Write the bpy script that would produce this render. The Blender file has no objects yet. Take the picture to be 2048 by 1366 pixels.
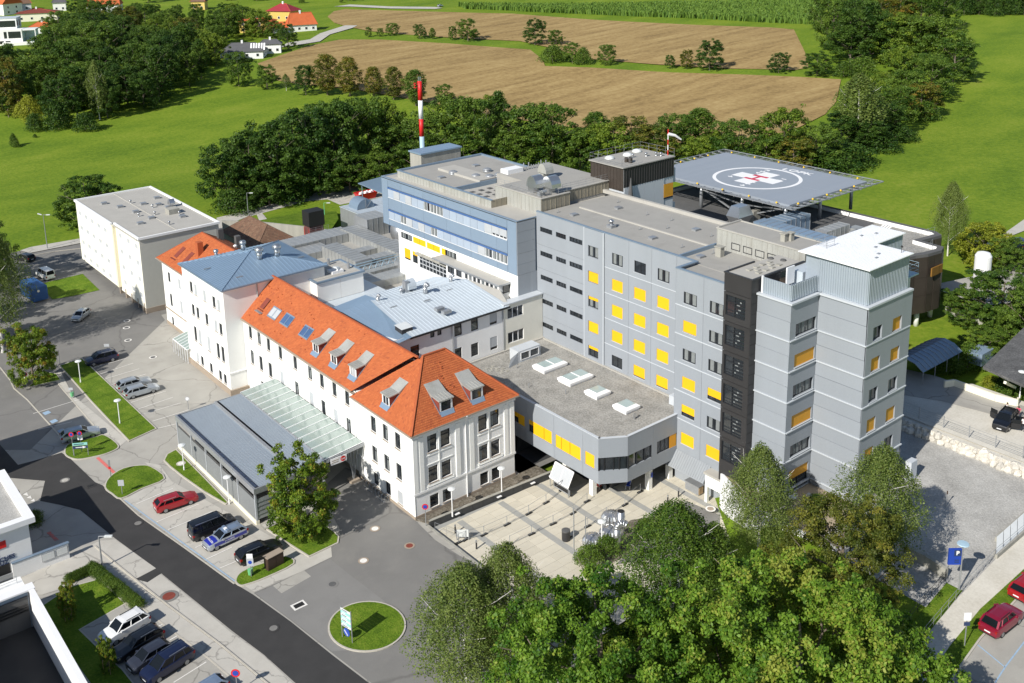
import bpy,math,random
from mathutils import Vector,Matrix
R=math.radians
random.seed(7)
sc=bpy.context.scene
C=sc.collection
# ------------------------------------------------------------------ camera, sky, sun, exposure
FPX,PCX,PCY,PITCH,ROLL,YAW,CAMH=2048.5,1025.4,311.3,R(13.119),R(1.118),R(-38.8),65.0
_cp,_sp,_cr,_sr,_ca,_sa=math.cos(PITCH),math.sin(PITCH),math.cos(ROLL),math.sin(ROLL),math.cos(YAW),math.sin(YAW)
_M=Matrix(((_ca,-_sa,0),(_sa,_ca,0),(0,0,1)))
_r,_d=Vector((1,0,0)),Vector((0,-_sp,-_cp))
V_R,V_D,V_F=_M@(_cr*_r+_sr*_d),_M@(-_sr*_r+_cr*_d),_M@Vector((0,_cp,-_sp))
cd=bpy.data.cameras.new('camera');cam=bpy.data.objects.new('camera',cd);C.objects.link(cam)
cd.sensor_width=36;cd.lens=FPX*36/2048
cd.shift_x=(1024-PCX)/2048;cd.shift_y=-(683-PCY)/2048
cd.clip_start=1;cd.clip_end=9000
_u=-V_D;_b=-V_F
cam.matrix_world=Matrix(((V_R.x,_u.x,_b.x,0),(V_R.y,_u.y,_b.y,0),(V_R.z,_u.z,_b.z,CAMH),(0,0,0,1)))
sc.camera=cam
SUN_AZ,SUN_EL=R(12.0),R(36.0)  # direction the light travels (from +X towards +Y), height above the horizon
w=bpy.data.worlds.new('World');sc.world=w;w.use_nodes= True
nt=w.node_tree;nt.nodes.clear()
wo=nt.nodes.new('ShaderNodeOutputWorld');bg=nt.nodes.new('ShaderNodeBackground');sky=nt.nodes.new('ShaderNodeTexSky')
sky.sky_type='NISHITA';sky.sun_disc= False ;sky.sun_elevation=SUN_EL
sky.sun_rotation=math.atan2(-math.cos(SUN_AZ),-math.sin(SUN_AZ))
sky.altitude=400;sky.air_density=1.0;sky.dust_density=0.6
bg.inputs[1].default_value=0.085
nt.links.new(sky.outputs[0],bg.inputs[0]);nt.links.new(bg.outputs[0],wo.inputs[0])
sd=bpy.data.lights.new('sun','SUN');sun=bpy.data.objects.new('sun',sd);C.objects.link(sun)
sd.energy=4.6;sd.angle=R(0.53);sd.color=(1,0.955,0.88)
sun.rotation_euler=Vector((math.cos(SUN_AZ)*math.cos(SUN_EL),math.sin(SUN_AZ)*math.cos(SUN_EL),-math.sin(SUN_EL))).to_track_quat('-Z','Y').to_euler()
sc.view_settings.view_transform='Standard';sc.view_settings.look='None'
sc.view_settings.gamma=1;sc.view_settings.use_curve_mapping= False
sc.view_settings.exposure=0.35
sc.cycles.max_bounces=6;sc.cycles.transparent_max_bounces=12
# ------------------------------------------------------------------ the lie of the land
def sstep(a,b,x):
 t=min(1,max(0,(x-a)/(b-a))); return t*t*(3-2*t)
def land(x,y):
 dep=.627*x+.779*y;lat=.779*x-.627*y
 k=max(0,dep-110)*.4
 z=4.1*sstep(22.2-k*.3,27.5+k,lat)
 z+=.045*max(0,dep-250)*sstep(250,420,dep)
 return z
def ray(px,py): return(px-PCX)/FPX*V_R+(py-PCY)/FPX*V_D+V_F
def at(px,py,z=0.0):
 d=ray(px,py);t=(z-CAMH)/d.z; return Vector((d.x*t,d.y*t,z))
def onland(px,py,dz=0.0):
 z=0
 for _ in range(25):
  p=at(px,py,z);z=z*.5+.5*land(p.x,p.y)
 p=at(px,py,z); return Vector((p.x,p.y,land(p.x,p.y)+dz))
def topz(px,py,x,y):
 d=ray(px,py);t=(x*d.x+y*d.y)/(d.x**2+d.y**2); return CAMH+t*d.z
def zm(ox,oy,pts,s=3.902): return[(ox+x/s,oy+y/s) for x,y in pts]
def hill(x,y): return land(x,y)
# ------------------------------------------------------------------ materials
MATS={}
def mat(name,col,rough=.8,var=.12,scale=1.2,fine=18,metal=0,spec=.4,bump=0,streak= None,dirt=0,dirtcol=(.12,.10,.08),coat=0,crack=0,rnd=0):
 m=bpy.data.materials.new(name);m.use_nodes= True ;MATS[name]=m
 n=m.node_tree.nodes;l=m.node_tree.links;b=n['Principled BSDF']
 b.inputs['Roughness'].default_value=rough;b.inputs['Metallic'].default_value=metal
 b.inputs['Specular IOR Level'].default_value=spec;b.inputs['Coat Weight'].default_value=coat
 tc=n.new('ShaderNodeTexCoord');co=tc.outputs['Object']
 if streak:
  mp=n.new('ShaderNodeMapping');mp.inputs['Scale'].default_value=streak;l.new(co,mp.inputs[0]);co2=mp.outputs[0]
 else:co2=co
 a=n.new('ShaderNodeTexNoise');a.inputs['Scale'].default_value=scale;a.inputs['Detail'].default_value=5;l.new(co2,a.inputs[0])
 f=n.new('ShaderNodeTexNoise');f.inputs['Scale'].default_value=fine;f.inputs['Detail'].default_value=3;l.new(co,f.inputs[0])
 mx=n.new('ShaderNodeMath');mx.operation='ADD';l.new(a.outputs[0],mx.inputs[0]);l.new(f.outputs[0],mx.inputs[1])
 mr=n.new('ShaderNodeMapRange');mr.inputs[1].default_value=.6;mr.inputs[2].default_value=1.4
 mr.inputs[3].default_value=1-var;mr.inputs[4].default_value=1+var;l.new(mx.outputs[0],mr.inputs[0])
 val=mr.outputs[0]
 if rnd:
  oi=n.new('ShaderNodeObjectInfo');m2=n.new('ShaderNodeMapRange');m2 .inputs[3].default_value=1-rnd;m2 .inputs[4].default_value=1+rnd
  l.new(oi.outputs['Random'],m2 .inputs[0]);mm=n.new('ShaderNodeMath');mm.operation='MULTIPLY';l.new(val,mm.inputs[0]);l.new(m2 .outputs[0],mm.inputs[1]);val=mm.outputs[0]
 vm=n.new('ShaderNodeVectorMath');vm.operation='SCALE';vm.inputs[0].default_value=col[:3];l.new(val,vm.inputs['Scale'])
 out=vm.outputs[0]
 if dirt:
  d=n.new('ShaderNodeTexNoise');d.inputs['Scale'].default_value=.45;d.inputs['Detail'].default_value=7;d.inputs['Roughness'].default_value=.65
  l.new(co2,d.inputs[0]);r=n.new('ShaderNodeMapRange');r.inputs[1].default_value=.5;r.inputs[2].default_value=.75;r.inputs[4].default_value=dirt
  l.new(d.outputs[0],r.inputs[0]);mc=n.new('ShaderNodeMix');mc.data_type='RGBA'
  l.new(r.outputs[0],mc.inputs[0]);l.new(out,mc.inputs[6]);mc.inputs[7].default_value=(*dirtcol,1);out=mc.outputs[2]
 if crack:
  vo=n.new('ShaderNodeTexVoronoi');vo.feature='DISTANCE_TO_EDGE';vo.inputs['Scale'].default_value=crack
  wv=n.new('ShaderNodeVectorMath');wv.operation='MULTIPLY_ADD';wv.inputs[1].default_value=(3,3,0);l.new(a.outputs['Color'],wv.inputs[0]);l.new(co,wv.inputs[2]);l.new(wv.outputs[0],vo.inputs['Vector'])
  cr_=n.new('ShaderNodeMapRange');cr_.inputs[1].default_value=.002;cr_.inputs[2].default_value=.011;cr_.inputs[3].default_value=.45;cr_.inputs[4].default_value=0;l.new(vo.outputs['Distance'],cr_.inputs[0])
  mk=n.new('ShaderNodeMix');mk.data_type='RGBA';l.new(cr_.outputs[0],mk.inputs[0]);l.new(out,mk.inputs[6]);mk.inputs[7].default_value=(.09,.085,.08,1);out=mk.outputs[2]
 l.new(out,b.inputs['Base Color'])
 if bump:
  bp=n.new('ShaderNodeBump');bp.inputs['Strength'].default_value=bump;bp.inputs['Distance'].default_value=.05
  l.new(f.outputs[0],bp.inputs['Height']);l.new(bp.outputs[0],b.inputs['Normal'])
 return m
def ramp_mat(name,stops,scale,detail=6,rough=.95,scale2= None,bump=0,stretch= None,mixk=.5,rotz=0):
 """several colours picked by layered noise: grass, soil, gravel"""
 m=bpy.data.materials.new(name);m.use_nodes= True ;MATS[name]=m
 n=m.node_tree.nodes;l=m.node_tree.links;b=n['Principled BSDF'];b.inputs['Roughness'].default_value=rough;b.inputs['Specular IOR Level'].default_value=.15
 tc=n.new('ShaderNodeTexCoord');mp=n.new('ShaderNodeMapping');l.new(tc.outputs['Object'],mp.inputs[0])
 mp.inputs['Rotation'].default_value=(0,0,rotz)
 if stretch:mp.inputs['Scale'].default_value=stretch
 a=n.new('ShaderNodeTexNoise');a.inputs['Scale'].default_value=scale;a.inputs['Detail'].default_value=detail;a.inputs['Roughness'].default_value=.62;l.new(mp.outputs[0],a.inputs[0])
 f=n.new('ShaderNodeTexNoise');f.inputs['Scale'].default_value=scale2 or scale*12;f.inputs['Detail'].default_value=4;f.inputs['Roughness'].default_value=.7;l.new(tc.outputs['Object'],f.inputs[0])
 mx=n.new('ShaderNodeMix');mx.inputs[0].default_value=mixk;l.new(a.outputs[0],mx.inputs[2]);l.new(f.outputs[0],mx.inputs[3])
 r=n.new('ShaderNodeValToRGB');l.new(mx.outputs[0],r.inputs[0])
 e=r.color_ramp.elements
 while len(e)<len(stops):e.new(.5)
 for q,(p,c) in zip(e,stops):q.position=p;q.color=(*c,1)
 l.new(r.outputs[0],b.inputs['Base Color'])
 if bump:
  bp=n.new('ShaderNodeBump');bp.inputs['Strength'].default_value=bump;bp.inputs['Distance'].default_value=.15
  l.new(f.outputs[0],bp.inputs['Height']);l.new(bp.outputs[0],b.inputs['Normal'])
 return m
def leaf_mat(name,c1,c2,c3= None,trans=.35):
 m=bpy.data.materials.new(name);m.use_nodes= True ;MATS[name]=m
 n=m.node_tree.nodes;l=m.node_tree.links;b=n['Principled BSDF'];o=n['Material Output']
 at_=n.new('ShaderNodeAttribute');at_.attribute_name='tint'
 oi=n.new('ShaderNodeObjectInfo');ad=n.new('ShaderNodeMath');ad.operation='MULTIPLY_ADD';ad.inputs[1].default_value=.35
 l.new(oi.outputs['Random'],ad.inputs[0]);sb=n.new('ShaderNodeMath');sb.operation='SUBTRACT';sb.inputs[1].default_value=.175;l.new(at_.outputs['Fac'],sb.inputs[0]);l.new(sb.outputs[0],ad.inputs[2])
 r=n.new('ShaderNodeValToRGB');l.new(ad.outputs[0],r.inputs[0]);e=r.color_ramp.elements
 e[0].position=.1;e[0].color=(*c1,1);e[1].position=.8;e[1].color=(*c2,1)
 if c3:q=e.new(.97);q.color=(*c3,1)
 l.new(r.outputs[0],b.inputs['Base Color']);b.inputs['Roughness'].default_value=.55;b.inputs['Specular IOR Level'].default_value=.3
 t=n.new('ShaderNodeBsdfTranslucent');hs=n.new('ShaderNodeHueSaturation');hs.inputs['Value'].default_value=1.25;hs.inputs['Hue'].default_value=.485
 l.new(r.outputs[0],hs.inputs['Color']);l.new(hs.outputs[0],t.inputs[0])
 mx=n.new('ShaderNodeMixShader');mx.inputs[0].default_value=trans;l.new(b.outputs[0],mx.inputs[1]);l.new(t.outputs[0],mx.inputs[2]);l.new(mx.outputs[0],o.inputs[0])
 return m
def glass_mat(name,col,rough=.06):
 m=mat(name,col,rough,var=.25,scale=.35,fine=.9,spec=.9); return m
asphalt=mat('old_asphalt',(.36,.345,.31),.92,.15,.3,30,dirt=.45,dirtcol=(.25,.235,.21),crack=.11)
asphalt2=mat('grey_asphalt',(.185,.18,.17),.92,.16,.25,30,dirt=.5,dirtcol=(.235,.225,.205),crack=.06)
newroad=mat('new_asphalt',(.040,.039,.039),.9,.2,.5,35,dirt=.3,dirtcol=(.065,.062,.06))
concrete=mat('concrete_paving',(.46,.44,.395),.9,.12,.6,22,dirt=.4,dirtcol=(.33,.30,.26),crack=.13)
conc_wall=mat('weathered_concrete',(.34,.33,.29),.9,.2,.8,12,streak=(1.5,1.5,.15),dirt=.55,dirtcol=(.14,.13,.11))
kerbm=mat('kerb_stone',(.46,.43,.37),.85,.15,1.5,14)
plazam=mat('plaza_slab_beige',(.56,.52,.425),.8,.1,.8,12,dirt=.2,dirtcol=(.3,.27,.22),rnd=.07)
plazag=mat('plaza_slab_grey',(.33,.33,.31),.8,.12,1,12,rnd=.05)
linem=mat('line_paint',(.72,.70,.66),.7,.18,3,25)
blue_line=mat('blue_line_paint',(.30,.42,.55),.7,.2,3,25)
red_line=mat('red_line_paint',(.62,.16,.14),.7,.15,3,25)
grassm=ramp_mat('lawn_grass',[(.34,(.05,.10,.008)),(.5,(.105,.18,.012)),(.66,(.19,.245,.03))],.5,7,scale2=5,bump=.9)
meadow=ramp_mat('meadow_grass',[(.34,(.075,.138,.010)),(.46,(.118,.19,.013)),(.56,(.165,.232,.018)),(.7,(.235,.262,.04))],.03,10,scale2=1.1,bump=.7,mixk=.5,stretch=(1,2.2,1),rotz=R(-30))
soil=ramp_mat('stubble_soil',[(.34,(.18,.12,.05)),(.5,(.31,.215,.09)),(.68,(.42,.31,.14))],.03,10,scale2=.6,bump=.5,stretch=(1,6,1),rotz=R(-52),mixk=.42)
cornm=leaf_mat('corn_leaves',(.05,.12,.02),(.16,.26,.04), None,.3)
gravel=ramp_mat('pale_gravel',[(.3,(.24,.235,.22)),(.5,(.40,.39,.365)),(.7,(.56,.55,.52))],.35,4,scale2=5.5,bump=.5,mixk=.62)
roofgravel=ramp_mat('roof_gravel',[(.3,(.15,.145,.13)),(.5,(.31,.30,.275)),(.72,(.50,.48,.44))],.5,5,scale2=5,bump=.6,mixk=.66)
darkgravel=ramp_mat('bed_gravel',[(.3,(.05,.043,.035)),(.5,(.16,.14,.11)),(.72,(.36,.33,.28))],.8,4,scale2=4.5,bump=.8,mixk=.7)
sandy=ramp_mat('sandy_yard',[(.3,(.46,.43,.36)),(.5,(.58,.55,.48)),(.7,(.68,.65,.58))],.3,5,scale2=4,mixk=.5)
white=mat('white_render',(.83,.83,.80),.85,.035,.4,9,dirt=.1,dirtcol=(.55,.53,.48))
cream=mat('cream_render',(.80,.765,.615),.85,.04,.4,9)
cream2=mat('pale_yellow_render',(.80,.74,.55),.85,.05,.4,9)
trimw=mat('white_trim',(.80,.80,.79),.7,.04,.8,9)
plinth=mat('plinth_stone',(.33,.27,.21),.9,.12,.8,12)
grey=mat('grey_cladding',(.285,.31,.34),.5,.06,.5,8,spec=.4,rnd=.03,streak=(.9,.9,.07),dirt=.22,dirtcol=(.24,.255,.27))
greyl=mat('pale_grey_ledge',(.50,.53,.56),.5,.05,.5,8)
bluec=mat('blue_grey_cladding',(.20,.265,.345),.45,.04,.3,8,spec=.45,rnd=.04)
bluedk=mat('blue_blind_box',(.06,.13,.31),.4,.05)
bluelt=mat('pale_blue_shutter',(.345,.405,.485),.5,.05,.5,8,rnd=.07)
anthra=mat('anthracite_metal',(.035,.034,.035),.45,.15,.6,9,spec=.4,rnd=.1)
framed=mat('dark_window_frame',(.018,.02,.024),.45,.1)
framew=mat('white_window_frame',(.75,.76,.77),.45,.04)
glass=glass_mat('window_glass',(.022,.027,.032))
glassl=glass_mat('curtained_glass',(.16,.18,.19),.12)
curtain=mat('curtain',(.20,.215,.215),.9,.2,4,12)
yellow=mat('yellow_blind',(.80,.445,.008),.6,.04,2,10,rnd=.04)
orange=mat('orange_blind',(.62,.30,.02),.6,.05,2,10)
louvre=mat('grey_shutter',(.42,.44,.46),.6,.06,1,10)
tilem=[mat('roof_tile_a',(.44,.118,.038),.85,.10,.5,6,dirt=.3,dirtcol=(.30,.09,.04)),mat('roof_tile_b',(.41,.108,.036),.85,.10,.5,6),mat('roof_tile_c',(.47,.132,.043),.85,.10,.5,6),mat('roof_tile_d',(.36,.092,.034),.85,.1,.5,6)]
tileflat=mat('roof_tile_flat',(.50,.12,.038),.82,.18,.6,4)
tiledk=mat('ridge_tile',(.40,.10,.035),.8,.15,1.5,8)
redtile=mat('dark_red_tile',(.20,.045,.03),.8,.2,.6,3)
crimson=mat('crimson_metal_roof',(.30,.03,.04),.6,.1,.3,3)
browntile=mat('brown_tile',(.17,.10,.065),.85,.18,1,8)
slate=mat('grey_slate',(.10,.10,.105),.7,.15,.6,4)
zincb=mat('blue_zinc',(.26,.36,.47),.38,.09,.5,6,metal=.35,spec=.5,streak=(.4,.4,.4),dirt=.25,dirtcol=(.2,.27,.34))
zincw=mat('pale_zinc',(.53,.585,.63),.45,.06,.4,6,metal=.15,spec=.5,dirt=.2,dirtcol=(.42,.47,.50))
zincg=mat('grey_zinc_fascia',(.22,.29,.37),.4,.08,.8,6,metal=.3)
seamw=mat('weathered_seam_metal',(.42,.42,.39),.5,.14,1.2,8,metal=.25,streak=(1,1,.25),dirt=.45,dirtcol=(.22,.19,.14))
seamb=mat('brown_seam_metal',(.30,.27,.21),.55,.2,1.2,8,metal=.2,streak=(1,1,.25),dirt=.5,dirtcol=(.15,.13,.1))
duct=mat('galvanised_duct',(.40,.41,.40),.45,.18,.9,7,metal=.4,dirt=.45,dirtcol=(.22,.21,.18))
steel=mat('stainless_steel',(.55,.56,.57),.28,.08,1,9,metal=.85)
galv=mat('galvanised_steel',(.38,.395,.41),.4,.1,1,9,metal=.5)
trap=mat('trapezoid_sheet',(.36,.41,.46),.42,.05,.6,7,metal=.25)
felt=mat('roof_felt',(.325,.315,.29),.9,.07,.5,20,streak=(1,1,1),dirt=.45,dirtcol=(.24,.23,.21))
feltl=mat('pale_roof_felt',(.40,.385,.35),.9,.08,.5,16,dirt=.3,dirtcol=(.3,.29,.26))
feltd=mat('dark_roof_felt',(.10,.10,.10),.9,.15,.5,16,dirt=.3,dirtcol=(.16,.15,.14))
whiteroof=mat('white_sheet_roof',(.86,.87,.88),.4,.03,.5,8,metal=.05)
skyl=mat('frosted_dome',(.66,.68,.67),.3,.06,1,8,spec=.6)
skyg=mat('skylight_glass',(.36,.44,.43),.12,.08,1,8,spec=.8)
canopyg=mat('canopy_glass',(.30,.36,.33),.1,.1,.6,6,spec=.8)
padm=mat('pad_deck',(.275,.305,.345),.55,.06,.4,6,streak=(.08,1.2,1),dirt=.5,dirtcol=(.25,.29,.345))
brownc=mat('brown_cladding',(.050,.040,.033),.5,.2,.6,6,rnd=.12)
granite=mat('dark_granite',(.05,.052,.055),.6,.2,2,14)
bark=mat('bark',(.16,.13,.10),.9,.25,3,14)
birchb=mat('birch_bark',(.62,.60,.56),.8,.3,3,9)
black=mat('black_plastic',(.02,.02,.02),.6,.1)
rubber=mat('tyre_rubber',(.018,.018,.018),.9,.1)
redp=mat('signal_red',(.62,.02,.02),.45,.05)
whitep=mat('white_paint',(.80,.80,.80),.45,.03)
lightblue=mat('pale_blue_steel',(.36,.50,.60),.45,.06)
yellowp=mat('lamp_yellow',(.75,.48,.03),.4,.05)
bluep=mat('sign_blue',(.02,.06,.36),.4,.05)
greenp=mat('bin_green',(.16,.48,.22),.5,.05)
teal=mat('sign_teal',(.28,.62,.55),.5,.05)
navyp=mat('sign_navy',(.03,.05,.12),.5,.05)
woodm=mat('timber',(.36,.25,.14),.8,.2,2,12)
brownbox=mat('brown_cabinet',(.06,.035,.025),.6,.15)
rock=mat('pale_rock',(.56,.53,.47),.9,.18,.8,7,rnd=.12)
bluebox=mat('container_blue',(.03,.10,.27),.5,.12,.8,7)
pool=mat('pool_water',(.10,.48,.58),.08,.1,1,5,spec=.8)
skin=mat('skin',(.48,.30,.22),.7,.05)
# ------------------------------------------------------------------ mesh building
class MB:
 def __init__(s):s.v=[];s.f=[];s.m=[];s.mi=0
 def quad(s,*p):
  k=len(s.v);s.v+=[tuple(q) for q in p];s.f.append(tuple(range(k,k+len(p))));s.m.append(s.mi); return s
 def box(s,x0,x1,y0,y1,z0,z1):
  k=len(s.v)
  s.v+=[(x0,y0,z0),(x1,y0,z0),(x1,y1,z0),(x0,y1,z0),(x0,y0,z1),(x1,y0,z1),(x1,y1,z1),(x0,y1,z1)]
  for f in((0,3,2,1),(4,5,6,7),(0,1,5,4),(1,2,6,5),(2,3,7,6),(3,0,4,7)):s.f.append(tuple(k+i for i in f));s.m.append(s.mi)
  return s
 def prism(s,pts,z0,z1,bottom= True):
  pts=[(p[0],p[1]) for p in pts]
  a=sum(pts[i][0]*pts[(i+1)%len(pts)][1]-pts[(i+1)%len(pts)][0]*pts[i][1] for i in range(len(pts)))
  if a<0:pts=pts[::-1]
  k=len(s.v);n=len(pts)
  s.v+=[(x,y,z0) for x,y in pts]+[(x,y,z1) for x,y in pts]
  s.f.append(tuple(k+n+i for i in range(n)));s.m.append(s.mi)
  if bottom:s.f.append(tuple(k+n-1-i for i in range(n)));s.m.append(s.mi)
  for i in range(n):j=(i+1)%n;s.f.append((k+i,k+j,k+n+j,k+n+i));s.m.append(s.mi)
  return s
 def tube(s,p0,p1,r0,r1= None,n=8,cap= True):
  r1=r0 if r1 is None else r1
  p0,p1=Vector(p0),Vector(p1);d=(p1-p0)
  if d.length<1e-6: return s
  d.normalize();a=d.orthogonal().normalized();b=d.cross(a);k=len(s.v)
  for p,r in((p0,r0),(p1,r1)):
   for i in range(n):t=2*math.pi*i/n;s.v.append(tuple(p+a*(math.cos(t)*r)+b*(math.sin(t)*r)))
  for i in range(n):j=(i+1)%n;s.f.append((k+i,k+j,k+n+j,k+n+i));s.m.append(s.mi)
  if cap:s.f.append(tuple(k+n-1-i for i in range(n)));s.f.append(tuple(k+n+i for i in range(n)));s.m+=[s.mi]*2
  return s
 def path(s,pts,r,n=8):
  for a,b in zip(pts,pts[1:]):s.tube(a,b,r,r,n)
  return s
 def bar(s,p0,p1,wd,h= None):
  """rectangular bar along p0-p1"""
  h=wd if h is None else h
  p0,p1=Vector(p0),Vector(p1);d=(p1-p0).normalized();up=Vector((0,0,1))
  if abs(d.z)>.98:up=Vector((0,1,0))
  a=d.cross(up).normalized()*(wd/2);b=a.cross(d).normalized()*(h/2);k=len(s.v)
  for p in(p0,p1):
   for q in(-a-b,a-b,a+b,-a+b):s.v.append(tuple(p+q))
  for f in((0,1,2,3),(7,6,5,4),(0,4,5,1),(1,5,6,2),(2,6,7,3),(3,7,4,0)):s.f.append(tuple(k+i for i in f));s.m.append(s.mi)
  return s
 def lathe(s,c,prof,n=14):
  k=len(s.v)
  for r,z in prof:
   for i in range(n):t=2*math.pi*i/n;s.v.append((c[0]+r*math.cos(t),c[1]+r*math.sin(t),c[2]+z))
  for j in range(len(prof)-1):
   for i in range(n):q=(i+1)%n;s.f.append((k+j*n+i,k+j*n+q,k+(j+1)*n+q,k+(j+1)*n+i));s.m.append(s.mi)
  s.f.append(tuple(k+(len(prof)-1)*n+i for i in range(n)));s.f.append(tuple(k+n-1-i for i in range(n)));s.m+=[s.mi]*2
  return s
 def mesh(s,name,mats):
  me=bpy.data.meshes.new(name);me.from_pydata(s.v,[],s.f)
  for m in(mats if isinstance(mats,(list,tuple)) else[mats]):me.materials.append(m)
  if any(s.m):me.polygons.foreach_set('material_index',s.m)
  me.update(); return me
 def build(s,name,mats,parent= None,smooth= False):
  if parent is not None:
   o=wloc(parent);s.v=[(x-o[0],y-o[1],z-o[2]) for x,y,z in s.v]
  me=s.mesh(name,mats)
  if smooth:me.polygons.foreach_set('use_smooth',[ True]*len(me.polygons))
  return link(name,me,parent)
def wloc(o):
 p=Vector((0,0,0))
 while o is not None:p+=o.location;o=o.parent
 return p
def link(name,me,parent= None,loc= None,rz=0):
 o=bpy.data.objects.new(name,me);C.objects.link(o);o.parent=parent
 if loc is not None:
  o.location=Vector(loc)-(wloc(parent) if parent is not None else Vector((0,0,0)))
 if rz:o.rotation_euler.z=rz
 return o
def thing(name,label,cat,loc=(0,0,0),rz=0,group= None):
 o=bpy.data.objects.new(name, None);C.objects.link(o);o.empty_display_size=.2
 o.location=loc;o.rotation_euler.z=rz;o['label']=label;o['category']=cat
 if group:o['group']=group
 return o
def tag(o,label,cat,group= None):
 o['label']=label;o['category']=cat
 if group:o['group']=group
 return o
def struct(name,mb,m,kind='structure'):
 o=mb.build(name,m);o['kind']=kind; return o
KIDS={}
def dup(root,loc,rz=0,label= None,group= None,scale= None):
 """copy of a thing, of its parts and their sub-parts"""
 r=root.copy();C.objects.link(r);r.location=loc;r.rotation_euler=(0,0,rz)
 if label:r['label']=label
 if group:r['group']=group
 if scale:r.scale=scale if isinstance(scale,tuple) else(scale,)*3
 def kids(src,dst):
  for ch in KIDS.setdefault(src.name,list(src.children)):
   c=ch.copy();C.objects.link(c);c.parent=dst;kids(ch,c)
 kids(root,r); return r
CACHE={}
def shared(key,fn):
 if key not in CACHE:CACHE[key]=fn()
 return CACHE[key]
 # a wall face with openings; plane 'X' faces -X, plane 'Y' faces -Y
def facade(mb,plane,c,u0,u1,z0,z1,holes,depth=.16,sill= None):
 P=( lambda u,z,d=0:(c+d,u,z)) if plane=='X' else( lambda u,z,d=0:(u,c+d,z))
 hs=[h for h in holes if h[1]>u0+.01 and h[0]<u1-.01 and h[3]>z0+.01 and h[2]<z1-.01]
 us=sorted({u0,u1}|{min(max(q,u0),u1) for h in hs for q in h[:2]});zs=sorted({z0,z1}|{min(max(q,z0),z1) for h in hs for q in h[2:4]})
 for a,b in zip(us,us[1:]):
  for e,f in zip(zs,zs[1:]):
   if b-a<1e-4 or f-e<1e-4: continue
   mu,mz=(a+b)/2,(e+f)/2
   if any(h[0]<mu<h[1] and h[2]<mz<h[3] for h in hs): continue
   if plane=='X':mb.quad(P(b,e),P(a,e),P(a,f),P(b,f))
   else:mb.quad(P(a,e),P(b,e),P(b,f),P(a,f))
 for h in hs:
  a,b,e,f=max(h[0],u0),min(h[1],u1),max(h[2],z0),min(h[3],z1)
  for p,q in(((a,e),(a,f)),((a,f),(b,f)),((b,f),(b,e)),((b,e),(a,e))):
   mb.quad(P(*p),P(*q),P(*q,depth),P(*p,depth))
 return mb
def window_mesh(kind,wd,h):
 """frame mesh, pane mesh; local x across, z up, -y outwards, origin at the middle of the opening"""
 fr=MB();pn=MB();t=.07 if kind!='strip' else .06
 a,b=-wd/2,wd/2;e,f=-h/2,h/2;y0,y1=-.05,.05
 fr.box(a,a+t,y0,y1,e,f).box(b-t,b,y0,y1,e,f).box(a+t,b-t,y0,y1,e,e+t).box(a+t,b-t,y0,y1,f-t,f)
 n={'two':2,'one':1,'tall':1,'strip':4,'three':3,'four':4}.get(kind,2)
 for i in range(1,n):x=a+wd*i/n;fr.box(x-t*.7,x+t*.7,y0+.01,y1,e+t,f-t)
 if kind in('tall','tall2'):z=f-h*.3;fr.box(a+t,b-t,y0+.01,y1,z-t*.7,z+t*.7)
 if kind=='tall2': pass
 pn.box(a+.02,b-.02,.01,.03,e+.02,f-.02)
 return fr,pn
def window(parent,plane,c,u0,u1,z0,z1,kind='two',frame= None,gl= None,blind= None,bmat= None,depth=.14,cur= None,name='window'):
 frame=frame or framed;gl=gl or glass
 wd,h=round(u1-u0,2),round(z1-z0,2)
 def mk():
  f,p=window_mesh(kind,wd,h); return f.mesh('window',frame),p.mesh('pane',gl)
 fm,pm=shared(('win',kind,wd,h,frame.name,gl.name),mk)
 u,z=(u0+u1)/2,(z0+z1)/2
 loc=(c+depth,u,z) if plane=='X' else(u,c+depth,z)
 rz=-math.pi/2 if plane=='X' else 0
 o=link(name,fm,parent,loc,rz);p=link('pane',pm,o)
 if cur:
  for q in cur:
   cm=shared(('cur',wd,h,q), lambda:MB().box(-wd/2+.07+q*wd*.62,-wd/2+.07+(q*.62+.26)*wd,-.004,.006,-h/2+.08,h/2-.08).mesh('curtain',curtain))
   link('curtain',cm,o)
 if blind:
  bm=bmat or yellow
  me=shared(('blind',wd,h,blind,bm.name), lambda:MB().box(-wd/2+.01,wd/2-.01,-.10,-.065,h/2-h*blind,h/2).box(-wd/2+.01,wd/2-.01,-.12,-.06,h/2-h*blind-.05,h/2-h*blind).mesh('blind',bm))
  link('blind',me,o)
 return o
def sills(mb,plane,c,wins,h=.06,out=.10):
 for q in wins:
  a,b,z=q[0]-.05,q[1]+.05,q[2]
  if plane=='X':mb.box(c-out,c+.13,a,b,z-h,z-.002)
  else:mb.box(a,b,c-out,c+.13,z-h,z-.002)
def parapet(mb,x0,x1,y0,y1,z0,z1,t=.3):
 mb.box(x0,x1,y0,y0+t,z0,z1).box(x0,x1,y1-t,y1,z0,z1).box(x0,x0+t,y0+t,y1-t,z0,z1).box(x1-t,x1,y0+t,y1-t,z0,z1)
def text(body,size,loc,rot,m,name,parent= None,ext=.004,bold=0,sx=1.0,align='CENTER'):
 cu=bpy.data.curves.new(name,'FONT');cu.body=body;cu.size=size;cu.align_x=align;cu.align_y='CENTER';cu.extrude=ext;cu.offset=bold
 o=bpy.data.objects.new(name,cu);C.objects.link(o)
 dg=bpy.context.evaluated_depsgraph_get();me=bpy.data.meshes.new_from_object(o.evaluated_get(dg));bpy.data.objects.remove(o)
 me.materials.clear();me.materials.append(m)
 o=bpy.data.objects.new(name,me);C.objects.link(o);o.parent=parent;o.scale=(sx,1,1)
 o.location=Vector(loc)-(wloc(parent) if parent is not None else Vector((0,0,0)));o.rotation_euler=rot
 return o
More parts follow.
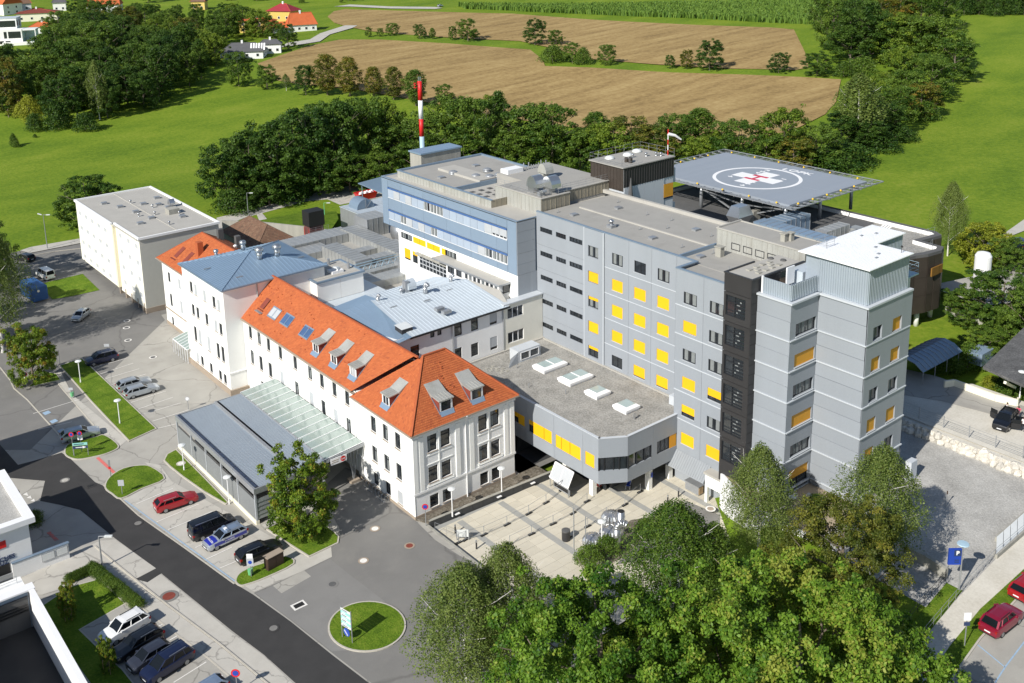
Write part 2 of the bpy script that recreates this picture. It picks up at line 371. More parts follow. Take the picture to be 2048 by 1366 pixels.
 # ------------------------------------------------------------------ lettering (made first, while the scene is small)
TX={}
def tmesh(key,body,size,m,ext=.004,bold=0,sx=1.0):
 cu=bpy.data.curves.new('lettering','FONT');cu.body=body;cu.size=size;cu.align_x='CENTER';cu.align_y='CENTER';cu.extrude=ext;cu.offset=bold;cu.resolution_u=3
 o=bpy.data.objects.new('lettering',cu);C.objects.link(o);dg=bpy.context.evaluated_depsgraph_get()
 me=bpy.data.meshes.new_from_object(o.evaluated_get(dg));bpy.data.objects.remove(o);me.materials.clear();me.materials.append(m)
 if sx!=1:me.transform(Matrix.Diagonal((sx,1,1,1)))
 TX[key]=me
padwhite=mat('pad_white',(.80,.80,.80),.6,.04,1,8)
padred=mat('pad_red',(.55,.05,.09),.6,.05,1,8)
tmesh('H','H',4.2,padred,.01,.10,1.25)
for k in('14','453','41','154','7','LOPK'):tmesh('pad'+k,' '.join(k) if k!='LOPK' else k,1.35 if k!='LOPK' else 1.9,padwhite,.01,.03,1.3)
tmesh('sches','SCHES',.62,navyp,.02,.014);tmesh('kreuz','EUZ',.62,navyp,.02,.014)
tmesh('polizei','POLIZEI',.3,whitep,.003,.006,1.3);tmesh('polizei_hood','POLIZEI',.3,whitep,.003,.006,1.2)
tmesh('P','P',.75,whitep,.006,.03);tmesh('entry','EINFAHRT',.5,red_line,.004,.02);tmesh('free','FREI',.5,red_line,.004,.02)
tmesh('zone','ZONE',.14,whitep,.003,.004)
# ------------------------------------------------------------------ ground sheet to the horizon
def ground_sheet():
 us=[-40+5*i for i in range(76)]  # depth
 us=sorted(set([-400,-200,-100]+us+[350+14*i for i in range(30)]+[800,900,1100,1400,2000,3200,5000]))
 ls=sorted(set([-4000,-2000,-1200,-800,-600]+[-450+25*i for i in range(12)]+[-150+4*i for i in range(76)]+[160+25*i for i in range(12)]+[500,700,1000,1600,3000,4000]))
 v=[];f=[]
 for u in us:
  for l in ls:
   x=.627*u+.779*l;y=.779*u-.627*l;z=land(x,y)
   if(0<u<168 and l<25 and x<87 and y<162 and x>4) or(y<203 and 12<x<69 and y>158):z-=.8
   elif u<900:
    z+=.12*math.sin(x*.11)*math.cos(y*.083)*sstep(240,320,u)
   v.append((x,y,z))
 n=len(ls)
 for i in range(len(us)-1):
  for j in range(n-1):k=i*n+j;f.append((k,k+1,k+n+1,k+n))
 me=bpy.data.meshes.new('ground');me.from_pydata(v,[],[q[::-1] for q in f]);me.materials.append(meadow);me.update()
 me.polygons.foreach_set('use_smooth',[ True]*len(me.polygons))
 o=link('meadow_ground',me);o['kind']='structure'
ground_sheet()
from mathutils.geometry import tessellate_polygon
def smooth_poly(p,n=5):
 out=[];k=len(p)
 for i in range(k):
  a,b,c,d=p[i-1],p[i],p[(i+1)%k],p[(i+2)%k]
  for j in range(n):
   t=j/n
   out.append(tuple(.5*(2*b[q]+(c[q]-a[q])*t+(2*a[q]-5*b[q]+4*c[q]-d[q])*t*t+(3*b[q]-a[q]-3*c[q]+d[q])*t**3) for q in(0,1)))
 return out
def inset(p,d):
 a=sum(p[i][0]*p[(i+1)%len(p)][1]-p[(i+1)%len(p)][0]*p[i][1] for i in range(len(p)));s=1 if a>0 else -1
 out=[];n=len(p)
 for i in range(n):
  A,B,Cc=Vector(p[i-1]),Vector(p[i]),Vector(p[(i+1)%n]);e1=(B-A);e2=(Cc-B)
  if e1 .length<1e-6 or e2 .length<1e-6:out.append(tuple(B)); continue
  n1=Vector((-e1 .y,e1 .x)).normalized()*s;n2=Vector((-e2 .y,e2 .x)).normalized()*s;m=(n1+n2)
  if m.length<.3:m=n1
  m.normalize();out.append(tuple(B+m*(d/max(.5,m.dot(n1)))))
 return out
def wpoly(px,z=0): return[tuple(at(x,y,z).xy) for x,y in px]
def flat(name,poly,z,m,kind='structure'):
 t=tessellate_polygon([[Vector((x,y,0)) for x,y in poly]])
 me=bpy.data.meshes.new(name);fs=[]
 for q in t:
  a,b,c=(Vector(poly[i]) for i in q)
  fs.append(q if(b-a).cross(c-a)>0 else q[::-1])
 me.from_pydata([(x,y,z) for x,y in poly],[],fs);me.materials.append(m);me.update()
 o=link(name,me)
 if kind:o['kind']=kind
 return o
def draped(name,px,dz,m,step=9):
 """a sheet laid over the rising land, cut into small faces so that it follows it"""
 import bmesh
 P=[onland(x,y) for x,y in px];bm=bmesh.new();poly=[Vector((p.x,p.y,0)) for p in P]
 vs=[bm.verts.new(p) for p in poly];fs=[bm.faces.new([vs[i] for i in q]) for q in tessellate_polygon([poly])]
 for _ in range(6):
  es=[e for e in bm.edges if e.calc_length()>step*2]
  if not es: break
  bmesh.ops.subdivide_edges(bm,edges=es,cuts=1);bmesh.ops.triangulate(bm,faces=bm.faces)
 for v in bm.verts:v.co.z=land(v.co.x,v.co.y)+dz
 bmesh.ops.recalc_face_normals(bm,faces=bm.faces)
 if sum(f.normal.z for f in bm.faces)<0:bmesh.ops.reverse_faces(bm,faces=bm.faces)
 me=bpy.data.meshes.new(name);bm.to_mesh(me);bm.free();me.materials.append(m);o=link(name,me);o['kind']='structure'; return o
 # paving of the site: one base sheet, the rest laid over it
flat('old_asphalt_yard',[(4,30),(51.5,30),(55.2,34.8),(55.2,84.9),(69.6,84.9),(69.6,166),(4,166)],0,asphalt)
flat('back_yard',[(69.6,86),(87,86),(87,166),(69.6,166)],-.02,asphalt2)
flat('corner_yard',[(50,164),(72,164),(72,180),(50,180)],-.03,asphalt2)
flat('side_street',wpoly([(-60,560),(20,506),(60,498),(165,487),(300,600),(330,640),(60,900),(-200,900)]),.005,asphalt2)
flat('footway',wpoly([(40,502),(62,495),(160,478),(168,486),(60,507)]),.14,concrete)
flat('new_asphalt_road',wpoly([(-60,850),(-10,878),(36,930),(70,921),(123,905.5),(140,917),(156,932),(190,964.5),(208,972),(242,998),(277,1030),(320,1060),(371,1096),(420,1131),(469,1167),(507,1190),(582,1244),(664,1310),(745,1372),(606,1380),(528,1310),(464,1262),(400,1210),(326,1150),(323,1147),(318,1150),(295,1165),(270,1158),(312,1137),(230,1077),(160,1020),(120,1010),(80,1002),(90,962),(20,956),(-80,960)]),.02,newroad)
flat('forecourt',wpoly([(507,1186),(540,1172),(608,1142),(662,1113),(655,1090),(680,1060),(640,980),(690,935),(735,950),(790,1010),(832,1042),(870,1080),(920,1112),(1010,1150),(1010,1380),(745,1368),(664,1306),(582,1241)]),.012,asphalt2)  # grey asphalt; by the maple the tree's shade is in the colour too
asphalt3=mat('mid_grey_asphalt',(.21,.205,.195),.92,.12,.35,30,dirt=.3,dirtcol=(.15,.15,.14))
flat('forecourt_strip',wpoly([(511,1187),(600,1148),(660,1118),(700,1150),(770,1203),(700,1300),(664,1303),(582,1239)]),.018,asphalt3)
flat('repair_patch',wpoly([(546,1172),(608,1141),(622,1153),(563,1187)]),.024,asphalt)
flat('concrete_footway',wpoly([(509,1184),(474,1163),(520,1155),(580,1124),(600,1108),(617,1114),(640,1103),(662,1090),(664,1114),(600,1145)]),.03,concrete)
flat('parking_footway',wpoly([(104,750),(122,744),(145,790),(255,880),(240,893),(200,862),(128,784)]),.026,concrete)
flat('parking_footway',wpoly([(290,925),(320,930),(360,985),(455,1040),(560,1106),(615,1115),(585,1127),(440,1040),(330,968)]),.028,concrete)
flat('street_parking',wpoly([(242,996),(330,955),(600,1105),(560,1128),(475,1163),(372,1094)]),.0085,concrete)
flat('light_concrete_apron',wpoly([(160,1100),(200,1082),(231,1079),(312,1137),(268,1160),(232,1135)]),.024,concrete)
flat('street_margin',wpoly([(232,1140),(268,1160),(322,1149),(400,1213),(460,1263),(528,1312),(600,1380),(560,1380),(440,1290),(320,1200)]),.016,concrete)
flat('street_footway',wpoly([(165,1105),(232,1140),(320,1202),(440,1292),(545,1380),(450,1380),(360,1300),(280,1215),(200,1140)]),.05,concrete)
flat('driveway',wpoly([(35,1160),(138,1112),(165,1105),(185,1128),(150,1170),(85,1190),(60,1190)]),.045,concrete)
flat('visitor_parking',wpoly([(160,1258),(250,1205),(285,1215),(480,1366),(480,1390),(300,1390)]),.055,asphalt)
# grass islands with stone kerbs
def island(name,px,smooth=0,h=.12,m= None,kerb= True,kw=.16):
 p=wpoly(px,.1)
 if smooth:p=smooth_poly(p,smooth)
 q=inset(p,kw)
 mb=MB()
 if kerb:
  n=len(p);a=sum(p[i][0]*p[(i+1)%n][1]-p[(i+1)%n][0]*p[i][1] for i in range(n))
  if a<0:p=p[::-1];q=q[::-1]
  for i in range(n):
   j=(i+1)%n
   mb.quad((*p[i],0),(*p[j],0),(*p[j],h),(*p[i],h));mb.quad((*p[i],h),(*p[j],h),(*q[j],h),(*q[i],h));mb.quad((*q[i],h),(*q[j],h),(*q[j],0),(*q[i],0))
  struct('kerb',mb,kerbm)
 flat(name,q,h+.01,m or grassm)
island('lawn_island',zm(0,680,[(205,372),(300,300),(395,250),(445,262),(480,310),(430,322)]))
island('lawn_island',zm(0,680,[(460,200),(640,140),(700,195),(960,440),(1225,690),(1005,790),(860,640),(700,470),(560,310)]))
island('lawn_island',zm(0,680,[(500,870),(525,815),(620,782),(740,755),(820,740),(930,825),(850,880),(720,915),(600,932),(520,908)]),4)
island('lawn_island',zm(0,680,[(815,1150),(850,1070),(960,1000),(1100,975),(1190,990),(1290,1080),(1110,1160),(945,1238),(870,1200)]),3)
island('lawn_island',zm(300,680,[(105,940),(130,890),(205,850),(400,1045),(615,1265),(590,1283),(420,1185),(250,1065),(150,985)]))
island('lawn_island',zm(300,960,[(850,345),(1000,290),(1150,230),(1300,300),(1440,400),(1478,440),(1470,490),(1240,600),(1050,480)]))
island('lawn_island',zm(300,960,[(662,790),(690,730),(780,680),(900,640),(1060,590),(1128,652),(900,765),(760,815),(700,825)]),3)
island('round_lawn',[(300+(1693+305*math.cos(t)*1.0+18*math.sin(t))/3.902,960+(1142-198*math.sin(t))/3.902) for t in[2*math.pi*i/40 for i in range(40)]])
island('lawn_island',zm(0,340,[(330,880),(650,805),(785,935),(560,985),(400,1010),(360,960)]),kerb= False,h=.05)
island('garden_lawn',zm(0,1016,[(320,760),(540,610),(780,545),(985,742),(630,945),(780,1090),(960,1250),(1060,1380),(700,1380),(560,1180)]),h=.06)
island('planting_bed',zm(0,1016,[(700,480),(740,430),(830,470),(1000,640),(1100,760),(1040,790),(900,660),(780,550)]),h=.1,m=darkgravel)
island('planting_bed',zm(0,1016,[(120,-20),(300,60),(345,110),(250,145),(190,110)]),h=.1)
# painted lines
def stripe(name,a,b,wd,z,m):
 A,B=at(*a),at(*b);d=(B-A).normalized();n=Vector((-d.y,d.x,0))*wd/2
 mb=MB();mb.quad(*[(p.x,p.y,z) for p in(A-n,B-n,B+n,A+n)]);o=mb.build(name,m);o['kind']='structure'; return o
for x0,y0,x1,y1 in((735,215,985,145),(778,268,1040,182),(825,303,1087,225),(870,350,1138,267),(1020,490,1295,400),(1080,540,1350,448),(1120,580,1410,492),(1190,635,1480,545),(1225,692,1380,655),(1065,1280,1350,1160),(260,575,620,465),(300,700,560,640)):
 (a,b)=zm(0,680,[(x0,y0),(x1,y1)]);stripe('parking_line',a,b,.11,.035,linem)
for x0,y0,x1,y1 in((50,330,380,190),(140,390,490,245),(355,530,520,450),(440,620,640,525),(545,690,900,540)):
 (a,b)=zm(300,960,[(x0,y0),(x1,y1)]);stripe('parking_line',a,b,.11,.036,linem)
for x0,y0,x1,y1 in((1140,830,1165,820),(1205,945,1275,908),(1325,1035,1380,1003),(1355,1366,1610,1205),(1500,1450,1740,1310)):
 (a,b)=zm(0,1016,[(x0,y0),(x1,y1)]);stripe('parking_line',a,b,.11,.065,linem)
for a,b in(((250,1001),(372,1091)),((372,1091),(470,1163))):stripe('blue_zone_line',a,b,.13,.034,blue_line)
stripe('stop_line',*zm(0,680,[(760,918),(900,1045)]),.38,.03,red_line)
for k in range(3):
 a,b,c=zm(0,680,[(180+28*k,1208+25*k),(210+28*k,1190+25*k),(222+26*k,1218+22*k)])
 flat('give_way_triangle',wpoly([a,b,c]),.03,linem)
for x,y in((365,570),(420,635),(480,710)):
 flat('blue_bay_marking',wpoly(zm(0,680,[(x-35,y),(x+12,y-18),(x+35,y-2),(x-12,y+18)])),.03,blue_line)
for q,(px,py),rz in(('entry',(105,1073),-1.45),('free',(124,1096),-1.45)):
 p=at(px,py);o=link('red_lettering',TX[q], None,(p.x,p.y,.03),rz);o['kind']='structure'
def kerb_line(name,px,z=0,h=.1,wd=.16,m= None):
 mb=MB();P=[at(x,y,z) for x,y in px]
 for a,b in zip(P,P[1:]):mb.bar((a.x,a.y,z+h/2),(b.x,b.y,z+h/2),wd,h)
 return struct(name,mb,m or kerbm)
kerb_line('kerb',[(190,1093),(240,1135),(320,1199),(440,1289),(545,1376)])
kerb_line('kerb',[(207,971),(242,999),(277,1031),(371,1097),(469,1168)],h=.05)
kerb_line('kerb',[(270,1205),(330,1252),(420,1320),(490,1380)],h=.08)
kerb_line('kerb',[(0,735),(20,760),(28,777),(55,800),(120,872)],h=.06)
kerb_line('kerb',[(102,750),(128,782),(170,830),(196,860)],h=.06)
kerb_line('kerb',[(172,496),(110,503),(60,512)],z=.02)
# plaza: sunk a little below the street, slabs laid one by one
PZ=-.4
flat('plaza_bed',[(55.2,60),(87,60),(87,84.9),(55.2,84.9)],PZ-.06,plazag)
def plaza():
 slab={}
 def sm(w_,d_,m): return shared(('slab',w_,d_,m.name), lambda:MB().box(.012,w_-.012,.012,d_-.012,-.05,0).mesh('paving_slab',m))
 root=link('plaza_paving',MB().box(55.3,86.8,60.3,84.6,PZ-.055,PZ-.052).mesh('plaza_paving',plazag));root['kind']='structure'
 xs=[55.9+2.05*i for i in range(15)]
 cnt=0
 for x in xs:
  band=(x-55.9)%6.15<.1 and x>57
  y=62.0
  while y<83.5 and cnt<298:
   if x-55.9>0 and not(x>83.0 and y>72):
    pass
   d_=1.15
   link('paving_slab',sm(2.05,d_,plazag if band and False else plazam),root,(x,y,PZ));cnt+=1
   y+=d_
 for x in(58.2,64.0,69.8,75.6,81.4):
  mb=MB()
  for k in range(18):mb.box(x+.012,x+.79,62+1.2*k+.012,62+1.2*k+1.188,PZ+.001,PZ+.006)
  o=mb.build('dark_paving_band',plazag,root);o['kind']='stuff'
plaza()
mb=MB().box(54.9,55.25,62,84.9,PZ-.1,.03);struct('plaza_edge',mb,conc_wall)
# right-hand terrace
GZ=4.13
flat('gravel_yard',[(78,34),(106.6,34),(106.6,66),(95,75),(86,75),(79,53)],GZ,gravel)
def hz(px,z=GZ): return[tuple(at(x,y,z).xy) for x,y in px]
flat('glass_ramp_edge',hz([(1993,1070),(2070,1010),(2070,1018),(1994,1080)]),GZ+.05,conc_wall)
flat('pale_footway',hz([(2090,1032),(1990,1120),(1920,1192),(1830,1295),(1790,1380),(1848,1380),(1950,1242),(2090,1100)]),GZ+.03,sandy)
flat('grass_verge',hz([(2090,1100),(1960,1219),(1900,1292),(1842,1380),(1888,1380),(1960,1279),(2090,1138)]),GZ+.05,grassm)
flat('parking_road',hz([(2090,1140),(1990,1243),(1960,1280),(1890,1380),(2200,1380),(2200,1140)]),GZ+.02,asphalt)
flat('ramp_lawn',hz([(1812,1262),(1893,1166),(1925,1182),(1838,1290)]),GZ+.04,grassm)
mb=MB()
for a,b in(((1888,1380),(1960,1279)),((1960,1279),(2090,1138))):
 p,q=at(*a,GZ),at(*b,GZ);mb.bar((p.x,p.y,GZ+.06),(q.x,q.y,GZ+.06),.16,.16)
struct('kerb',mb,kerbm)
for a,b in(((1955,1290),(2010,1335)),((2010,1335),(2090,1230)),((2010,1335),(1990,1366))):
 p,q=at(*a,GZ),at(*b,GZ);d=(q-p).normalized();n=Vector((-d.y,d.x,0))*.06
 MBs=MB().quad(*[(v.x,v.y,GZ+.035) for v in(p-n,q-n,q+n,p+n)]);o=MBs.build('blue_zone_line',blue_line);o['kind']='structure'
SZ=5.25
flat('sandy_yard',[(107.6,38),(122,38),(122,58),(119,62),(107.6,62)],SZ,sandy)
flat('driveway',hz([(1795,735),(1870,752),(1960,783),(2100,830),(2100,862),(1965,824),(1885,803),(1795,788)],SZ),SZ+.03,asphalt)
flat('back_path',[(148,70),(160,64),(200,70),(200,76),(165,76),(150,80)],5.6,asphalt)
draped('farm_path',[(2048,440),(2075,420),(2075,452),(2030,470),(2010,478),(1990,485),(2000,474)],.15,concrete)
# fields on the far slope
draped('lower_stubble_field',[(515,128),(560,112),(620,92),(680,80),(760,80),(900,88),(1060,100),(1085,120),(1090,133),(1180,136),(1340,146),(1480,150),(1600,155),(1682,160),(1672,205),(1650,230),(1600,255),(1500,290),(1380,290),(1250,270),(1100,250),(950,225),(850,205),(700,178),(600,170),(545,160)],.25,soil)
draped('upper_stubble_field',[(655,34),(668,23),(690,19),(760,21),(900,25),(1024,28),(1200,41),(1400,51),(1545,56),(1588,60),(1600,85),(1612,110),(1617,136),(1590,141),(1450,138),(1300,129),(1180,119),(1100,96),(1040,83),(900,76),(800,69),(740,63),(690,53),(668,46)],.25,soil)
draped('farm_track',[(668,14),(700,10),(780,14),(870,15),(885,17),(870,19),(780,18),(700,14)],.35,concrete)
draped('hill_road',[(715,52),(705,57),(660,70),(640,84),(590,92),(560,96),(575,87),(620,80),(640,68),(690,52)],.35,concrete)
draped('parking_lane',[(433,436),(500,420),(560,404),(612,391),(670,376),(717,370),(764,378),(764,395),(720,402),(680,410),(655,399),(612,403),(530,425),(492,435),(460,447),(438,460)],.06,concrete)
draped('side_path',[(513,428),(524,426),(537,442),(520,446)],.07,concrete)
# ------------------------------------------------------------------ buildings: helpers
def panels(parent,plane,c,spans_u,spans_z,holes,m,gap=.03,name='cladding_panel',depth=.2,flare=0):
 """facade cut into separate panels with open joints; the openings pass through"""
 for u0,u1 in spans_u:
  for z0,z1 in spans_z:
   mb=MB();facade(mb,plane,c,u0+gap/2,u1-gap/2,z0+gap/2,z1-gap/2,holes,depth)
   P=( lambda u,z,d:(c+d,u,z)) if plane=='X' else( lambda u,z,d:(u,c+d,z))
   a,b,e,f=u0+gap/2,u1-gap/2,z0+gap/2,z1-gap/2
   for p,q in(((a,f),(b,f)),((b,e),(a,e)),((a,e),(a,f)),((b,f),(b,e))):
    mb.quad(P(*p,0),P(*q,0),P(*q,.04),P(*p,.04))
   mb.build(name,m,parent)
def roofvent(parent,x,y,z,h=.5,r=.12,m= None):
 MB().lathe((x,y,z),[(r*1.4,0),(r,.06),(r,h*.7),(r*1.7,h*.72),(r*1.7,h*.86),(r*.6,h)],8).build('roof_vent',m or steel,parent, True)
def hatch(parent,x,y,z,w=.8,d=.8,h=.25,m= None,name='roof_hatch'):
 MB().box(x-w/2,x+w/2,y-d/2,y+d/2,z,z+h).box(x-w/2-.04,x+w/2+.04,y-d/2-.04,y+d/2+.04,z+h,z+h+.06).build(name,m or galv,parent)
def dome(parent,x,y,z,r=.55,m= None):
 o=MB().lathe((x,y,z),[(r*1.1,0),(r*1.1,.18),(r*.95,.2),(r*.95,.3),(r*1.15,.32),(r*1.1,.42),(r*.6,.58),(r*.12,.64)],16).build('mushroom_vent',m or galv,parent, True)
def railing(parent,pts,z,h=1.0,name='railing',m= None,n=3,step=1.6,r=.022):
 mb=MB()
 for(x0,y0),(x1,y1) in zip(pts,pts[1:]):
  L=math.hypot(x1-x0,y1-y0);k=max(1,round(L/step))
  for i in range(k+1):t=i/k;mb.tube((x0+(x1-x0)*t,y0+(y1-y0)*t,z),(x0+(x1-x0)*t,y0+(y1-y0)*t,z+h),r,n=5)
  for j in range(1,n+1):mb.tube((x0,y0,z+h*j/n),(x1,y1,z+h*j/n),r*.8,n=5)
 return mb.build(name,m or galv,parent)
def seams(mb,p0,p1,q0,q1,n,wd=.04,h=.05):
 """standing seams: n ribs running from line p0-p1 to line q0-q1"""
 p0,p1,q0,q1=map(Vector,(p0,p1,q0,q1))
 for i in range(1,n):t=i/n;a=p0 .lerp(p1,t);b=q0 .lerp(q1,t);mb.bar(a+Vector((0,0,h/2)),b+Vector((0,0,h/2)),wd,h)
def seam_wall(parent,plane,c,u0,u1,z0,z1,m,n,name='seamed_fascia',out=-.04):
 mb=MB()
 for i in range(n):
  a=u0+(u1-u0)*i/n;b=u0+(u1-u0)*(i+1)/n
  if plane=='X':mb.box(c,c+.05,a+.015,b-.015,z0,z1).box(c+out,c,b-.03,b+.03,z0,z1-.01)
  else:mb.box(a+.015,b-.015,c,c+.05,z0,z1).box(b-.03,b+.03,c+out,c,z0,z1-.01)
 return mb.build(name,m,parent)
 # ------------------------------------------------------------------ grey ward wing with the black stair tower
XM,XP,XB=86.5,83.3,82.0
ww=thing('ward_wing','long grey clad ward block with rows of yellow blinds beside the gravel roof','hospital wing',(XM,70,0))
rows=[22.1,18.65,15.2,11.75,8.3]
strip_u=[(99.45,101.95),(96.7,98.7),(93.5,96.0)]
H1,Wn=[],[]
for r in range(5):
 zs=23.2-3.44*r
 for a,b in strip_u:H1 .append((a,b,zs,zs+.68));Wn.append(('strip',a,b,zs,zs+.68, None))
bl={0:[ None]*5,1:[.93,.97,.95,.95,.0],2:[.28,1,1,1,0],3:[1,1,1,1,0],4:[.28, None,.88,.88,0]}
cols=[(90.4,92.3),(86.1,88.0),(82.15,84.1),(78.3,80.2)]
for r in range(5):
 for k,(a,b) in enumerate(cols):
  z=rows[r];H1 .append((a,b,z,z+1.5));Wn.append(('two',a,b,z,z+1.5,bl[r][k] if k<4 else None))
zsp=[0,4.5,7.6,11.05,14.5,17.95,21.4,25.85]
panels(ww,'X',XM,[(74.4,77.2),(77.2,81.2),(81.2,85.05),(85.05,89.4)],list(zip(zsp,zsp[1:])),H1,grey)
panels(ww,'X',XM-.12,[(89.4,93.05)],[(0,7.6),(7.6,25.85)],H1,grey,depth=.3)
panels(ww,'X',XM,[(93.05,102.7)],[(0,7.6),(7.6,11.0),(11.0,14.45),(14.45,17.9),(17.9,21.3),(21.3,25.85)],H1,grey)
for kind,a,b,z0,z1,blind in Wn:
 window(ww,'X',XM,a,b,z0,z1,kind,blind=blind,cur=((.05,.9) if kind=='two' and random.random()<.4 else None))
mb=MB();sills(mb,'X',XM,[h for h in H1 if h[3]-h[2]>1],.05,.07);mb.build('window_sill',greyl,ww)
# the part that steps forward
H2=[];W2=[]
b8=[ None,.93, None,1,.62,1];b9=[ None, None, None,.62, None,.96]
for r in range(6):
 z=[22.0,18.55,15.1,11.65,8.15,4.6][r]
 for(a,b),bb in(((71.25,73.2),b8[r]),((67.45,69.4),b9[r])):H2 .append((a,b,z,z+1.4));W2 .append((a,b,z,z+1.4,bb))
zp=[3.2,7.6,11.1,14.6,18.1,21.6,25.85]
panels(ww,'X',XP,[(66.45,70.3),(70.3,74.4)],list(zip(zp,zp[1:])),H2,grey)
for a,b,z0,z1,bb in W2:window(ww,'X',XP,a,b,z0,z1,'two',blind=bb,cur=((.1,.95) if bb is None else None))
mb=MB();sills(mb,'X',XP,H2,.05,.07);mb.build('window_sill',greyl,ww)
mb=MB()
for z in zp[1:-1]:mb.box(XP-.06,XP,66.5,74.4,z-.05,z+.05)
for z in zsp[3:-1]:mb.box(XM-.05,XM,74.4,89.3,z-.04,z+.04)
mb.build('storey_ledge',greyl,ww)  # sunlit tops of the ledges are put into the pale grey
mb=MB().box(XM+.34,101,66.5,102.65,-.4,25.3).box(XP+.3,XM+.3,66.5,74.3,-.4,25.3);mb.build('wall_core',grey,ww)
mb=MB().quad((XP,74.4,7),(XM,74.4,7),(XM,74.4,25.85),(XP,74.4,25.85)).quad((XP,66.4,-.4),(XM,66.4,-.4),(XM,66.4,25.8),(XP,66.4,25.8));mb.build('return_wall',grey,ww)
mb=MB().box(XM-.1,XM+.02,93.0,93.15,7.6,25.85).box(XM-.2,XM-.08,89.33,89.47,7.6,25.85);mb.build('pilaster',greyl,ww)
# roof
mb=MB().box(XM+.3,101,66.5,102.7,25.3,25.55).box(XP+.3,XM+.3,66.5,74.2,25.3,25.5);mb.build('roof',felt,ww)
mb=MB().box(XM-.04,XM+.3,74.5,102.7,25.85,25.97).box(XP-.04,XP+.3,66.5,74.1,25.85,25.97).box(XP-.04,XM+.3,74.1,74.5,25.85,25.97).box(XM+.045,XM+.28,74.5,102.68,25.3,25.85).box(XP+.045,XP+.28,66.5,74.36,25.3,25.85);mb.build('parapet',zincg,ww)
mb=MB().box(100.7,101.2,78,104.8,25.5,26.0);mb.build('roof_upstand',feltl,ww)
mb=MB().box(92.65,92.95,77.3,100.8,25.55,25.72);mb.build('roof_seam',feltl,ww)
mb=MB().box(XM+.3,93.4,76.9,77.15,25.55,26.0);mb.build('roof_kerb',zincg,ww)
for i in range(7):
 mb=MB().box(XM+.3,92.6,79+3.4*i,79.05+3.4*i,25.55,25.56).build('felt_joint',feltl,ww)
for x,y in((89.6,98.5),(96.3,96.8),(89.9,84.3),(96.5,83.0),(88.8,75.6)):hatch(ww,x,y,25.55,.9,.7,.22)
roofvent(ww,89.5,91.2,25.55,1.1,.22);hatch(ww,89.5,91.2,25.55,.9,.9,.3)
for x,y in((89,101),(91.5,88),(97,92),(97.5,88),(94.5,86),(96,80),(90,79.5),(91,75.5),(87.8,70.5),(98.5,99)):MB().tube((x,y,25.5),(x,y,26.0),.05,n=6).bar((x-.3,y,25.6),(x+.3,y,25.6),.06).build('roof_vent',galv,ww)
# plant room on the roof
seam_wall(ww,'X',93.1,64.2,76.7,25.5,28.0,seamw,17)
seam_wall(ww,'Y',64.2,93.1,97.4,25.5,28.0,seamw,6)
MB().box(93.16,97.4,64.26,76.7,25.5,27.95).build('plant_room',feltl,ww)
MB().box(93.0,97.6,64.1,64.35,28.0,28.14).box(93.0,93.25,64.35,76.8,28.0,28.14).box(93.25,97.6,76.6,76.8,27.95,28.2).box(97.4,97.6,64.35,76.6,27.95,28.1).build('plant_room_edge',feltl,ww)
MB().box(93.2,97.4,64.3,76.6,27.95,28.0).build('plant_room_roof',felt,ww)
for i in range(5):window(ww,'X',92.96,66.2+1.75*i,67.5+1.75*i,25.9,26.75,'one')
for x,y in((94.8,68.3),(95.6,68.0)):MB().box(x-.3,x+.3,y-.3,y+.3,28,28.9).box(x-.4,x+.4,y-.4,y+.4,28.9,29).build('roof_stack',conc_wall,ww)
MB().box(90.5,91.2,74.0,74.8,25.5,26.7).box(90.4,91.3,73.9,74.9,26.7,26.8).build('roof_stack',conc_wall,ww)
# black stair tower
st=thing('stair_tower','slim black clad stair tower with stacked glazed landings between grey walls','stair tower',(XB,64.6,0))
HB=[]
for r in range(6):
 z=23.1-3.42*r;HB.append((63.55,66.15,z,z+2.3))
zt=[2.6]+[HB[5-k][2]-.45 for k in range(6)][1:]+[25.75,27.75]
zt=[3.4,8.75,12.2,15.6,19.0,22.4,25.75,27.75]
panels(st,'X',XB,[(62.85,66.45)],list(zip(zt,zt[1:])),HB,anthra,.05,depth=.25)
zq=[3.4]+[4.6+1.14*i for i in range(20)]+[27.75]
for a,b in zip(zq,zq[1:]):MB().box(XB,XB+1.4,62.82,62.86,a+.02,b-.02).build('cladding_panel',anthra,st)
MB().box(XB+.27,XB+5,62.87,66.42,2,27.6).build('tower_core',anthra,st)
MB().box(XB-.05,XB+9,62.7,62.95,27.75,27.9).box(XB-.05,XB+.2,62.95,66.5,27.75,27.9).box(XB+.2,XB+5,66.3,66.5,27.75,27.9).build('tower_parapet',anthra,st)
MB().box(XB+.2,XB+9,62.95,66.3,27.55,27.72).build('tower_roof',feltl,st)
for i,(a,b,z0,z1) in enumerate(HB):
 o=window(st,'X',XB,a,b,z0,z1,'tall',depth=.16)
 mb=MB()
 for k in range(5):mb.box(-.12,1.2,-.1,-.04,-z1/2+z0/2+.25+.42*k,-z1/2+z0/2+.34+.42*k)
 mb.box(-.20,-.12,-.1,-.03,-1.1,1.1)
 for k in range(2):mb.box(-1.2,-.2,-.08,-.04,-.9+.35*k,-.86+.35*k)
 me=shared(('stairglaze',), lambda:mb.mesh('stair_rail',framed));link('stair_rail',me,o)
 me=shared(('stairglow',), lambda:MB().box(.05,.22,-.03,0,-.7,-.45).box(.3,.62,-.03,0,-.3,-.18).box(.1,.5,-.03,0,.2,.3).box(.5,.7,-.03,0,.55,.7).mesh('landing',curtain));link('landing',me,o)
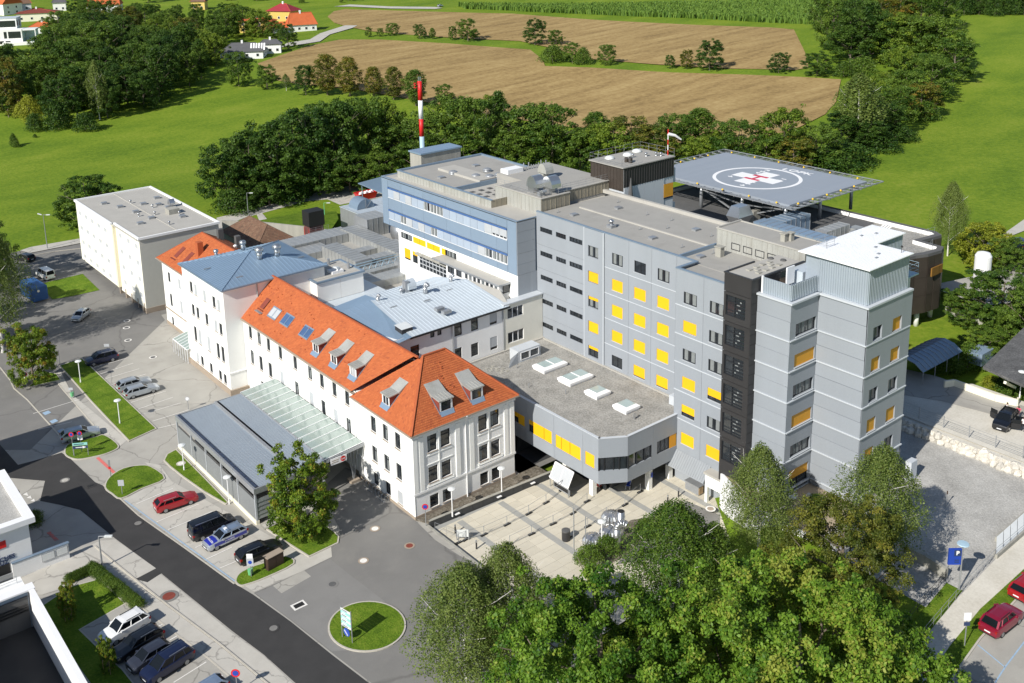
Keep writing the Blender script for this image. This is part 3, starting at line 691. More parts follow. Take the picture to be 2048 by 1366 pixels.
for x,y in((85.2,64.6),(87.6,64.7)):
 mb=MB()
 for i in range(3):
  for j in range(3):
   if(i+j)%2==0:mb.box(x+(i-1)*.62-.26,x+(i-1)*.62+.26,y+(j-1)*.62-.26,y+(j-1)*.62+.26,27.72,27.85)
 mb.build('ballast_slab',conc_wall,st)
for x,y in((89.8,64.7),(89.3,66.0)):MB().lathe((x,y,27.72),[(.35,0),(.3,.15),(.1,.2)],10).build('roof_drain',feltd,st)
# ------------------------------------------------------------------ corner tower
ct=thing('corner_tower','tall grey hospital tower with stepped storeys and white topped metal penthouse','hospital tower',(90,56,4))
led=[4.9,8.35,11.8,15.25,18.66,22.1]
zz=[3.2]+led+[26.1]
HI=[];HR=[]
for r in range(5):
 z=[22.35,18.95,15.5,12.05,8.6][r];HI.append((83.95,87.45,z,z+1.4))
 z=[22.3,18.9,15.45,12.05,8.65][r];HR+=[(88.85,90.45,z,z+1.5),(92.45,94.15,z,z+1.5)]
HR+=[(88.85,90.45,5.3,6.8),(92.45,94.15,5.3,6.8)]
HI.append((83.95,87.35,4.45,7.0))
for k,(a,b) in enumerate(zip(zz,zz[1:])):
 mid=(a+b)/2+.1
 for s0,s1,off in((a,mid,.05),(mid,b,0)):
  panels(ct,'X',XB+1.0-off,[(58.62-off,62.8)],[(s0,s1)],[],grey,.02)
  panels(ct,'X',87.73-off,[(52.92-off,58.58)],[(s0,s1)],[],grey,.02)
 panels(ct,'Y',58.6-.02,[(XB+1.0-.02,87.72)],[(a,b)],HI,grey,.02)
 panels(ct,'Y',52.9-.02*k,[(87.73,95.7+.05*k)],[(a,b)],HR,grey,.02)
mb=MB()
for z in led:
 mb.box(XB+.84,XB+1.0,58.5,62.8,z-.05,z+.07).box(XB+1.0,87.6,58.44,58.6,z-.05,z+.07).box(87.57,87.73,52.74,58.5,z-.05,z+.07).box(87.73,95.9,52.72,52.86,z-.05,z+.07)
mb.build('storey_ledge',greyl,ct)  # pale grey also stands for sun on the ledge tops
MB().box(XB+1.06,97,58.92,62.8,3,25.8).box(87.85,95.9,53.2,58.9,3,25.8).build('wall_core',grey,ct)
MB().quad((95.95,52.9,3),(95.95,62,3),(95.95,62,26.1),(95.95,52.9,26.1)).build('side_wall',grey,ct)
for i,h in enumerate(HI[:5]):window(ct,'Y',58.6,*h,'three',blind=[ None,.99, None,.99, None][i],bmat=orange,depth=.2,cur=((.35,.95) if i%2==0 else None))
window(ct,'Y',58.6,*HI[5],'two',blind=.42,bmat=orange,depth=.2)
pat=[ None,.99,.99, None,.99,.99][:0]
bp={0:( None,.99),1:(.99,.99),2:( None, None),3:(.99,.99),4:(.6, None),5:( None,.4)}
for i,h in enumerate(HR):
 v=bp[i//2][i%2];window(ct,'Y',52.88,*h,'two',blind=v,bmat=orange,depth=.2,cur=((.5,) if v is None else None))
mb=MB();sills(mb,'Y',58.6,HI,.06,.12);sills(mb,'Y',52.9,HR,.06,.14);mb.build('window_sill',greyl,ct)
MB().box(XB+.8,87.6,58.35,58.75,26.1,26.3).box(XB+.8,XB+1.3,58.75,62.8,26.1,26.3).box(87.5,95.9,52.65,53.1,26.1,26.3).box(87.5,87.95,53.1,58.35,26.1,26.3).build('parapet',greyl,ct)
MB().box(XB+1.3,97,58.75,62.8,25.8,26.15).build('roof',zincw,ct)
def trapezoid(parent,plane,c,u0,u1,z0,z1,name='profiled_sheet',pitch=.28,m= None,top= None):
 mb=MB();n=max(2,round((u1-u0)/pitch));s=(u1-u0)/n
 for i in range(n):
  u=u0+i*s;pts=[(u,0),(u+s*.42,0),(u+s*.52,.07),(u+s*.9,.07),(u+s,0)]
  zt_=z1 if top is None else top(i,n)
  for(a,da),(b,db) in zip(pts,pts[1:]):
   if plane=='X':mb.quad((c-da,b if False else a,z0),(c-da,a,zt_),(c-db,b,zt_),(c-db,b,z0))
   else:mb.quad((a,c-da,z0),(b,c-db,z0),(b,c-db,zt_),(a,c-da,zt_))
 return mb.build(name,m or trap,parent)
trapezoid(ct,'X',88.0,53.15,58.9,26.3,30.1);trapezoid(ct,'Y',53.15,88.0,95.4,26.3,30.1)
MB().box(88.1,95.3,53.25,60.6,26.1,30.0).build('penthouse',trap,ct)
trapezoid(ct,'X',83.35,58.95,62.4,26.3,28.0,'screen_fence');trapezoid(ct,'Y',58.95,83.35,87.9,26.3,28.0,'screen_fence')
MB().box(83.42,83.46,59,62.4,26.3,28.0).box(83.46,87.9,59.02,59.06,26.3,28.0).build('screen_fence_back',trap,ct)
MB().box(83.3,83.5,62.4,62.6,26.3,28.1).build('screen_post',whitep,ct)
MB().box(88.2,97,61.0,62.75,26.15,27.7).build('terrace_wall',zincw,ct)
MB().box(86.3,87.6,61.6,61.75,26.6,28.5).build('white_hood',whiteroof,ct);MB().box(86.4,87.2,61.75,62.6,26.15,27.0).build('rooftop_unit',brownc,ct)
mb=MB()
L=[(87.45,52.75),(95.6,52.75),(95.6,57.0),(101.3,57.0),(101.3,61.2),(87.45,61.2)]
mb.prism(L,30.16,30.24);
for i in range(36):
 y=52.8+i*.235;x1=95.5 if y<57 else 101.2
 if y<61.1:mb.box(87.45,x1,y,y+.07,30.24,30.29)
mb.build('penthouse_roof',whiteroof,ct)
trapezoid(ct,'Y',57.25,95.4,101.0,26.3,30.1);MB().box(95.4,101,57.35,61.0,26.1,30.0).build('penthouse_wing',trap,ct)
for x,y in((92.6,55.0),(94.3,56.4),(96.7,59.6),(98.6,59.0),(91.3,54.4)):MB().box(x-.2,x+.2,y-.12,y+.12,30.29,30.36).build('snow_guard',galv,ct)
railing(ct,[(93.3,60.9),(90.2,60.9),(90.2,59.6),(91.6,59.6)],30.29,.8)
MB().tube((94.6,53.6,30.29),(94.6,53.6,30.9),.03).lathe((94.6,53.6,30.9),[(.12,0),(.14,.1),(.03,.2)],6).build('wind_sensor',black,ct)
# ------------------------------------------------------------------ steel landing at the tower top
sp=thing('steel_platform','blue grey steel landing with handrails beside the white penthouse roof','platform',(98,55.5,26))
mb=MB().box(95.95,99.5,54.2,57.0,26.6,26.75)
mb.build('platform_deck',lightblue,sp);railing(sp,[(96,54.25),(99.4,54.25),(99.4,56.9)],26.75,1.2,n=3,m=lightblue)
MB().box(96,98.2,54.4,56.8,22.6,26.6).build('platform_support',greyl,sp)
# ------------------------------------------------------------------ low block with the gravel roof
lb=thing('low_clinic_block','two storey grey block under a gravel roof with four white skylights','hospital wing',(78,88,0))
XL=72.3
HL=[(83.6,87.8,4.05,5.65),(78.6,82.9,4.05,5.65),(76.3,77.8,4.05,5.65),(88.6,91.3,4.3,5.65)]
panels(lb,'X',XL,[(75.6,78.2),(78.2,83.2),(83.2,88.2),(88.2,101.6)],[(2.4,4.0),(4.0,8.0)],HL,grey)
window(lb,'X',XL,83.6,85.0,4.05,5.65,'one',blind=.99);window(lb,'X',XL,85.05,87.0,4.05,5.65,'two',blind=.97);window(lb,'X',XL,87.05,87.8,4.05,5.65,'one',blind=.35)
for a,b in((78.6,80.4),(80.45,81.9),(81.95,82.9)):window(lb,'X',XL,a,b,4.05,5.65,'one',blind=.99)
window(lb,'X',XL,76.3,77.8,4.05,5.65,'one',blind=.99);window(lb,'X',XL,89.9,91.3,4.3,5.65,'two',blind=.4);window(lb,'X',XL,88.6,89.85,4.3,5.65,'one',blind=.99)
chf=[(XL,75.6),(75.1,73.8)]
def wallseg(name,p,q,z0,z1,m,t=.2,parent=lb):
 d=Vector((q[0]-p[0],q[1]-p[1],0)).normalized();n=Vector((-d.y,d.x,0))*t
 a,b=Vector((*p,0)),Vector((*q,0));mb=MB()
 mb.prism([a.xy,b.xy,(b+n).xy,(a+n).xy],z0,z1); return mb.build(name,m,parent)
for z0,z1,m_,nm in((2.4,4.05,grey,'cladding_panel'),(5.65,8.0,grey,'cladding_panel')):
 wallseg(nm,chf[0],chf[1],z0,z1,m_);wallseg(nm,(75.1,73.8),(79.2,73.8),z0,z1,m_);wallseg(nm,(79.22,73.8),(XP,73.8),z0,z1,m_)
wallseg('corner_glazing',(XL+.15,75.68),(75.0,73.98),4.05,5.65,glass,.1);wallseg('corner_glazing',(75.1,73.95),(79.0,73.95),4.05,5.65,glass,.1)
wallseg('cladding_panel',(79.0,73.8),(79.9,73.8),4.05,5.65,grey);window(lb,'Y',73.8,79.95,82.0,4.05,5.65,'three');window(lb,'Y',73.8,82.05,83.2,4.05,5.65,'one',blind=.99,bmat=orange)
mb=MB()
for t in(0,.18,.5,.7,1):mb.bar((XL+.06+2.8*t,75.62-1.8*t,4.05),(XL+.06+2.8*t,75.62-1.8*t,5.65),.12 if t!=.5 else .08)
for x in(75.3,76.6,77.9,79.0):mb.bar((x,73.86,4.05),(x,73.86,5.65),.1)
mb.build('window_post',framed,lb)
poly=[(XL+.05,75.75),(75.15,74.0),(XP,74.0),(XP,74.4),(XM,74.4),(XM,101.6),(XL+.05,101.6)]
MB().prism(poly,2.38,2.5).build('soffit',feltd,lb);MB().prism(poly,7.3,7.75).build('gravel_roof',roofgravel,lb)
MB().prism([(XL+.25,77),(XM,77),(XM,101),(XL+.25,101)],2.5,7.3).build('wall_core',grey,lb)
wallseg('parapet',(XL-.03,101.6),(XL-.03,75.55),8.0,8.06,greyl,-.35 if False else .35);wallseg('parapet',(XL-.03,75.57),(75.05,73.77),8.0,8.06,greyl,.35);wallseg('parapet',(75.1,73.77),(XP,73.77),8.0,8.06,greyl,.35)
MB().box(XL+.03,XL+.3,75.9,101.6,7.3,8.0).build('parapet_back',greyl,lb)
MB().box(XM-.3,XM-.02,74.5,101.6,7.75,7.9).box(XL,XM,101.3,101.62,7.75,7.95).build('roof_upstand',feltl,lb)
def skylight(x0,x1,y0,y1,n=1):
 o=MB().box(x0,x1,y0,y1,7.75,8.25).build('skylight',whitep,lb)
 mb=MB();t=.28
 P=[(x0-.1,y0-.1),(x1+.1,y0-.1),(x1+.1,y1+.1),(x0-.1,y1+.1)];Q=[(x0+t,y0+t),(x1-t,y0+t),(x1-t,y1-t),(x0+t,y1-t)]
 for i in range(4):j=(i+1)%4;mb.quad((*P[i],8.25),(*P[j],8.25),(*Q[j],8.5),(*Q[i],8.5));mb.quad((*P[i],7.98),(*P[j],7.98),(*P[j],8.25),(*P[i],8.25))
 if n==2:y=(y0+y1)/2;x=(x0+x1)/2;mb.box(x-.06,x+.06,y0+t,y1-t,8.48,8.54)
 mb.build('skylight_frame',whitep,o);MB().box(x0+t,x1-t,y0+t,y1-t,8.44,8.49).build('skylight_pane',skyg,o)
skylight(78.95,82.8,92.6,94.8,2);skylight(78.95,82.75,87.65,89.9,2);skylight(79.0,81.25,82.95,85.0);skylight(79.0,81.2,77.95,80.05)
mb=MB().quad((76.6,97.0,7.75),(78.6,97.4,7.75),(78.6,97.4,9.3),(77.2,97.2,8.9)).box(78.6,82.4,97.4,99.2,7.75,9.35);mb.build('roof_dormer',greyl,lb)
for a,b in((79.0,80.5),(80.6,82.1)):window(lb,'Y',97.36,a,b,8.05,9.1,'one',frame=framew,gl=skyg,depth=.03)
for x,y in((77.5,96.4),(77.3,86.7),(75.0,91)):MB().tube((x,y,7.75),(x,y,8.3),.05,n=6).bar((x,y,8.2),(x+.25,y,8.3),.05).build('roof_pipe',galv,lb)
MB().tube((79.0,76.6,7.75),(79.0,76.6,8.6),.13,n=8).build('roof_pipe',steel,lb)
for cx,cy in((75.0,98.4),(75.6,97.0)):
 mb=MB()
 for i,j in((0,0),(1,1),(-1,1),(1,-1),(-1,-1)):mb.box(cx+i*.5-.2,cx+i*.5+.2,cy+j*.45-.2,cy+j*.45+.2,7.75,7.82)
 mb.build('ballast_slab',conc_wall,lb)
MB().box(XM-1.6,XM-.1,74.6,76.6,7.75,8.9).build('roof_box',greyl,lb)
# ground floor under the overhang
MB().box(75.2,75.4,77.5,96,PZ,2.4).build('glass_front',glass,lb)
mb=MB()
for y in(78,81,84,87,90,93):mb.box(75.1,75.2,y,y+.12,PZ,2.4)
mb.build('glazing_bar',framed,lb)
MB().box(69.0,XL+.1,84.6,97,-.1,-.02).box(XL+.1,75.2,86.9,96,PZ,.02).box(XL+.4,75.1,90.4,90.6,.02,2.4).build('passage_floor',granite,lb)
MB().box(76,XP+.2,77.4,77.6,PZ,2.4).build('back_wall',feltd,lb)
for p in((73.6,77.9),(79.3,74.5),(73.3,82.2),(82.9,74.6)):MB().box(p[0]-.3,p[0]+.3,p[1]-.3,p[1]+.3,PZ,2.4).build('column',white,lb)
for p in((73.6,77.55),(79.3,74.15)):MB().box(p[0]+.02,p[0]+.26,p[1]-.06,p[1]-.02,1.2,1.8).build('blue_sign',bluep,lb)
# entrance side of the ward wing: white ground floor with lean-to metal roof
en=thing('entrance_porch','white ground floor porch with sloping ribbed metal roof below grey ward wall','porch',(84,70,PZ))
MB().box(84.4,86.4,69.2,74.0,PZ,2.3).build('porch_wall',white,en)
mb=MB().quad((82.6,69.4,2.05),(XP-.02,69.4,3.5),(XP-.02,75.6,3.5),(82.6,75.6,2.05))
mb=MB();a,b,c_,d_=(82.0,68.6,1.9),(82.0,75.2,1.9),(XP-.03,75.2,3.55),(XP-.03,68.6,3.55)
mb.quad(a,d_,c_,b);mb.quad((82.0,68.6,1.8),(82.0,75.2,1.8),(XP-.03,75.2,3.45),(XP-.03,68.6,3.45));seams(mb,a,b,d_,c_,20,.06,.06);mb.build('metal_roof',mat('ribbed_grey_metal',(.27,.29,.31),.5,.06),en)
MB().box(82.2,84.2,62.2,68.5,1.6,3.1).build('porch_fascia',white,en)
MB().box(82.0,86,61.6,68.6,3.1,3.35).build('porch_roof',feltl,en)
for y in(62.4,65.6,68.3):MB().box(82.15,82.5,y-.17,y+.17,PZ,1.7).build('porch_post',white,en)
MB().box(85.5,86,61.8,69,PZ,1.8).build('porch_back',plinth,en)
gb=thing('grey_bench_cabinet','grey metal cabinet with timber end standing by white porch wall','cabinet',(82.6,71.0,PZ))
MB().box(82.4,83.2,69.6,71.6,PZ+.1,.75).box(82.3,83.3,69.5,71.7,.75,.8).build('cabinet_body',galv,gb);MB().box(82.45,83.15,69.52,69.6,PZ+.2,.7).build('cabinet_end',woodm,gb)
# ------------------------------------------------------------------ blue clad wing
bw=thing('blue_clad_wing','pale blue clad wing with two bands of shutters standing on a white storey','hospital wing',(83,120,0))
XU,YU=83.05,102.76
def strip(z0,z1,spec):
 """one band of shutters, windows and blinds"""
 n=len(spec);u1,u0=135.1,104.85;s=(u1-u0)/n
 for i,k in enumerate(spec):
  b=u1-i*s;a=b-s
  if k=='w':window(bw,'X',XU,a+.03,b-.03,z0,z1,'two',frame=framew,gl=glass,depth=.03,cur=((.05,.8) if i%3 else(.0,)))
  elif k=='h':window(bw,'X',XU,a+.03,b-.03,z0,z1,'two',frame=framew,blind=.7,bmat=louvre,depth=.03)
  else:MB().box(XU-(.03 if k=='s' else .06),XU+.1,a+.025,b-.025,z0 if k=='s' else z0+.12,z1).build('shutter',bluelt if k=='s' else louvre,bw)
 MB().box(XU+.1,XU+.2,u0,u1,z0-.05,z1+.05).build('band_back',framew,bw)
 MB().box(XU-.12,XU,u0,u1,z1,z1+.22).build('blind_box',bluedk,bw)
 MB().box(XU-.06,XU,u0,u1,z0-.08,z0-.02).build('band_sill',framew,bw)
strip(22.0,23.4,'sgsgsswwwssssssghh'.replace('g','g'));strip(18.45,19.75,'sswgsgswssssssgwww'[:18])
for u0,u1 in((104.85,107.2),(107.2,113.2),(113.2,119.2),(119.2,125.2),(125.2,131.2),(131.2,135.12)):
 for z0,z1 in((17.35,18.3),(20.05,21.9),(23.7,25.0)):
  MB().box(XU,XU+.1,u0+.015,u1-.015,z0+.01,z1-.01).build('cladding_panel',bluec,bw)
for z0,z1 in((17.35,25.0),):
 MB().box(XU,XU+.1,102.88,104.8,z0+.01,z1).box(XU,XU+.1,135.15,136.9,z0+.01,z1).build('end_panel',bluec,bw)
for z in[17.35+1.53*i for i in range(5)]:MB().box(XU+.03,XM-.2,YU,YU+.1,z+.012,z+1.53-.012).build('cladding_panel',grey,bw)
MB().box(XM-.9,XM+.05,YU-.02,YU+.1,14.4,17.33).box(XU+.1,XM-.9,YU,YU+.1,14.4,17.33).build('lower_side_wall',grey,bw)
MB().box(XU+.21,101,YU+.1,136.85,17.2,24.9).build('upper_core',bluec,bw)
HW=[(128.9,132.0,15.95,16.95),(125.1,128.6,15.95,16.95),(121.3,124.8,15.95,16.95),(117.1,120.9,15.95,16.95),(129.5,131.2,12.65,14.5),(127.5,128.9,12.65,14.5),(118.0,127.0,12.3,14.4)]
mb=MB();facade(mb,'X',XU+.12,102.8,132.75,0,17.3,HW,.2);mb.box(XU+.34,101,102.9,132.7,0,17.2);mb.quad((XU+.12,132.75,0),(101,132.75,0),(101,132.75,17.2),(XU+.12,132.75,17.2));mb.build('white_wall',white,bw)
window(bw,'X',XU+.12,*HW[0],'four',cur=(.1,.9));
for k in(1,2):
 a,b,z0,z1=HW[k];m_=(a+b)/2;window(bw,'X',XU+.12,a,m_-.02,z0,z1,'two',blind=.99);window(bw,'X',XU+.12,m_+.02,b,z0,z1,'two',blind=.99,bmat=(orange if False else yellow))
a,b,z0,z1=HW[3];window(bw,'X',XU+.12,a,b-.9,z0,z1,'four',cur=(.2,.8));window(bw,'X',XU+.12,b-.88,b,z0,z1,'one',blind=.9)
window(bw,'X',XU+.12,*HW[4],'two',blind=.82);window(bw,'X',XU+.12,*HW[5],'two',blind=.3)
for i in range(10):
 for j in range(3):window(bw,'X',XU+.12,118.0+.9*i,118.9+.9*i,12.3+.7*j,13.0+.7*j,'one',frame=louvre,depth=.05)
MB().box(XU-.45,XU+.12,117.6,127.4,14.45,14.7).build('canopy_ledge',conc_wall,bw)
# bay with the flat roof
XA=81.35
HB2=[(105.1+.98*i,105.9+.98*i,14.7,15.6) for i in range(8)]
mb=MB();facade(mb,'X',XA,104.75,117.2,13.7,15.8,HB2+[(113.4,114.8,14.6,15.6),(115.2,116.9,14.6,15.6)],.15);mb.box(XA+.2,XU+.1,104.9,117.2,13.4,15.75);mb.quad((XA,104.75,13.4),(XM-.9,104.75,13.4),(XM-.9,104.75,15.8),(XA,104.75,15.8));mb.build('bay_wall',trimw,bw)
for i,h in enumerate(HB2):window(bw,'X',XA,*h,'one',frame=framew,gl=glassl if i%3==0 else glass,depth=.1)
window(bw,'X',XA,113.4,114.8,14.6,15.6,'one');window(bw,'X',XA,115.2,116.9,14.6,15.6,'two')
window(bw,'Y',104.7,82.0,84.3,14.55,15.7,'two',depth=-.02)
MB().box(XA-.25,XU+.2,104.45,120.5,15.85,16.0).box(XU,XM-1.3,104.45,104.8,15.85,16.0).build('bay_roof',feltl,bw)
MB().box(XA-.3,XA-.22,104.4,120.5,15.78,16.02).box(XA-.22,XM-1.3,104.38,104.45,15.78,16.02).build('roof_edge',galv,bw)
# roof of the blue wing
MB().box(XU,101,YU,136.9,24.9,25.02).build('roof',feltl,bw)
MB().box(XU-.05,XU+.35,YU-.02,136.95,25.02,25.12).box(XU+.35,XM+1,YU-.02,YU+.2,25.02,25.12).box(XU+.35,101,136.6,136.95,25.02,25.12).build('parapet',bluec,bw)
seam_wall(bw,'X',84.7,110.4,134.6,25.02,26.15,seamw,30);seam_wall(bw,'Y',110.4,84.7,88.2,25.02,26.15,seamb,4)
MB().box(84.76,101.5,119.8,134.6,25.02,25.95).build('raised_roof',felt,bw);MB().box(84.76,87.6,110.46,119.8,25.02,25.5).box(87.6,94,113.2,119.8,25.02,25.45).build('sunk_roof',feltl,bw)
MB().box(84.6,84.95,110.3,134.8,26.15,26.25).box(84.95,101.6,134.4,134.8,25.95,26.25).box(101.3,101.65,119.6,134.4,25.95,26.2).box(84.95,101.6,119.6,119.85,25.1,26.15).build('raised_parapet',zincg,bw)
MB().box(90,93.2,120.0,131,25.95,26.3).build('roof_hump',feltl,bw)
for x,y in((90.2,127.2),(95.1,124.8),(94.5,121.1),(92.8,121.2),(91.5,123.0)):dome(bw,x,y,25.95,.62)
for x,y in((87.4,126.4),(92.5,124.5),(98.8,122.6),(96,129)):hatch(bw,x,y,25.95,.9,.8,.2,galv)
for i in range(9):MB().box(86.6+1.6*(i%3),87.3+1.6*(i%3),114+1.7*(i//3),114.7+1.7*(i//3),25.5,25.56).build('ballast_slab',feltd,bw)
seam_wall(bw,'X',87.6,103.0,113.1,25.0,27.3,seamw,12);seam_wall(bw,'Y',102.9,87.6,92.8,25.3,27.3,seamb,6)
MB().box(87.66,92.8,102.96,113.1,25,27.2).build('machine_block',felt,bw);MB().box(87.5,92.9,102.8,103.1,27.3,27.4).box(87.5,87.8,103.1,113.2,27.3,27.4).build('block_edge',feltl,bw)
railing(bw,[(92.6,103.2),(87.9,103.2),(87.9,112.9)],27.35,1.0)
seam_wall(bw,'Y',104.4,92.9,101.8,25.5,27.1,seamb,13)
MB().box(92.9,103.2,104.46,119.5,25,27.05).build('rear_roof_block',felt,bw);MB().box(92.8,103.2,104.3,104.6,27.1,27.22).build('block_edge',feltl,bw)
railing(bw,[(93,104.6),(102,104.6)],27.1,1.0)
MB().box(93.5,96.5,117.5,119.3,27.05,27.7).build('white_upstand',whitep,bw)
mb=MB()
for i in range(10):mb.tube((97+.5*i,118,27.05),(97+.5*i,118,27.05+random.uniform(.5,1.2)),.1,n=6)
mb.build('pipe_cluster',galv,bw)
def hood(parent,x,y,z,s,m=steel,rz=0,name='air_hood'):
 """quarter-round air hood on a square neck, mouth towards -Y"""
 mb=MB();mb.box(x-.35*s,x+.35*s,y-.2*s,y+.5*s,z,z+.55*s);n=9
 pr=[(y-.8*s+1.3*s*(1-math.cos(math.pi*.5*i/n*2))/2*1.0,z+.55*s+s*.95*math.sin(math.pi*i/n)) for i in range(n+1)]
 k=len(mb.v)
 for(a,e),(b,f) in zip(pr,pr[1:]):mb.quad((x-.5*s,a,e),(x+.5*s,a,e),(x+.5*s,b,f),(x-.5*s,b,f))
 mb.quad(*[(x-.5*s,a,e) for a,e in pr]);mb.quad(*[(x+.5*s,a,e) for a,e in pr[::-1]])
 return mb.build(name,m,parent)
for x,y in((89.6,106.6),(91.0,104.9)):hood(bw,x,y,27.2,1.7)
hood(bw,96.5,112.5,27.05,1.5,seamw)
MB().box(88.6,89.6,104.4,105.0,27.2,27.8).tube((88.7,104.1,27.9),(89.5,104.1,27.9),.25).build('roof_unit',galv,bw)
# plant tower behind the blue wing
ptw=thing('roof_plant_house','small grey roof house with blue edge behind the blue clad wing','roof house',(96,136,25))
MB().box(91.0,99,137.2,140.5,0,27.2).build('wall',conc_wall,ptw);MB().box(90.8,99.2,137.0,140.7,27.2,27.45).build('roof',zincb,ptw)
# lift house with black seamed cladding
lh=thing('lift_house','dark clad lift house with railed grey roof next to the helipad','roof house',(107,104,16))
Y0,Z1=101.3,29.5
seam_wall(lh,'Y',Y0,101.9,112.4,26.6,Z1,anthra,20,out=-.08);seam_wall(lh,'X',101.9,Y0+.1,108.2,26.0,Z1,brownc,10)
MB().box(101.96,112.4,Y0+.06,108.2,12,Z1-.1).build('wall_core',greyl,lh);MB().box(101.6,112.6,Y0-.15,108.4,Z1,Z1+.15).build('roof',felt,lh)
for i in range(4):MB().box(102+2.1*i,104.08+2.1*i,Y0-.02,Y0+.05,20,26.55).build('cladding_panel',greyl,lh)
window(lh,'Y',Y0,110.3,112.3,23.3,25.6,'two',blind=.85,bmat=orange,depth=.02)
MB().box(112.4,113.4,Y0+.5,Y0+2,25.4,27.6).box(112.4,113.4,Y0+.5,Y0+2,20,22.2).build('air_outlet',greyl,lh)
railing(lh,[(101.8,108.3),(112.5,108.3),(112.5,Y0)],Z1+.15,1.1,n=2,step=1.8);railing(lh,[(101.8,108.3),(101.8,Y0+.3),(105,Y0+.3)],Z1+.15,1.1,n=2,step=1.8)
for x,y in((107.6,106.2),(110.4,107.0),(104.2,106.6)):MB().lathe((x,y,Z1+.15),[(.75,0),(.75,.15),(.6,.35),(.2,.48)],12).build('dome_light',skyl,lh, True)
for x,y in((107.2,104.8),(109.3,104.0),(110.6,103.2),(111,102.6)):roofvent(lh,x,y,Z1+.15,.6,.16)
for x,y in((104.5,103.4),(105.1,103.1),(104.6,102.7)):MB().lathe((x,y,Z1+.15),[(.28,0),(.28,.7),(.1,.75)],10).build('roof_drum',brownc,lh)
MB().lathe((103,101.0,24.8),[(.4,0),(.3,.8),(.05,3.2)],8).build('antenna_cone',feltd,lh)
wsx,wsy=112.2,102.3
ws=thing('windsock','white windsock on red and white pole above the lift house','windsock',(wsx,wsy,Z1+.15))
mb=MB()
for k in range(5):mb.mi=k%2;mb.tube((wsx,wsy,Z1+.15+.8*k),(wsx,wsy,Z1+.95+.8*k),.07,n=8)
mb.build('pole',[redp,whitep],ws)
MB().tube((wsx,wsy,Z1+3.4),(wsx+1.0,wsy-.5,Z1+3.1),.26,.2,10).tube((wsx+1.0,wsy-.5,Z1+3.1),(wsx+1.9,wsy-.9,Z1+2.4),.2,.12,10).build('sock',whitep,ws)
# ------------------------------------------------------------------ the block with the pale metal roof
mbk=thing('metal_roof_block','white two storey link block under a broad pale blue standing seam roof','hospital wing',(72,107,0))
HM=[(71.5,72.7,12.1,13.7),(74.2,75.35,12.1,13.7),(77.3,78.5,12.1,13.65),(71.5,72.6,8.6,10.4),(74.1,75.3,8.5,10.3),(77.3,78.5,8.5,10.3),(64.7,66.0,11.1,12.7),(67.75,68.4,13.0,13.75),(68.85,69.5,13.0,13.75)]
YM=101.7
mb=MB();facade(mb,'Y',YM,62,79.6,0,14.2,HM,.18);mb.box(62,79.6,YM+.2,115,0,14.1);mb.build('wall',trimw,mbk)
for i,h in enumerate(HM):window(mbk,'Y',YM,*h,'tall' if h[3]-h[2]>1 else 'one',blind=(.75 if i in(2,5) else None),bmat=louvre)
HC=[(80.25,83.0,12.15,13.65),(80.25,83.05,8.6,10.2)]
mb=MB();facade(mb,'Y',YM-.1,79.6,XM-.05,7,14.3,HC,.2);mb.box(79.6,XM-.05,YM+.1,YU-.05,7,14.25);mb.build('cream_wall',mat('stair_render',(.72,.70,.62),.85,.05),mbk)
for h in HC:window(mbk,'Y',YM-.1,*h,'three',frame=framew,depth=.12)
MB().box(79.5,XM-.05,YM-.3,YU+.05,14.3,14.45).build('ledge',greyl,mbk)
MB().tube((79.5,YM-.12,7.8),(79.5,YM-.12,14.1),.06).tube((71.1,YM-.1,7.8),(71.1,YM-.1,14.1),.06).build('downpipe',galv,mbk)
mb=MB()
e0,e1,r0,r1,b0,b1=(64.6,101.2,14.2),(80.35,101.2,14.2),(64.6,109.4,16.0),(79.4,109.4,16.0),(66.5,115.2,15.2),(78.0,115.2,15.2)
mb.quad(e0,e1,r1,r0);mb.quad(r0,r1,b1,b0);seams(mb,e0,e1,r0,r1,28);seams(mb,r0,r1,b0,b1,24)
mb.bar(r0,r1,.12,.08);mb.quad((80.35,101.2,14.1),(79.4,109.4,15.9),r1,e1);mb.quad(e0,(64.6,101.2,14.0),(80.35,101.2,14.0),e1);mb.build('metal_roof',zincw,mbk)
MB().box(64.4,80.4,101.12,101.2,13.95,14.2).build('eaves_gutter',framed,mbk)
mb=MB();a,b,c_,d_=(62.6,101.1,13.95),(64.6,101.1,14.22),(66.2,112.5,15.75),(61.8,113.5,14.6)
mb.quad(a,b,c_,d_);seams(mb,a,b,d_,c_,5);mb.quad((61.8,113.5,14.6),(66.2,112.5,15.75),(66.5,115.3,15.3),(61.0,116.5,14.2));mb.build('blue_roof_strip',zincb,mbk)
MB().quad((79.4,109.4,16.0),(81.3,104.5,15.3),(80.35,101.2,14.2),(80.3,101.2,14.2)).build('roof_flashing',feltl,mbk)
o=MB().box(64.0,65.6,102.4,104.0,14.2,14.95).build('roof_light',anthra,mbk);MB().quad((63.9,102.3,14.97),(65.7,102.3,14.97),(65.7,104.1,15.1),(63.9,104.1,15.1)).build('roof_light_dome',skyl,o)
def duct_elbow(parent,x,y,z,r,h,m=steel,name='swan_neck_vent'):
 mb=MB();mb.tube((x,y,z),(x,y,z+h),r,n=10);P=[(x,y-r*1.3+r*1.3*math.cos(t),z+h+r*1.5*math.sin(t)) for t in[math.pi*i/6*.8 for i in range(7)]]
 for a,b in zip(P,P[1:]):mb.tube(a,b,r,n=10)
 return mb.build(name,m,parent, True)
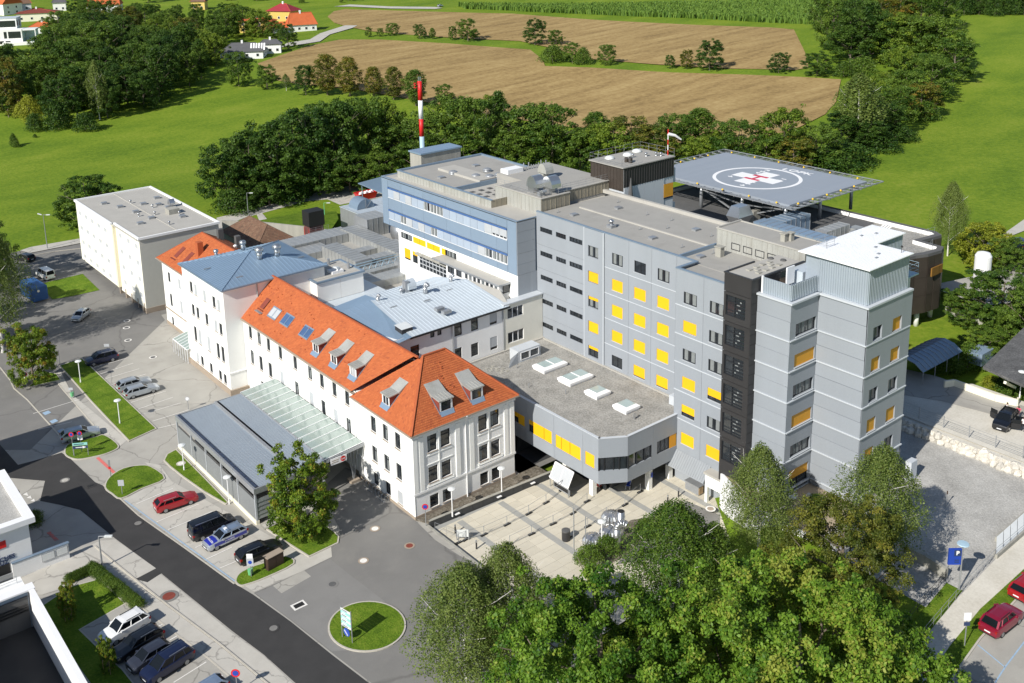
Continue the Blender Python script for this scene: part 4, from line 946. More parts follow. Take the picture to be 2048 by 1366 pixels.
duct_elbow(mbk,72.1,109.0,15.9,.3,.9);duct_elbow(mbk,66.0,111.2,15.5,.22,.8);MB().box(70.4,71.0,111.2,112,15.6,17.3).build('vent_stack',galv,mbk);hood(mbk,71.4,112.0,15.4,1.3,zincw);roofvent(mbk,69.9,111.5,15.5,1.0,.2)
duct_elbow(mbk,77.4,110.5,15.8,.26,.7)
for x,y in((71.0,104.2),(71.4,103.2)):MB().box(x-.6,x+.6,y-.35,y+.35,14.55+(y-101)*.2,14.95+(y-101)*.2).build('roof_hatch',galv,mbk)
for x,y in((66.4,108),(75.5,108.2),(71,107),(73.3,109.9)):MB().bar((x-.5,y,15.75),(x+.5,y,15.75),.1,.16).build('roof_step',galv,mbk)
# white penthouse box
wb=thing('white_roof_box','white panelled plant room with dome light standing on the flat link roof','roof house',(69,130,10.8))
for i,(a,b) in enumerate(((65.5,69.3),(69.34,73.2))):MB().box(a,b,127.2,127.3,10.8,13.85).build('wall_panel',white,wb)
MB().box(65.5,65.6,127.32,134.1,10.8,13.85).build('wall_panel',white,wb);MB().box(65.62,73.2,127.32,134.1,10.8,13.8).build('wall_core',trimw,wb)
mb=MB();parapet(mb,65.3,73.4,127.0,134.3,13.85,14.1,.35);mb.build('parapet',zincg,wb);MB().box(65.65,73.05,127.35,133.95,13.8,13.95).build('roof',feltl,wb)
for i in range(4):MB().box(65.7,73,128.3+1.5*i,128.33+1.5*i,13.95,13.97).build('felt_joint',felt,wb)
o=MB().box(69.0,70.9,128.9,130.5,13.95,14.35).build('roof_light',whitep,wb);MB().lathe((69.95,129.7,14.35),[(.85,0),(.8,.15),(.5,.36),(.1,.45)],4).build('roof_light_dome',skyl,o)
for x,y in((70.8,133.3),(72.2,129.8)):MB().tube((x,y,13.95),(x,y,14.9),.22,n=10).build('roof_vent',galv,wb)
# ------------------------------------------------------------------ technical yard behind the old building
ty=thing('duct_roof_block','low flat roofed block covered with big weathered grey ventilation ducts','building',(82,140,0))
MB().box(66,97.5,115.3,163.5,0,8.6).build('wall',conc_wall,ty);MB().box(65.8,97.7,115.25,163.7,8.6,8.8).build('roof',felt,ty)
MB().box(60.2,66,114,128.9,8,10.7).box(66,76,115.3,137.5,8.8,10.75).build('link_roof',zincw,ty)
def ductrun(x0,x1,y0,y1,z0,z1,along='x',seg=1.1):
 """one duct made of flanged lengths"""
 o=MB().box(x0,x1,y0,y1,z0,z1).build('duct',duct,ty);mb=MB();L=(x1-x0) if along=='x' else(y1-y0);n=max(1,int(L/seg))
 for i in range(n+1):
  t=i/n
  if along=='x':mb.box(x0+L*t-.03,x0+L*t+.03,y0-.05,y1+.05,z0-.03,z1+.05)
  else:mb.box(x0-.05,x1+.05,y0+L*t-.03,y0+L*t+.03,z0-.03,z1+.05)
 mb.build('duct_flange',galv,o)
ductrun(75.2,87.8,155.5,160.0,8.8,10.4);ductrun(87.0,90.4,139,158.5,8.8,10.6,'y');ductrun(75.5,81.0,150.8,155.3,8.8,10.0)
ductrun(79.0,82.0,139.5,150.8,8.8,10.9,'y');ductrun(82.1,92,145.8,148.0,8.8,10.0);ductrun(82.1,92,140.4,142.6,8.8,10.3);ductrun(76.2,79,131,140,8.8,10.2,'y')
ductrun(79.2,84.0,131.2,134.6,8.8,10.0);ductrun(79.2,86.5,136,139,8.8,9.9);ductrun(84.8,89,134.4,137.0,8.8,10.4);ductrun(92.4,96.8,139,146,8.8,10.9,'y');ductrun(90.6,95,155,159.5,8.8,12.2)
MB().tube((93.5,150.5,10.2),(96.8,150.5,10.2),1.6,n=20).build('round_duct',galv,ty, True)
mb=MB()
for i in range(8):
 x=76.5+1.2*i;y=137.5;mb.bar((x,y,9.6),(x+.6,y,10.8),.08).bar((x+.6,y,10.8),(x+1.2,y,9.6),.08)
for z in(9.6,10.8):mb.bar((76.5,137.5,z),(86.2,137.5,z),.1);mb.bar((76.5,138.6,z),(86.2,138.6,z),.1)
mb.build('lattice_walkway',lightblue,ty)
duct_elbow(ty,63.2,127.4,10.7,.5,.4,whitep)
# brown tiled garage house
bh=thing('brown_roof_house','low house under a brown tiled hip roof behind the blue metal roof','house',(83,184,0))
MB().box(79,87,177,192,0,4.1).build('wall',conc_wall,bh)
TILES={}
def tile_slope(parent,A,B,Ct,D,rowh=.33,tw=.26,mats= None,name='roof_tiles',lift=.035):
 """courses of separate tiles on the slope A-B (eave) to D-C (top)"""
 A,B,Ct,D=map(Vector,(A,B,Ct,D));mb=MB();nrm=(B-A).cross(D-A).normalized()
 if nrm.z<0:nrm=-nrm
 L=max((D-A).length,(Ct-B).length);n=max(1,round(L/rowh));rnd=random.random
 for i in range(n):
  l0,r0,l1,r1=A.lerp(D,i/n),B.lerp(Ct,i/n),A.lerp(D,(i+1)/n),B.lerp(Ct,(i+1)/n)
  m=max(1,round((r0-l0).length/tw))
  for j in range(m):
   h=lift*(1+rnd()*.5);up=nrm*h;g=.04/max(1,1);a,b,c,d=l0 .lerp(r0,(j+.03)/m)+up,l0 .lerp(r0,(j+.97)/m)+up,l1 .lerp(r1,(j+.97)/m),l1 .lerp(r1,(j+.03)/m)
   q=rnd();mb.mi=0 if q<.5 else 1 if q<.72 else 2 if q<.94 else 3
   mb.quad(a,b,c,d);mb.quad(a-up,b-up,b,a)
 o=mb.build(name,mats or tilem,parent);o['kind']='stuff';MB().quad(A,B,Ct,D).build('roof_deck',tiledk,parent); return o
bt=[browntile,mat('brown_tile_b',(.13,.08,.055),.85,.2,1,8),mat('brown_tile_c',(.20,.125,.08),.85,.2,1,8),browntile]
e=[(78.4,176.4,4.0),(87.6,176.4,4.0),(87.6,192.6,4.0),(78.4,192.6,4.0)];r0,r1=(83,180.5,7.2),(83,188.6,7.2)
tile_slope(bh,e[3],e[0],r0,r1,.5,.45,bt);tile_slope(bh,e[0],e[1],r0,r0,.5,.45,bt);tile_slope(bh,e[1],e[2],r1,r0,.5,.45,bt)
mb=MB();mb.bar(r0,r1,.22,.14).bar(e[0],r0,.2,.12).bar(e[1],r0,.2,.12).bar(e[3],r1,.2,.12);mb.build('ridge_tiles',browntile,bh)
# plant hall with barrel hood
ph=thing('plant_hall','grey sheet metal plant hall with a quarter round hood on its ribbed roof','hall',(104,172,0))
for i in range(5):MB().box(98.8,98.95,163.6+3.2*i,166.77+3.2*i,0,8.0).build('wall_panel',galv,ph)
MB().box(98.96,113,163.4,179.5,0,7.9).build('wall',galv,ph)
mb=MB().box(98.7,113.2,163.3,179.7,7.9,8.0)
for i in range(40):mb.box(98.7,113.2,163.4+.4*i,163.52+.4*i,8,8.06)
mb.build('roof',zincw,ph)
mb=MB();k=12
for i in range(k):
 t0,t1=math.pi*i/k,math.pi*(i+1)/k;c=(101.9,178.0,8.0);r=2.0
 p= lambda t,y:(c[0]-r*math.cos(t),y,c[2]+r*math.sin(t));mb.quad(p(t0,174.6),p(t1,174.6),p(t1,178.0),p(t0,178.0));mb.quad((c[0],174.6,8),p(t0,174.6),p(t1,174.6))
mb.build('barrel_hood',zincg,ph);MB().bar((101.9,174.5,8),(101.9,174.5,10),.1).bar((101.9,174.5,8),(103.2,174.5,9.5),.1).build('hood_brace',steel,ph)
MB().tube((98.7,163.2,.2),(98.7,163.2,8),.12).build('downpipe',whitep,ph)
Q=[at(x_,y_,6.5) for x_,y_ in((716,366),(764,353),(800,366),(770,388))];MB().prism([(q.x,q.y) for q in Q],6.3,6.5).tube((Q[0].x+1,Q[0].y,0),(Q[0].x+1,Q[0].y,6.3),.1).tube((Q[3].x,Q[3].y+1,0),(Q[3].x,Q[3].y+1,6.3),.1).build('carport_roof',zincb,thing('carport','light blue flat canopy by the delivery road behind the blue wing','canopy',(112,182,0)))
cs=thing('chimney_stack','tall thin chimney striped red and white above a pale blue base','chimney',(110,165.5,0))
x,y=110,165.3;r=.47
for z0,z1,m_,nm in((7.9,23.2,lightblue,'base_pipe'),(23.2,26.7,redp,'red_band'),(26.7,30.4,whitep,'white_band'),(30.4,34.2,redp,'red_band')):MB().tube((x,y,z0),(x,y,z1),r-.02*(z0>20),n=14).build(nm,m_,cs, True)
MB().tube((x,y,19.4),(x,y,19.7),r+.12,n=14).build('flange_ring',galv,cs)
mb=MB()
for i in range(4):mb.tube((x+.25*math.cos(i*1.57),y+.25*math.sin(i*1.57),34.2),(x+.25*math.cos(i*1.57),y+.25*math.sin(i*1.57),35.0),.12,n=8)
mb.build('flue_pipe',steel,cs);mb=MB()
for z in(33.0,33.5,33.9):mb.tube((x-.55,y,z),(x-1.2,y,z),.05).tube((x-1.2,y-.4,z),(x-1.2,y+.4,z),.05)
mb.tube((x-1.2,y,33),(x-1.2,y,33.9),.05);mb.build('warning_light_bracket',redp,cs)
at_=thing('black_louvre_tower','square tower with black louvred top above dark red brick and a gantry','tower',(91,177,0))
MB().box(89.6,93,175.6,178.4,6.3,9.3).build('louvre_box',black,at_);MB().box(89.8,92.8,175.8,178.2,0,6.3).build('brick_shaft',mat('dark_red_brick',(.13,.05,.045),.85,.2,2,14),at_)
railing(at_,[(89.2,174.9),(93.4,174.9)],5.2,1.1,m=galv);MB().box(89.2,93.4,174.8,175.6,5.05,5.2).build('gantry',galv,at_)
mb=MB()
for i in range(6):mb.bar((89.4,175.5,1+.7*i),(89.4,177.5,1+.7*i),.08)
for yy in(175.5,177.5):mb.bar((89.4,yy,0),(89.4,yy,6),.08)
mb.build('ladder',redp,at_)
def wall_thing(name,label,pts,h,t,m,z=0,cat='wall'):
 o=thing(name,label,cat,(*pts[0],z));mb=MB()
 for a,b in zip(pts,pts[1:]):mb.bar((*a,z+h/2),(*b,z+h/2),t,h)
 mb.build('wall',m,o); return o
wall_thing('retaining_wall','stained concrete retaining wall below the lawn mound behind the brown roof',[(83.2,203),(88.4,197.4),(94.3,187),(97,181)],3.0,.4,conc_wall)
wall_thing('retaining_wall','lower pale concrete wall left of the brown tiled roof',[(78.5,199),(82.5,192.5)],2.6,.4,conc_wall)
def mound():
 v=[(88.4,197.8,2.9),(94.6,187.2,2.9),(97.4,181.4,2.9),(104,190,2.0),(108.5,199,.9),(106,206,.3),(98,205,.6),(92,202,1.6)]
 flat('lawn_mound',[q[:2] for q in v],0,grassm);me=bpy.data.objects['lawn_mound'].data
 for i,q in enumerate(v):me.vertices[i].co.z=q[2]
mound()
rs=thing('skip_container','red open skip with white bags standing by the delivery road','skip',(120.5,206.5,0))
mb=MB();P0=[(118.2,205.2),(123.4,205.2),(123.4,208),(118.2,208)];Q0=[(118.9,205.5),(122.7,205.5),(122.7,207.7),(118.9,207.7)]
for i in range(4):j=(i+1)%4;mb.quad((*Q0[i],.1),(*Q0[j],.1),(*P0[j],1.7),(*P0[i],1.7))
mb.quad(*[(*q,.9) for q in Q0]);mb.build('skip_body',redp,rs);mb=MB()
for i in range(6):mb.lathe((119.4+.65*i,206.6+.3*(i%2),.9),[(.35,0),(.5,.4),(.35,.8),(.1,1.0)],7)
mb.build('bag',whitep,rs)
# ------------------------------------------------------------------ rear block, brown clad, and the roof deck for helicopters
rb=thing('brown_clad_block','dark brown clad block with rounded corner on white columns behind the grey tower','hospital wing',(136,80,5))
bp_=[(101.3,74.4),(132.5,74.4),(134.6,74.0),(136.6,73.2),(139.8,72.8),(141.4,73.4),(141.8,77.2),(146.6,76.6),(147.6,78),(147.8,124),(101.3,124)]
ring=bp_
mb=MB();mb.prism(inset(ring,.12),6.6,15.1, True);mb.build('wall_core',brownc,rb)
for i in range(1,9):
 a,b=Vector((*ring[i],0)),Vector((*ring[i+1],0));L=(b-a).length;n=max(1,round(L/1.7)) if i!=8 else 0
 for k in range(n):
  p,q=a.lerp(b,k/n+.02),a.lerp(b,(k+1)/n-.02)
  for z0,z1 in((6.6,9.4),(9.43,12.2),(12.23,15.3)):MB().bar((p.x,p.y,(z0+z1)/2),(q.x,q.y,(z0+z1)/2),.14,z1-z0).build('cladding_panel',brownc,rb)
a=Vector((110,74.4,0))
for k in range(11):
 for z0,z1 in((6.6,9.4),(9.43,12.2),(12.23,15.3)):MB().bar((111+1.95*k,74.4,(z0+z1)/2),(112.9+1.95*k,74.4,(z0+z1)/2),.14,z1-z0).build('cladding_panel',brownc,rb)
MB().box(136.9,138.9,72.55,72.75,12.3,13.6).box(139.0,140.0,72.6,72.75,12.3,13.6).build('blind',mat('shaded_blind',(.22,.11,.02),.6,.05),rb)  # dimmer copy of the orange: the blinds' shade is in the colour
mb=MB();k=len(ring);inn=inset(ring,.9)
for i in range(k):
 j=(i+1)%k;mb.quad((*ring[i],15.75),(*ring[j],15.75),(*inn[j],15.75),(*inn[i],15.75));mb.quad((*ring[i],15.3),(*ring[j],15.3),(*ring[j],15.75),(*ring[i],15.75))
mb.build('parapet_cap',feltd,rb);mb=MB();i2=inset(ring,1.0)
for i in range(k):j=(i+1)%k;mb.quad((*inn[j],14.9),(*inn[i],14.9),(*inn[i],15.75),(*inn[j],15.75))
mb.build('parapet_inner',trimw,rb)
MB().prism(inset(ring,.1),15.1,15.13).build('roof',roofgravel,rb)
MB().box(101.4,146.4,88,122.8,15.14,15.2).box(101.4,124,76,88,15.14,15.25).build('dark_roof_field',feltd,rb)  # dark felt, widened so its colour also holds the deck's shade
railing(rb,[(134,75.3),(138.5,74.2),(141,75)],15.75,.9,n=2);railing(rb,[(142,78.5),(147,78)],15.75,.9,n=2)
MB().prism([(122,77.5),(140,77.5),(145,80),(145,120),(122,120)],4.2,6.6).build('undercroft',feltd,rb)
for p in((136.8,74.4),(141.6,74.9),(146.6,79)):MB().tube((*p,4.0),(*p,6.7),.38,n=14).build('column',white,rb, True)
def bigduct(x0,x1,y0,y1,z0,z1,m):
 o=MB().box(x0,x1,y0,y1,z0,z1).build('duct',m,rb);mb=MB();n=int(max(x1-x0,y1-y0)/1.2)
 for i in range(n+1):
  if x1-x0>y1-y0:x=x0+(x1-x0)*i/n;mb.box(x-.04,x+.04,y0-.06,y1+.06,z0,z1+.06)
  else:y=y0+(y1-y0)*i/n;mb.box(x0-.06,x1+.06,y-.04,y+.04,z0,z1+.06)
 mb.build('duct_flange',galv,o)
bigduct(124.5,127.3,77.5,95.5,15.3,18.2,zincb);bigduct(127.5,135,92.5,95.5,15.3,18,zincb);bigduct(130,136,86,88,15.3,17.5,duct)
for x,y in((134.5,83.5),(136.2,84.8)):
 MB().box(x,x+2,y,y+1.6,15.2,16.9).build('air_unit',duct,rb)
mb=MB()
for i in range(4):mb.bar((137.5+.5*i,84-.3*i,15.3),(140.2+.5*i,82.6-.3*i,17.4),.16)
mb.bar((139.5,84,15.3),(141.2,82.4,17.2),.16);mb.build('solar_rack',whitep,rb)
o=MB().box(125.4,127.4,99,100.4,15.3,16.3).build('exhaust_hood',steel,rb)
mb=MB();A_=[(x,y,16.3) for x,y in((125.4,99),(127.4,99),(127.4,100.4),(125.4,100.4))];B_=[(x,y,18.0) for x,y in((124.6,98.4),(128.2,98.4),(128.2,101),(124.6,101))];Cq=[(x,y,19.6) for x,y in((125.2,98.9),(127.6,98.9),(127.6,100.5),(125.2,100.5))]
for i in range(4):j=(i+1)%4;mb.quad(A_[i],A_[j],B_[j],B_[i]);mb.quad(B_[i],B_[j],Cq[j],Cq[i])
mb.quad(*Cq);mb.build('hood_cowl',steel,o);MB().lathe((123.6,98.6,15.3),[(.5,0),(.5,1.0),(.75,1.1),(.6,1.6),(.1,1.8)],12).build('cowl_vent',steel,rb)
MB().box(128,131,100.4,103,15.2,16.6).box(131.6,133.4,101,102,15.2,17.2).build('roof_shed',conc_wall,rb)
# helipad
hp=thing('helipad','raised blue grey helicopter deck with white cross, red H and ring','helipad',(142,109,20))
PXx,PYy,PZz=(131,152.6),(93.6,124.2),20.0
for i in range(2):
 for j in range(2):
  x0,x1=PXx[0]+10.8*i+.02,PXx[0]+10.8*(i+1)-.02;y0,y1=PYy[0]+15.3*j+.02,PYy[0]+15.3*(j+1)-.02
  MB().box(x0,x1,y0,y1,PZz-.35,PZz).build('deck_panel',padm,hp)
HC_=at(1512.5,356.3,PZz);cx,cy=HC_.x,HC_.y
ea=at(1400+190/8.533,310+365/8.533,PZz);eb=at(1400+1728/8.533,310+430/8.533,PZz);ec=at(1400+950/8.533,310+208/8.533,PZz);ed=at(1400+1050/8.533,310+580/8.533,PZz)
rad=((ea-eb).length+(ec-ed).length)/4;cx,cy=(ea.x+eb.x+ec.x+ed.x)/4,(ea.y+eb.y+ec.y+ed.y)/4
mb=MB();n=72
for i in range(n):
 a,b=2*math.pi*i/n,2*math.pi*(i+1)/n
 mb.quad(*[(cx+q*math.cos(t),cy+q*math.sin(t),PZz+.012) for q,t in((rad,a),(rad,b),(rad-.62,b),(rad-.62,a))])
mb.build('ring_marking',padwhite,hp)
cl,cw=4.45,1.5
mb=MB().quad(*[(cx+x,cy+y,PZz+.012) for x,y in((-cw,-cl),(cw,-cl),(cw,cl),(-cw,cl))]).quad(*[(cx+x,cy+y,PZz+.012) for x,y in((cw,-cw),(cl,-cw),(cl,cw),(cw,cw))]).quad(*[(cx+x,cy+y,PZz+.012) for x,y in((-cl,-cw),(-cw,-cw),(-cw,cw),(-cl,cw))]);mb.build('cross_marking',padwhite,hp)
link('letter_marking',TX['H'],hp,(cx,cy,PZz+.022),0)
for k,px,py,rz in(('7',455,360,math.pi),('14',565,352,math.pi),('453',1075,285,0),('41',1395,425,0),('154',815,490,math.pi),('LOPK',1665,285,-.72)):
 if k=='7': continue
 p=at(1400+px/8.533,310+py/8.533,PZz);link('number_marking',TX['pad'+k],hp,(p.x,p.y,PZz+.014),-math.pi/2 if k=='LOPK' else rz)
mb=MB();x0,x1,y0,y1=PXx[0],PXx[1],PYy[0],PYy[1]
for i in range(13):
 x=x0+(x1-x0)*i/12;mb.bar((x,y0,PZz-.3),(x,y0-1.9,PZz-.1),.12,.2);mb.bar((x,y1,PZz-.3),(x,y1+1.9,PZz-.1),.12,.2)
for i in range(17):
 y=y0+(y1-y0)*i/16;mb.bar((x0,y,PZz-.3),(x0-1.9,y,PZz-.1),.12,.2);mb.bar((x1,y,PZz-.3),(x1+1.9,y,PZz-.1),.12,.2)
for o_ in(1.9,):
 P_=[(x0-o_,y0-o_),(x1+o_,y0-o_),(x1+o_,y1+o_),(x0-o_,y1+o_)]
 for i in range(4):mb.bar((*P_[i],PZz),(*P_[(i+1)%4],PZz),.14)
mb.bar((x0-.9,y0-1,PZz-.15),(x0-.9,y1,PZz-.15),.1);mb.build('safety_frame',galv,hp)
mb=MB()
for o_ in(.7,1.3):
 P_=[(x0-o_,y0-o_),(x1+o_,y0-o_),(x1+o_,y1+o_),(x0-o_,y1+o_)]
 for i in range(4):mb.bar((*P_[i],PZz-.14),(*P_[(i+1)%4],PZz-.14),.05)
mb.build('safety_net_wire',galv,hp)
lm=shared('padlight', lambda:MB().lathe((0,0,0),[(.14,0),(.18,.1),(.14,.22),(.05,.28)],10).mesh('edge_light',yellowp))
for i in range(6):
 t=(i+.4)/5.6
 for p in((x0-.45,y0+(y1-y0)*t),(x1+.45,y0+(y1-y0)*t)):link('edge_light',lm,hp,(*p,PZz-.05))
 if i<5:
  for p in((x0+(x1-x0)*t,y0-.45),(x0+(x1-x0)*t,y1+.45)):link('edge_light',lm,hp,(*p,PZz-.05))
mb=MB()
for x in(132.6,142,151):
 for y in(95.5,104.2,113,122):mb.tube((x,y,15),(x,y,PZz-.3),.3,n=12)
mb.build('column',galv,hp, True);mb=MB()
for y in(95.5,104.2,113,122):mb.bar((131,y,PZz-.6),(152.5,y,PZz-.6),.35,.5)
for x in(132.6,142,151):mb.bar((x,93.6,PZz-1.0),(x,124,PZz-1.0),.35,.4)
for y0_,y1_ in((104.2,95.5),(104.2,113)):mb.bar((132.6,y0_,15.6),(132.6,y1_,PZz-1.2),.22).bar((132.6,y0_,PZz-2.4),(132.6,y1_,PZz-1.5),.2)
mb.build('under_frame',galv,hp)
# ------------------------------------------------------------------ the old hospital under orange tiles
oh=thing('old_hospital','white rendered old hospital range with orange tiled roof, dormers and rooflights','hospital wing',(60,105,0))
XE,XN=54.64,54.8
def kinds(h): return 'tall' if h[3]-h[2]>1.2 else 'one'
HE=[(y,y+1.1,z0,z1) for z0,z1 in((7.45,9.4),(3.65,5.6)) for y in(94.0,91.4,88.85)]+[(88.85,89.9,.6,2.2),(91.4,92.5,.6,2.2),(94.0,95.1,.6,2.2)]
mb=MB();facade(mb,'X',XE,86.35,98.5,0,10.3,HE,.2);mb.build('wall',white,oh)
for i,h in enumerate(HE):window(oh,'X',XE,*h,kinds(h),blind=(.95 if i==6 else None),bmat=louvre,cur=((.5,) if i in(1,3,4) else None),depth=.17)
HG=[(u,u+1.27,z0,z1) for z0,z1 in((7.5,9.5),(3.75,5.7)) for u in(56.6,58.4,63.65,65.4)]+[(u,u+1.2,.65,2.2) for u in(56.65,58.4,63.7,65.4)]
mb=MB();facade(mb,'Y',86.4,XE,68.84,0,10.3,HG,.2);mb.quad((68.84,86.4,0),(68.84,98.5,0),(68.84,98.5,10.3),(68.84,86.4,10.3));mb.box(XE+.25,68.8,86.65,98.4,0,10.2);mb.build('gable_wall',trimw,oh)
for i,h in enumerate(HG):window(oh,'Y',86.4,*h,kinds(h),depth=.17,cur=((.1,) if i%3==0 else None))
mb=MB()
for u0,u1 in((54.62,55.15),(55.45,56.0),(60.35,60.95),(62.3,62.9),(67.35,67.9),(68.25,68.86)):mb.box(u0,u1,86.28,86.4,3.2,9.7)
for u in(58.1,65.08):mb.box(u-.06,u+.06,86.32,86.4,3.3,9.9)
for u0,u1 in((56.3,60.0),(63.4,67.0)):mb.box(u0,u1,86.3,86.4,3.45,3.62).box(u0,u1,86.26,86.4,3.36,3.45).box(u0+.1,u1-.1,86.33,86.4,6.0,6.1).box(u0+.1,u1-.1,86.33,86.4,7.1,7.2)
mb.build('pilaster',white,oh)
mb=MB().box(XE-.12,68.95,86.26,86.4,2.95,3.2).box(XE-.12,XE,86.4,98.5,2.95,3.15).box(XE-.18,69.0,86.2,86.4,9.85,10.3).box(XE-.18,XE,86.4,98.5,9.9,10.3).box(XN-.08,XN,98.5,129.2,3.0,3.15);mb.build('cornice',trimw,oh)
MB().box(XE-.04,68.9,86.35,86.4,0,.4).box(XE-.05,XE,86.4,98.5,0,.35).box(XN-.05,XN,98.5,129.2,0,.5).build('plinth',plinth,oh)
yT=[126.7,123.95,121.1,117.6,113.4,109.4,106.35,103.2,100.15]
HN=[(y,y+1.02,8.45,10.25) for y in yT]+[(y,y+1.02,4.6,6.7) for y in yT]+[(124.1,125.0,1.2,3.2)]
mb=MB();facade(mb,'X',XN,98.5,129.25,0,10.95,HN,.2);mb.box(XN+.25,65,98.5,129.2,0,10.9);mb.quad((XE,98.5,0),(XN+.1,98.5,0),(XN+.1,98.5,10.9),(XE,98.5,10.3));mb.build('wall',white,oh)
for i,h in enumerate(HN):window(oh,'X',XN,*h,kinds(h),blind=(.97 if i in(12,13,14,16) and i%2==0 else None),bmat=louvre,depth=.17,cur=((.1,) if i%4==1 else None))
mb=MB();sills(mb,'X',XE,HE,.07,.1);sills(mb,'X',XN,HN,.07,.1);sills(mb,'Y',86.4,HG,.07,.1);mb.build('window_sill',plinth,oh)
RZ=15.8
A,B,Cc,D=(54.5,98.6,10.95),(54.5,129.6,10.95),(59.8,129.6,RZ),(59.8,92.5,RZ)
tile_slope(oh,B,(54.5,99.0,10.95),(59.8,93.2,RZ),Cc,.34,.27)
tile_slope(oh,(54.3,86.05,10.38),(69.4,86.05,10.38),(63.6,92.45,RZ),(60.4,92.45,RZ),.34,.27)
tile_slope(oh,(54.3,99.0,10.38),(54.3,86.05,10.38),(60.4,92.45,RZ),(60.38,92.5,RZ),.34,.27)
MB().quad((69.4,86.05,10.38),(69.4,98.8,10.38),(63.6,92.45,RZ)).quad((69.4,98.8,10.38),(54.3,98.8,10.38),(60.4,92.45,RZ),(63.6,92.45,RZ)).quad(Cc,D,(65.1,92.5,10.95),(65.1,129.6,10.95)).quad((54.5,129.6,10.95),(59.8,129.6,RZ),(65.1,129.6,10.95)).build('rear_slope',tileflat,oh)
mb=MB();mb.bar((59.8,129.6,RZ+.08),(59.8,92.5,RZ+.08),.26,.16).bar((60.4,92.45,RZ+.08),(63.6,92.45,RZ+.08),.26,.16).bar((54.3,86.05,10.45),(60.4,92.45,RZ+.05),.24,.16).bar((69.4,86.05,10.45),(63.6,92.45,RZ+.05),.24,.16);mb.build('ridge_tiles',tiledk,oh)
mb=MB().box(54.2,69.5,85.95,86.05,10.25,10.4).box(54.15,54.3,86.05,99,10.25,10.4).box(54.36,54.5,99,129.6,10.82,10.96).box(54.3,XN,98.5,129.3,10.78,10.82).box(54.2,XE,86.1,98.9,10.2,10.25);mb.build('eaves_gutter',plinth,oh)
mb=MB().tube((61.75,86.3,0),(61.75,86.3,10.2),.07).tube((61.75,86.3,10.2),(61.75,85.9,10.35),.07).tube((54.72,98.45,6),(54.6,98.45,10.3),.06).tube((XN-.1,129.1,.2),(XN-.1,129.1,10.9),.06).tube((XN-.1,98.9,1),(XN-.1,98.9,10.8),.05);mb.build('downpipe',trimw,oh)
def dormer(plane,u,slope,w_=1.5,h=1.35,blind= None,face= None):
 """box dormer with a shed roof flaring onto the slope; slope: z of the roof at depth d behind the eave line"""
 d0=face;zb=slope(d0);zt=zb+h;d1=d0
 while slope(d1)<zt+.45:d1+=.05
 P=( lambda d,u_,z:(d,u_,z)) if plane=='X' else( lambda d,u_,z:(u_,d,z))
 a,b=u-w_/2,u+w_/2
 root=MB().quad(P(d0,a,zb),P(d0,a,zt),P(d1-.5,a,zt)).quad(P(d0,b,zb),P(d0,b,zt),P(d1-.5,b,zt)).build('dormer',redtile if plane=='Y' else redtile,oh)
 mb=MB();t=.17
 for q in(a,b-t):mb.quad(P(d0-.02,q,zb),P(d0-.02,q+t,zb),P(d0-.02,q+t,zt),P(d0-.02,q,zt))
 mb.quad(P(d0-.02,a,zt-.28),P(d0-.02,b,zt-.28),P(d0-.02,b,zt),P(d0-.02,a,zt));mb.quad(P(d0-.02,a,zb),P(d0-.02,b,zb),P(d0-.02,b,zb+.12),P(d0-.02,a,zb+.12))
 mb.build('dormer_face',trimw,root)
 gm=MB();gm.quad(P(d0+.06,a,zb),P(d0+.06,b,zb),P(d0+.06,b,zt),P(d0+.06,a,zt));gm.build('dormer_glass',louvre if blind else glass,root)
 fm=MB();
 for q in([u] if plane=='X' else[]):fm.quad(P(d0,q-.05,zb),P(d0,q+.05,zb),P(d0,q+.05,zt-.25),P(d0,q-.05,zt-.25))
 for q0,q1 in((a+t,a+t+.07),(b-t-.07,b-t)):fm.quad(P(d0,q0,zb+.1),P(d0,q1,zb+.1),P(d0,q1,zt-.27),P(d0,q0,zt-.27))
 fm.build('dormer_frame',framew if plane=='X' else trimw,root)
 rm=MB();o=.14;m1=(d0+d1)/2+.15;zm_=zt+.14
 rm.quad(P(d0-.18,a-o,zt-.02),P(d0-.18,b+o,zt-.02),P(m1,b+o,zm_),P(m1,a-o,zm_));rm.quad(P(m1,a-o,zm_),P(m1,b+o,zm_),P(d1+.5,b+o,slope(d1+.5)+.06),P(d1+.5,a-o,slope(d1+.5)+.06))
 rm.quad(P(d0-.18,a-o,zt-.14),P(d0-.18,b+o,zt-.14),P(d0-.18,b+o,zt-.02),P(d0-.18,a-o,zt-.02))
 for q in(a-o,b+o):rm.quad(P(d0-.18,q,zt-.14),P(d0-.18,q,zt-.02),P(m1,q,zm_),P(m1,q,zm_-.12));rm.quad(P(m1,q,zm_-.3),P(m1,q,zm_),P(d1+.5,q,slope(d1+.5)+.06))
 for i in range(1,5):q=a-o+(w_+2*o)*i/5;rm.bar(P(d0-.18,q,zt),P(m1,q,zm_+.02),.03,.04)
 rm.build('dormer_roof',seamw,root)
 fl=MB().quad(P(d0-.45,a-.05,slope(d0-.45)+.07),P(d0-.45,b+.05,slope(d0-.45)+.07),P(d0,b+.05,zb+.1),P(d0,a-.05,zb+.1));fl.build('dormer_flashing',zincb,root)
 for q in(a-.08,b+.08):MB().bar(P(d0-.2,q,slope(d0-.2)+.08),P(d1,q,slope(d1)+.08),.07,.06).build('dormer_valley',zincg,root)
sm_= lambda d:10.95+.915*(d-54.5);sy_= lambda d:10.38+.847*(d-86.05);se_= lambda d:10.38+.888*(d-54.3)
for y,bl_ in((109.55, None),(104.95, None),(100.35,1)):dormer('X',y,sm_,1.55,1.35,bl_,55.65)
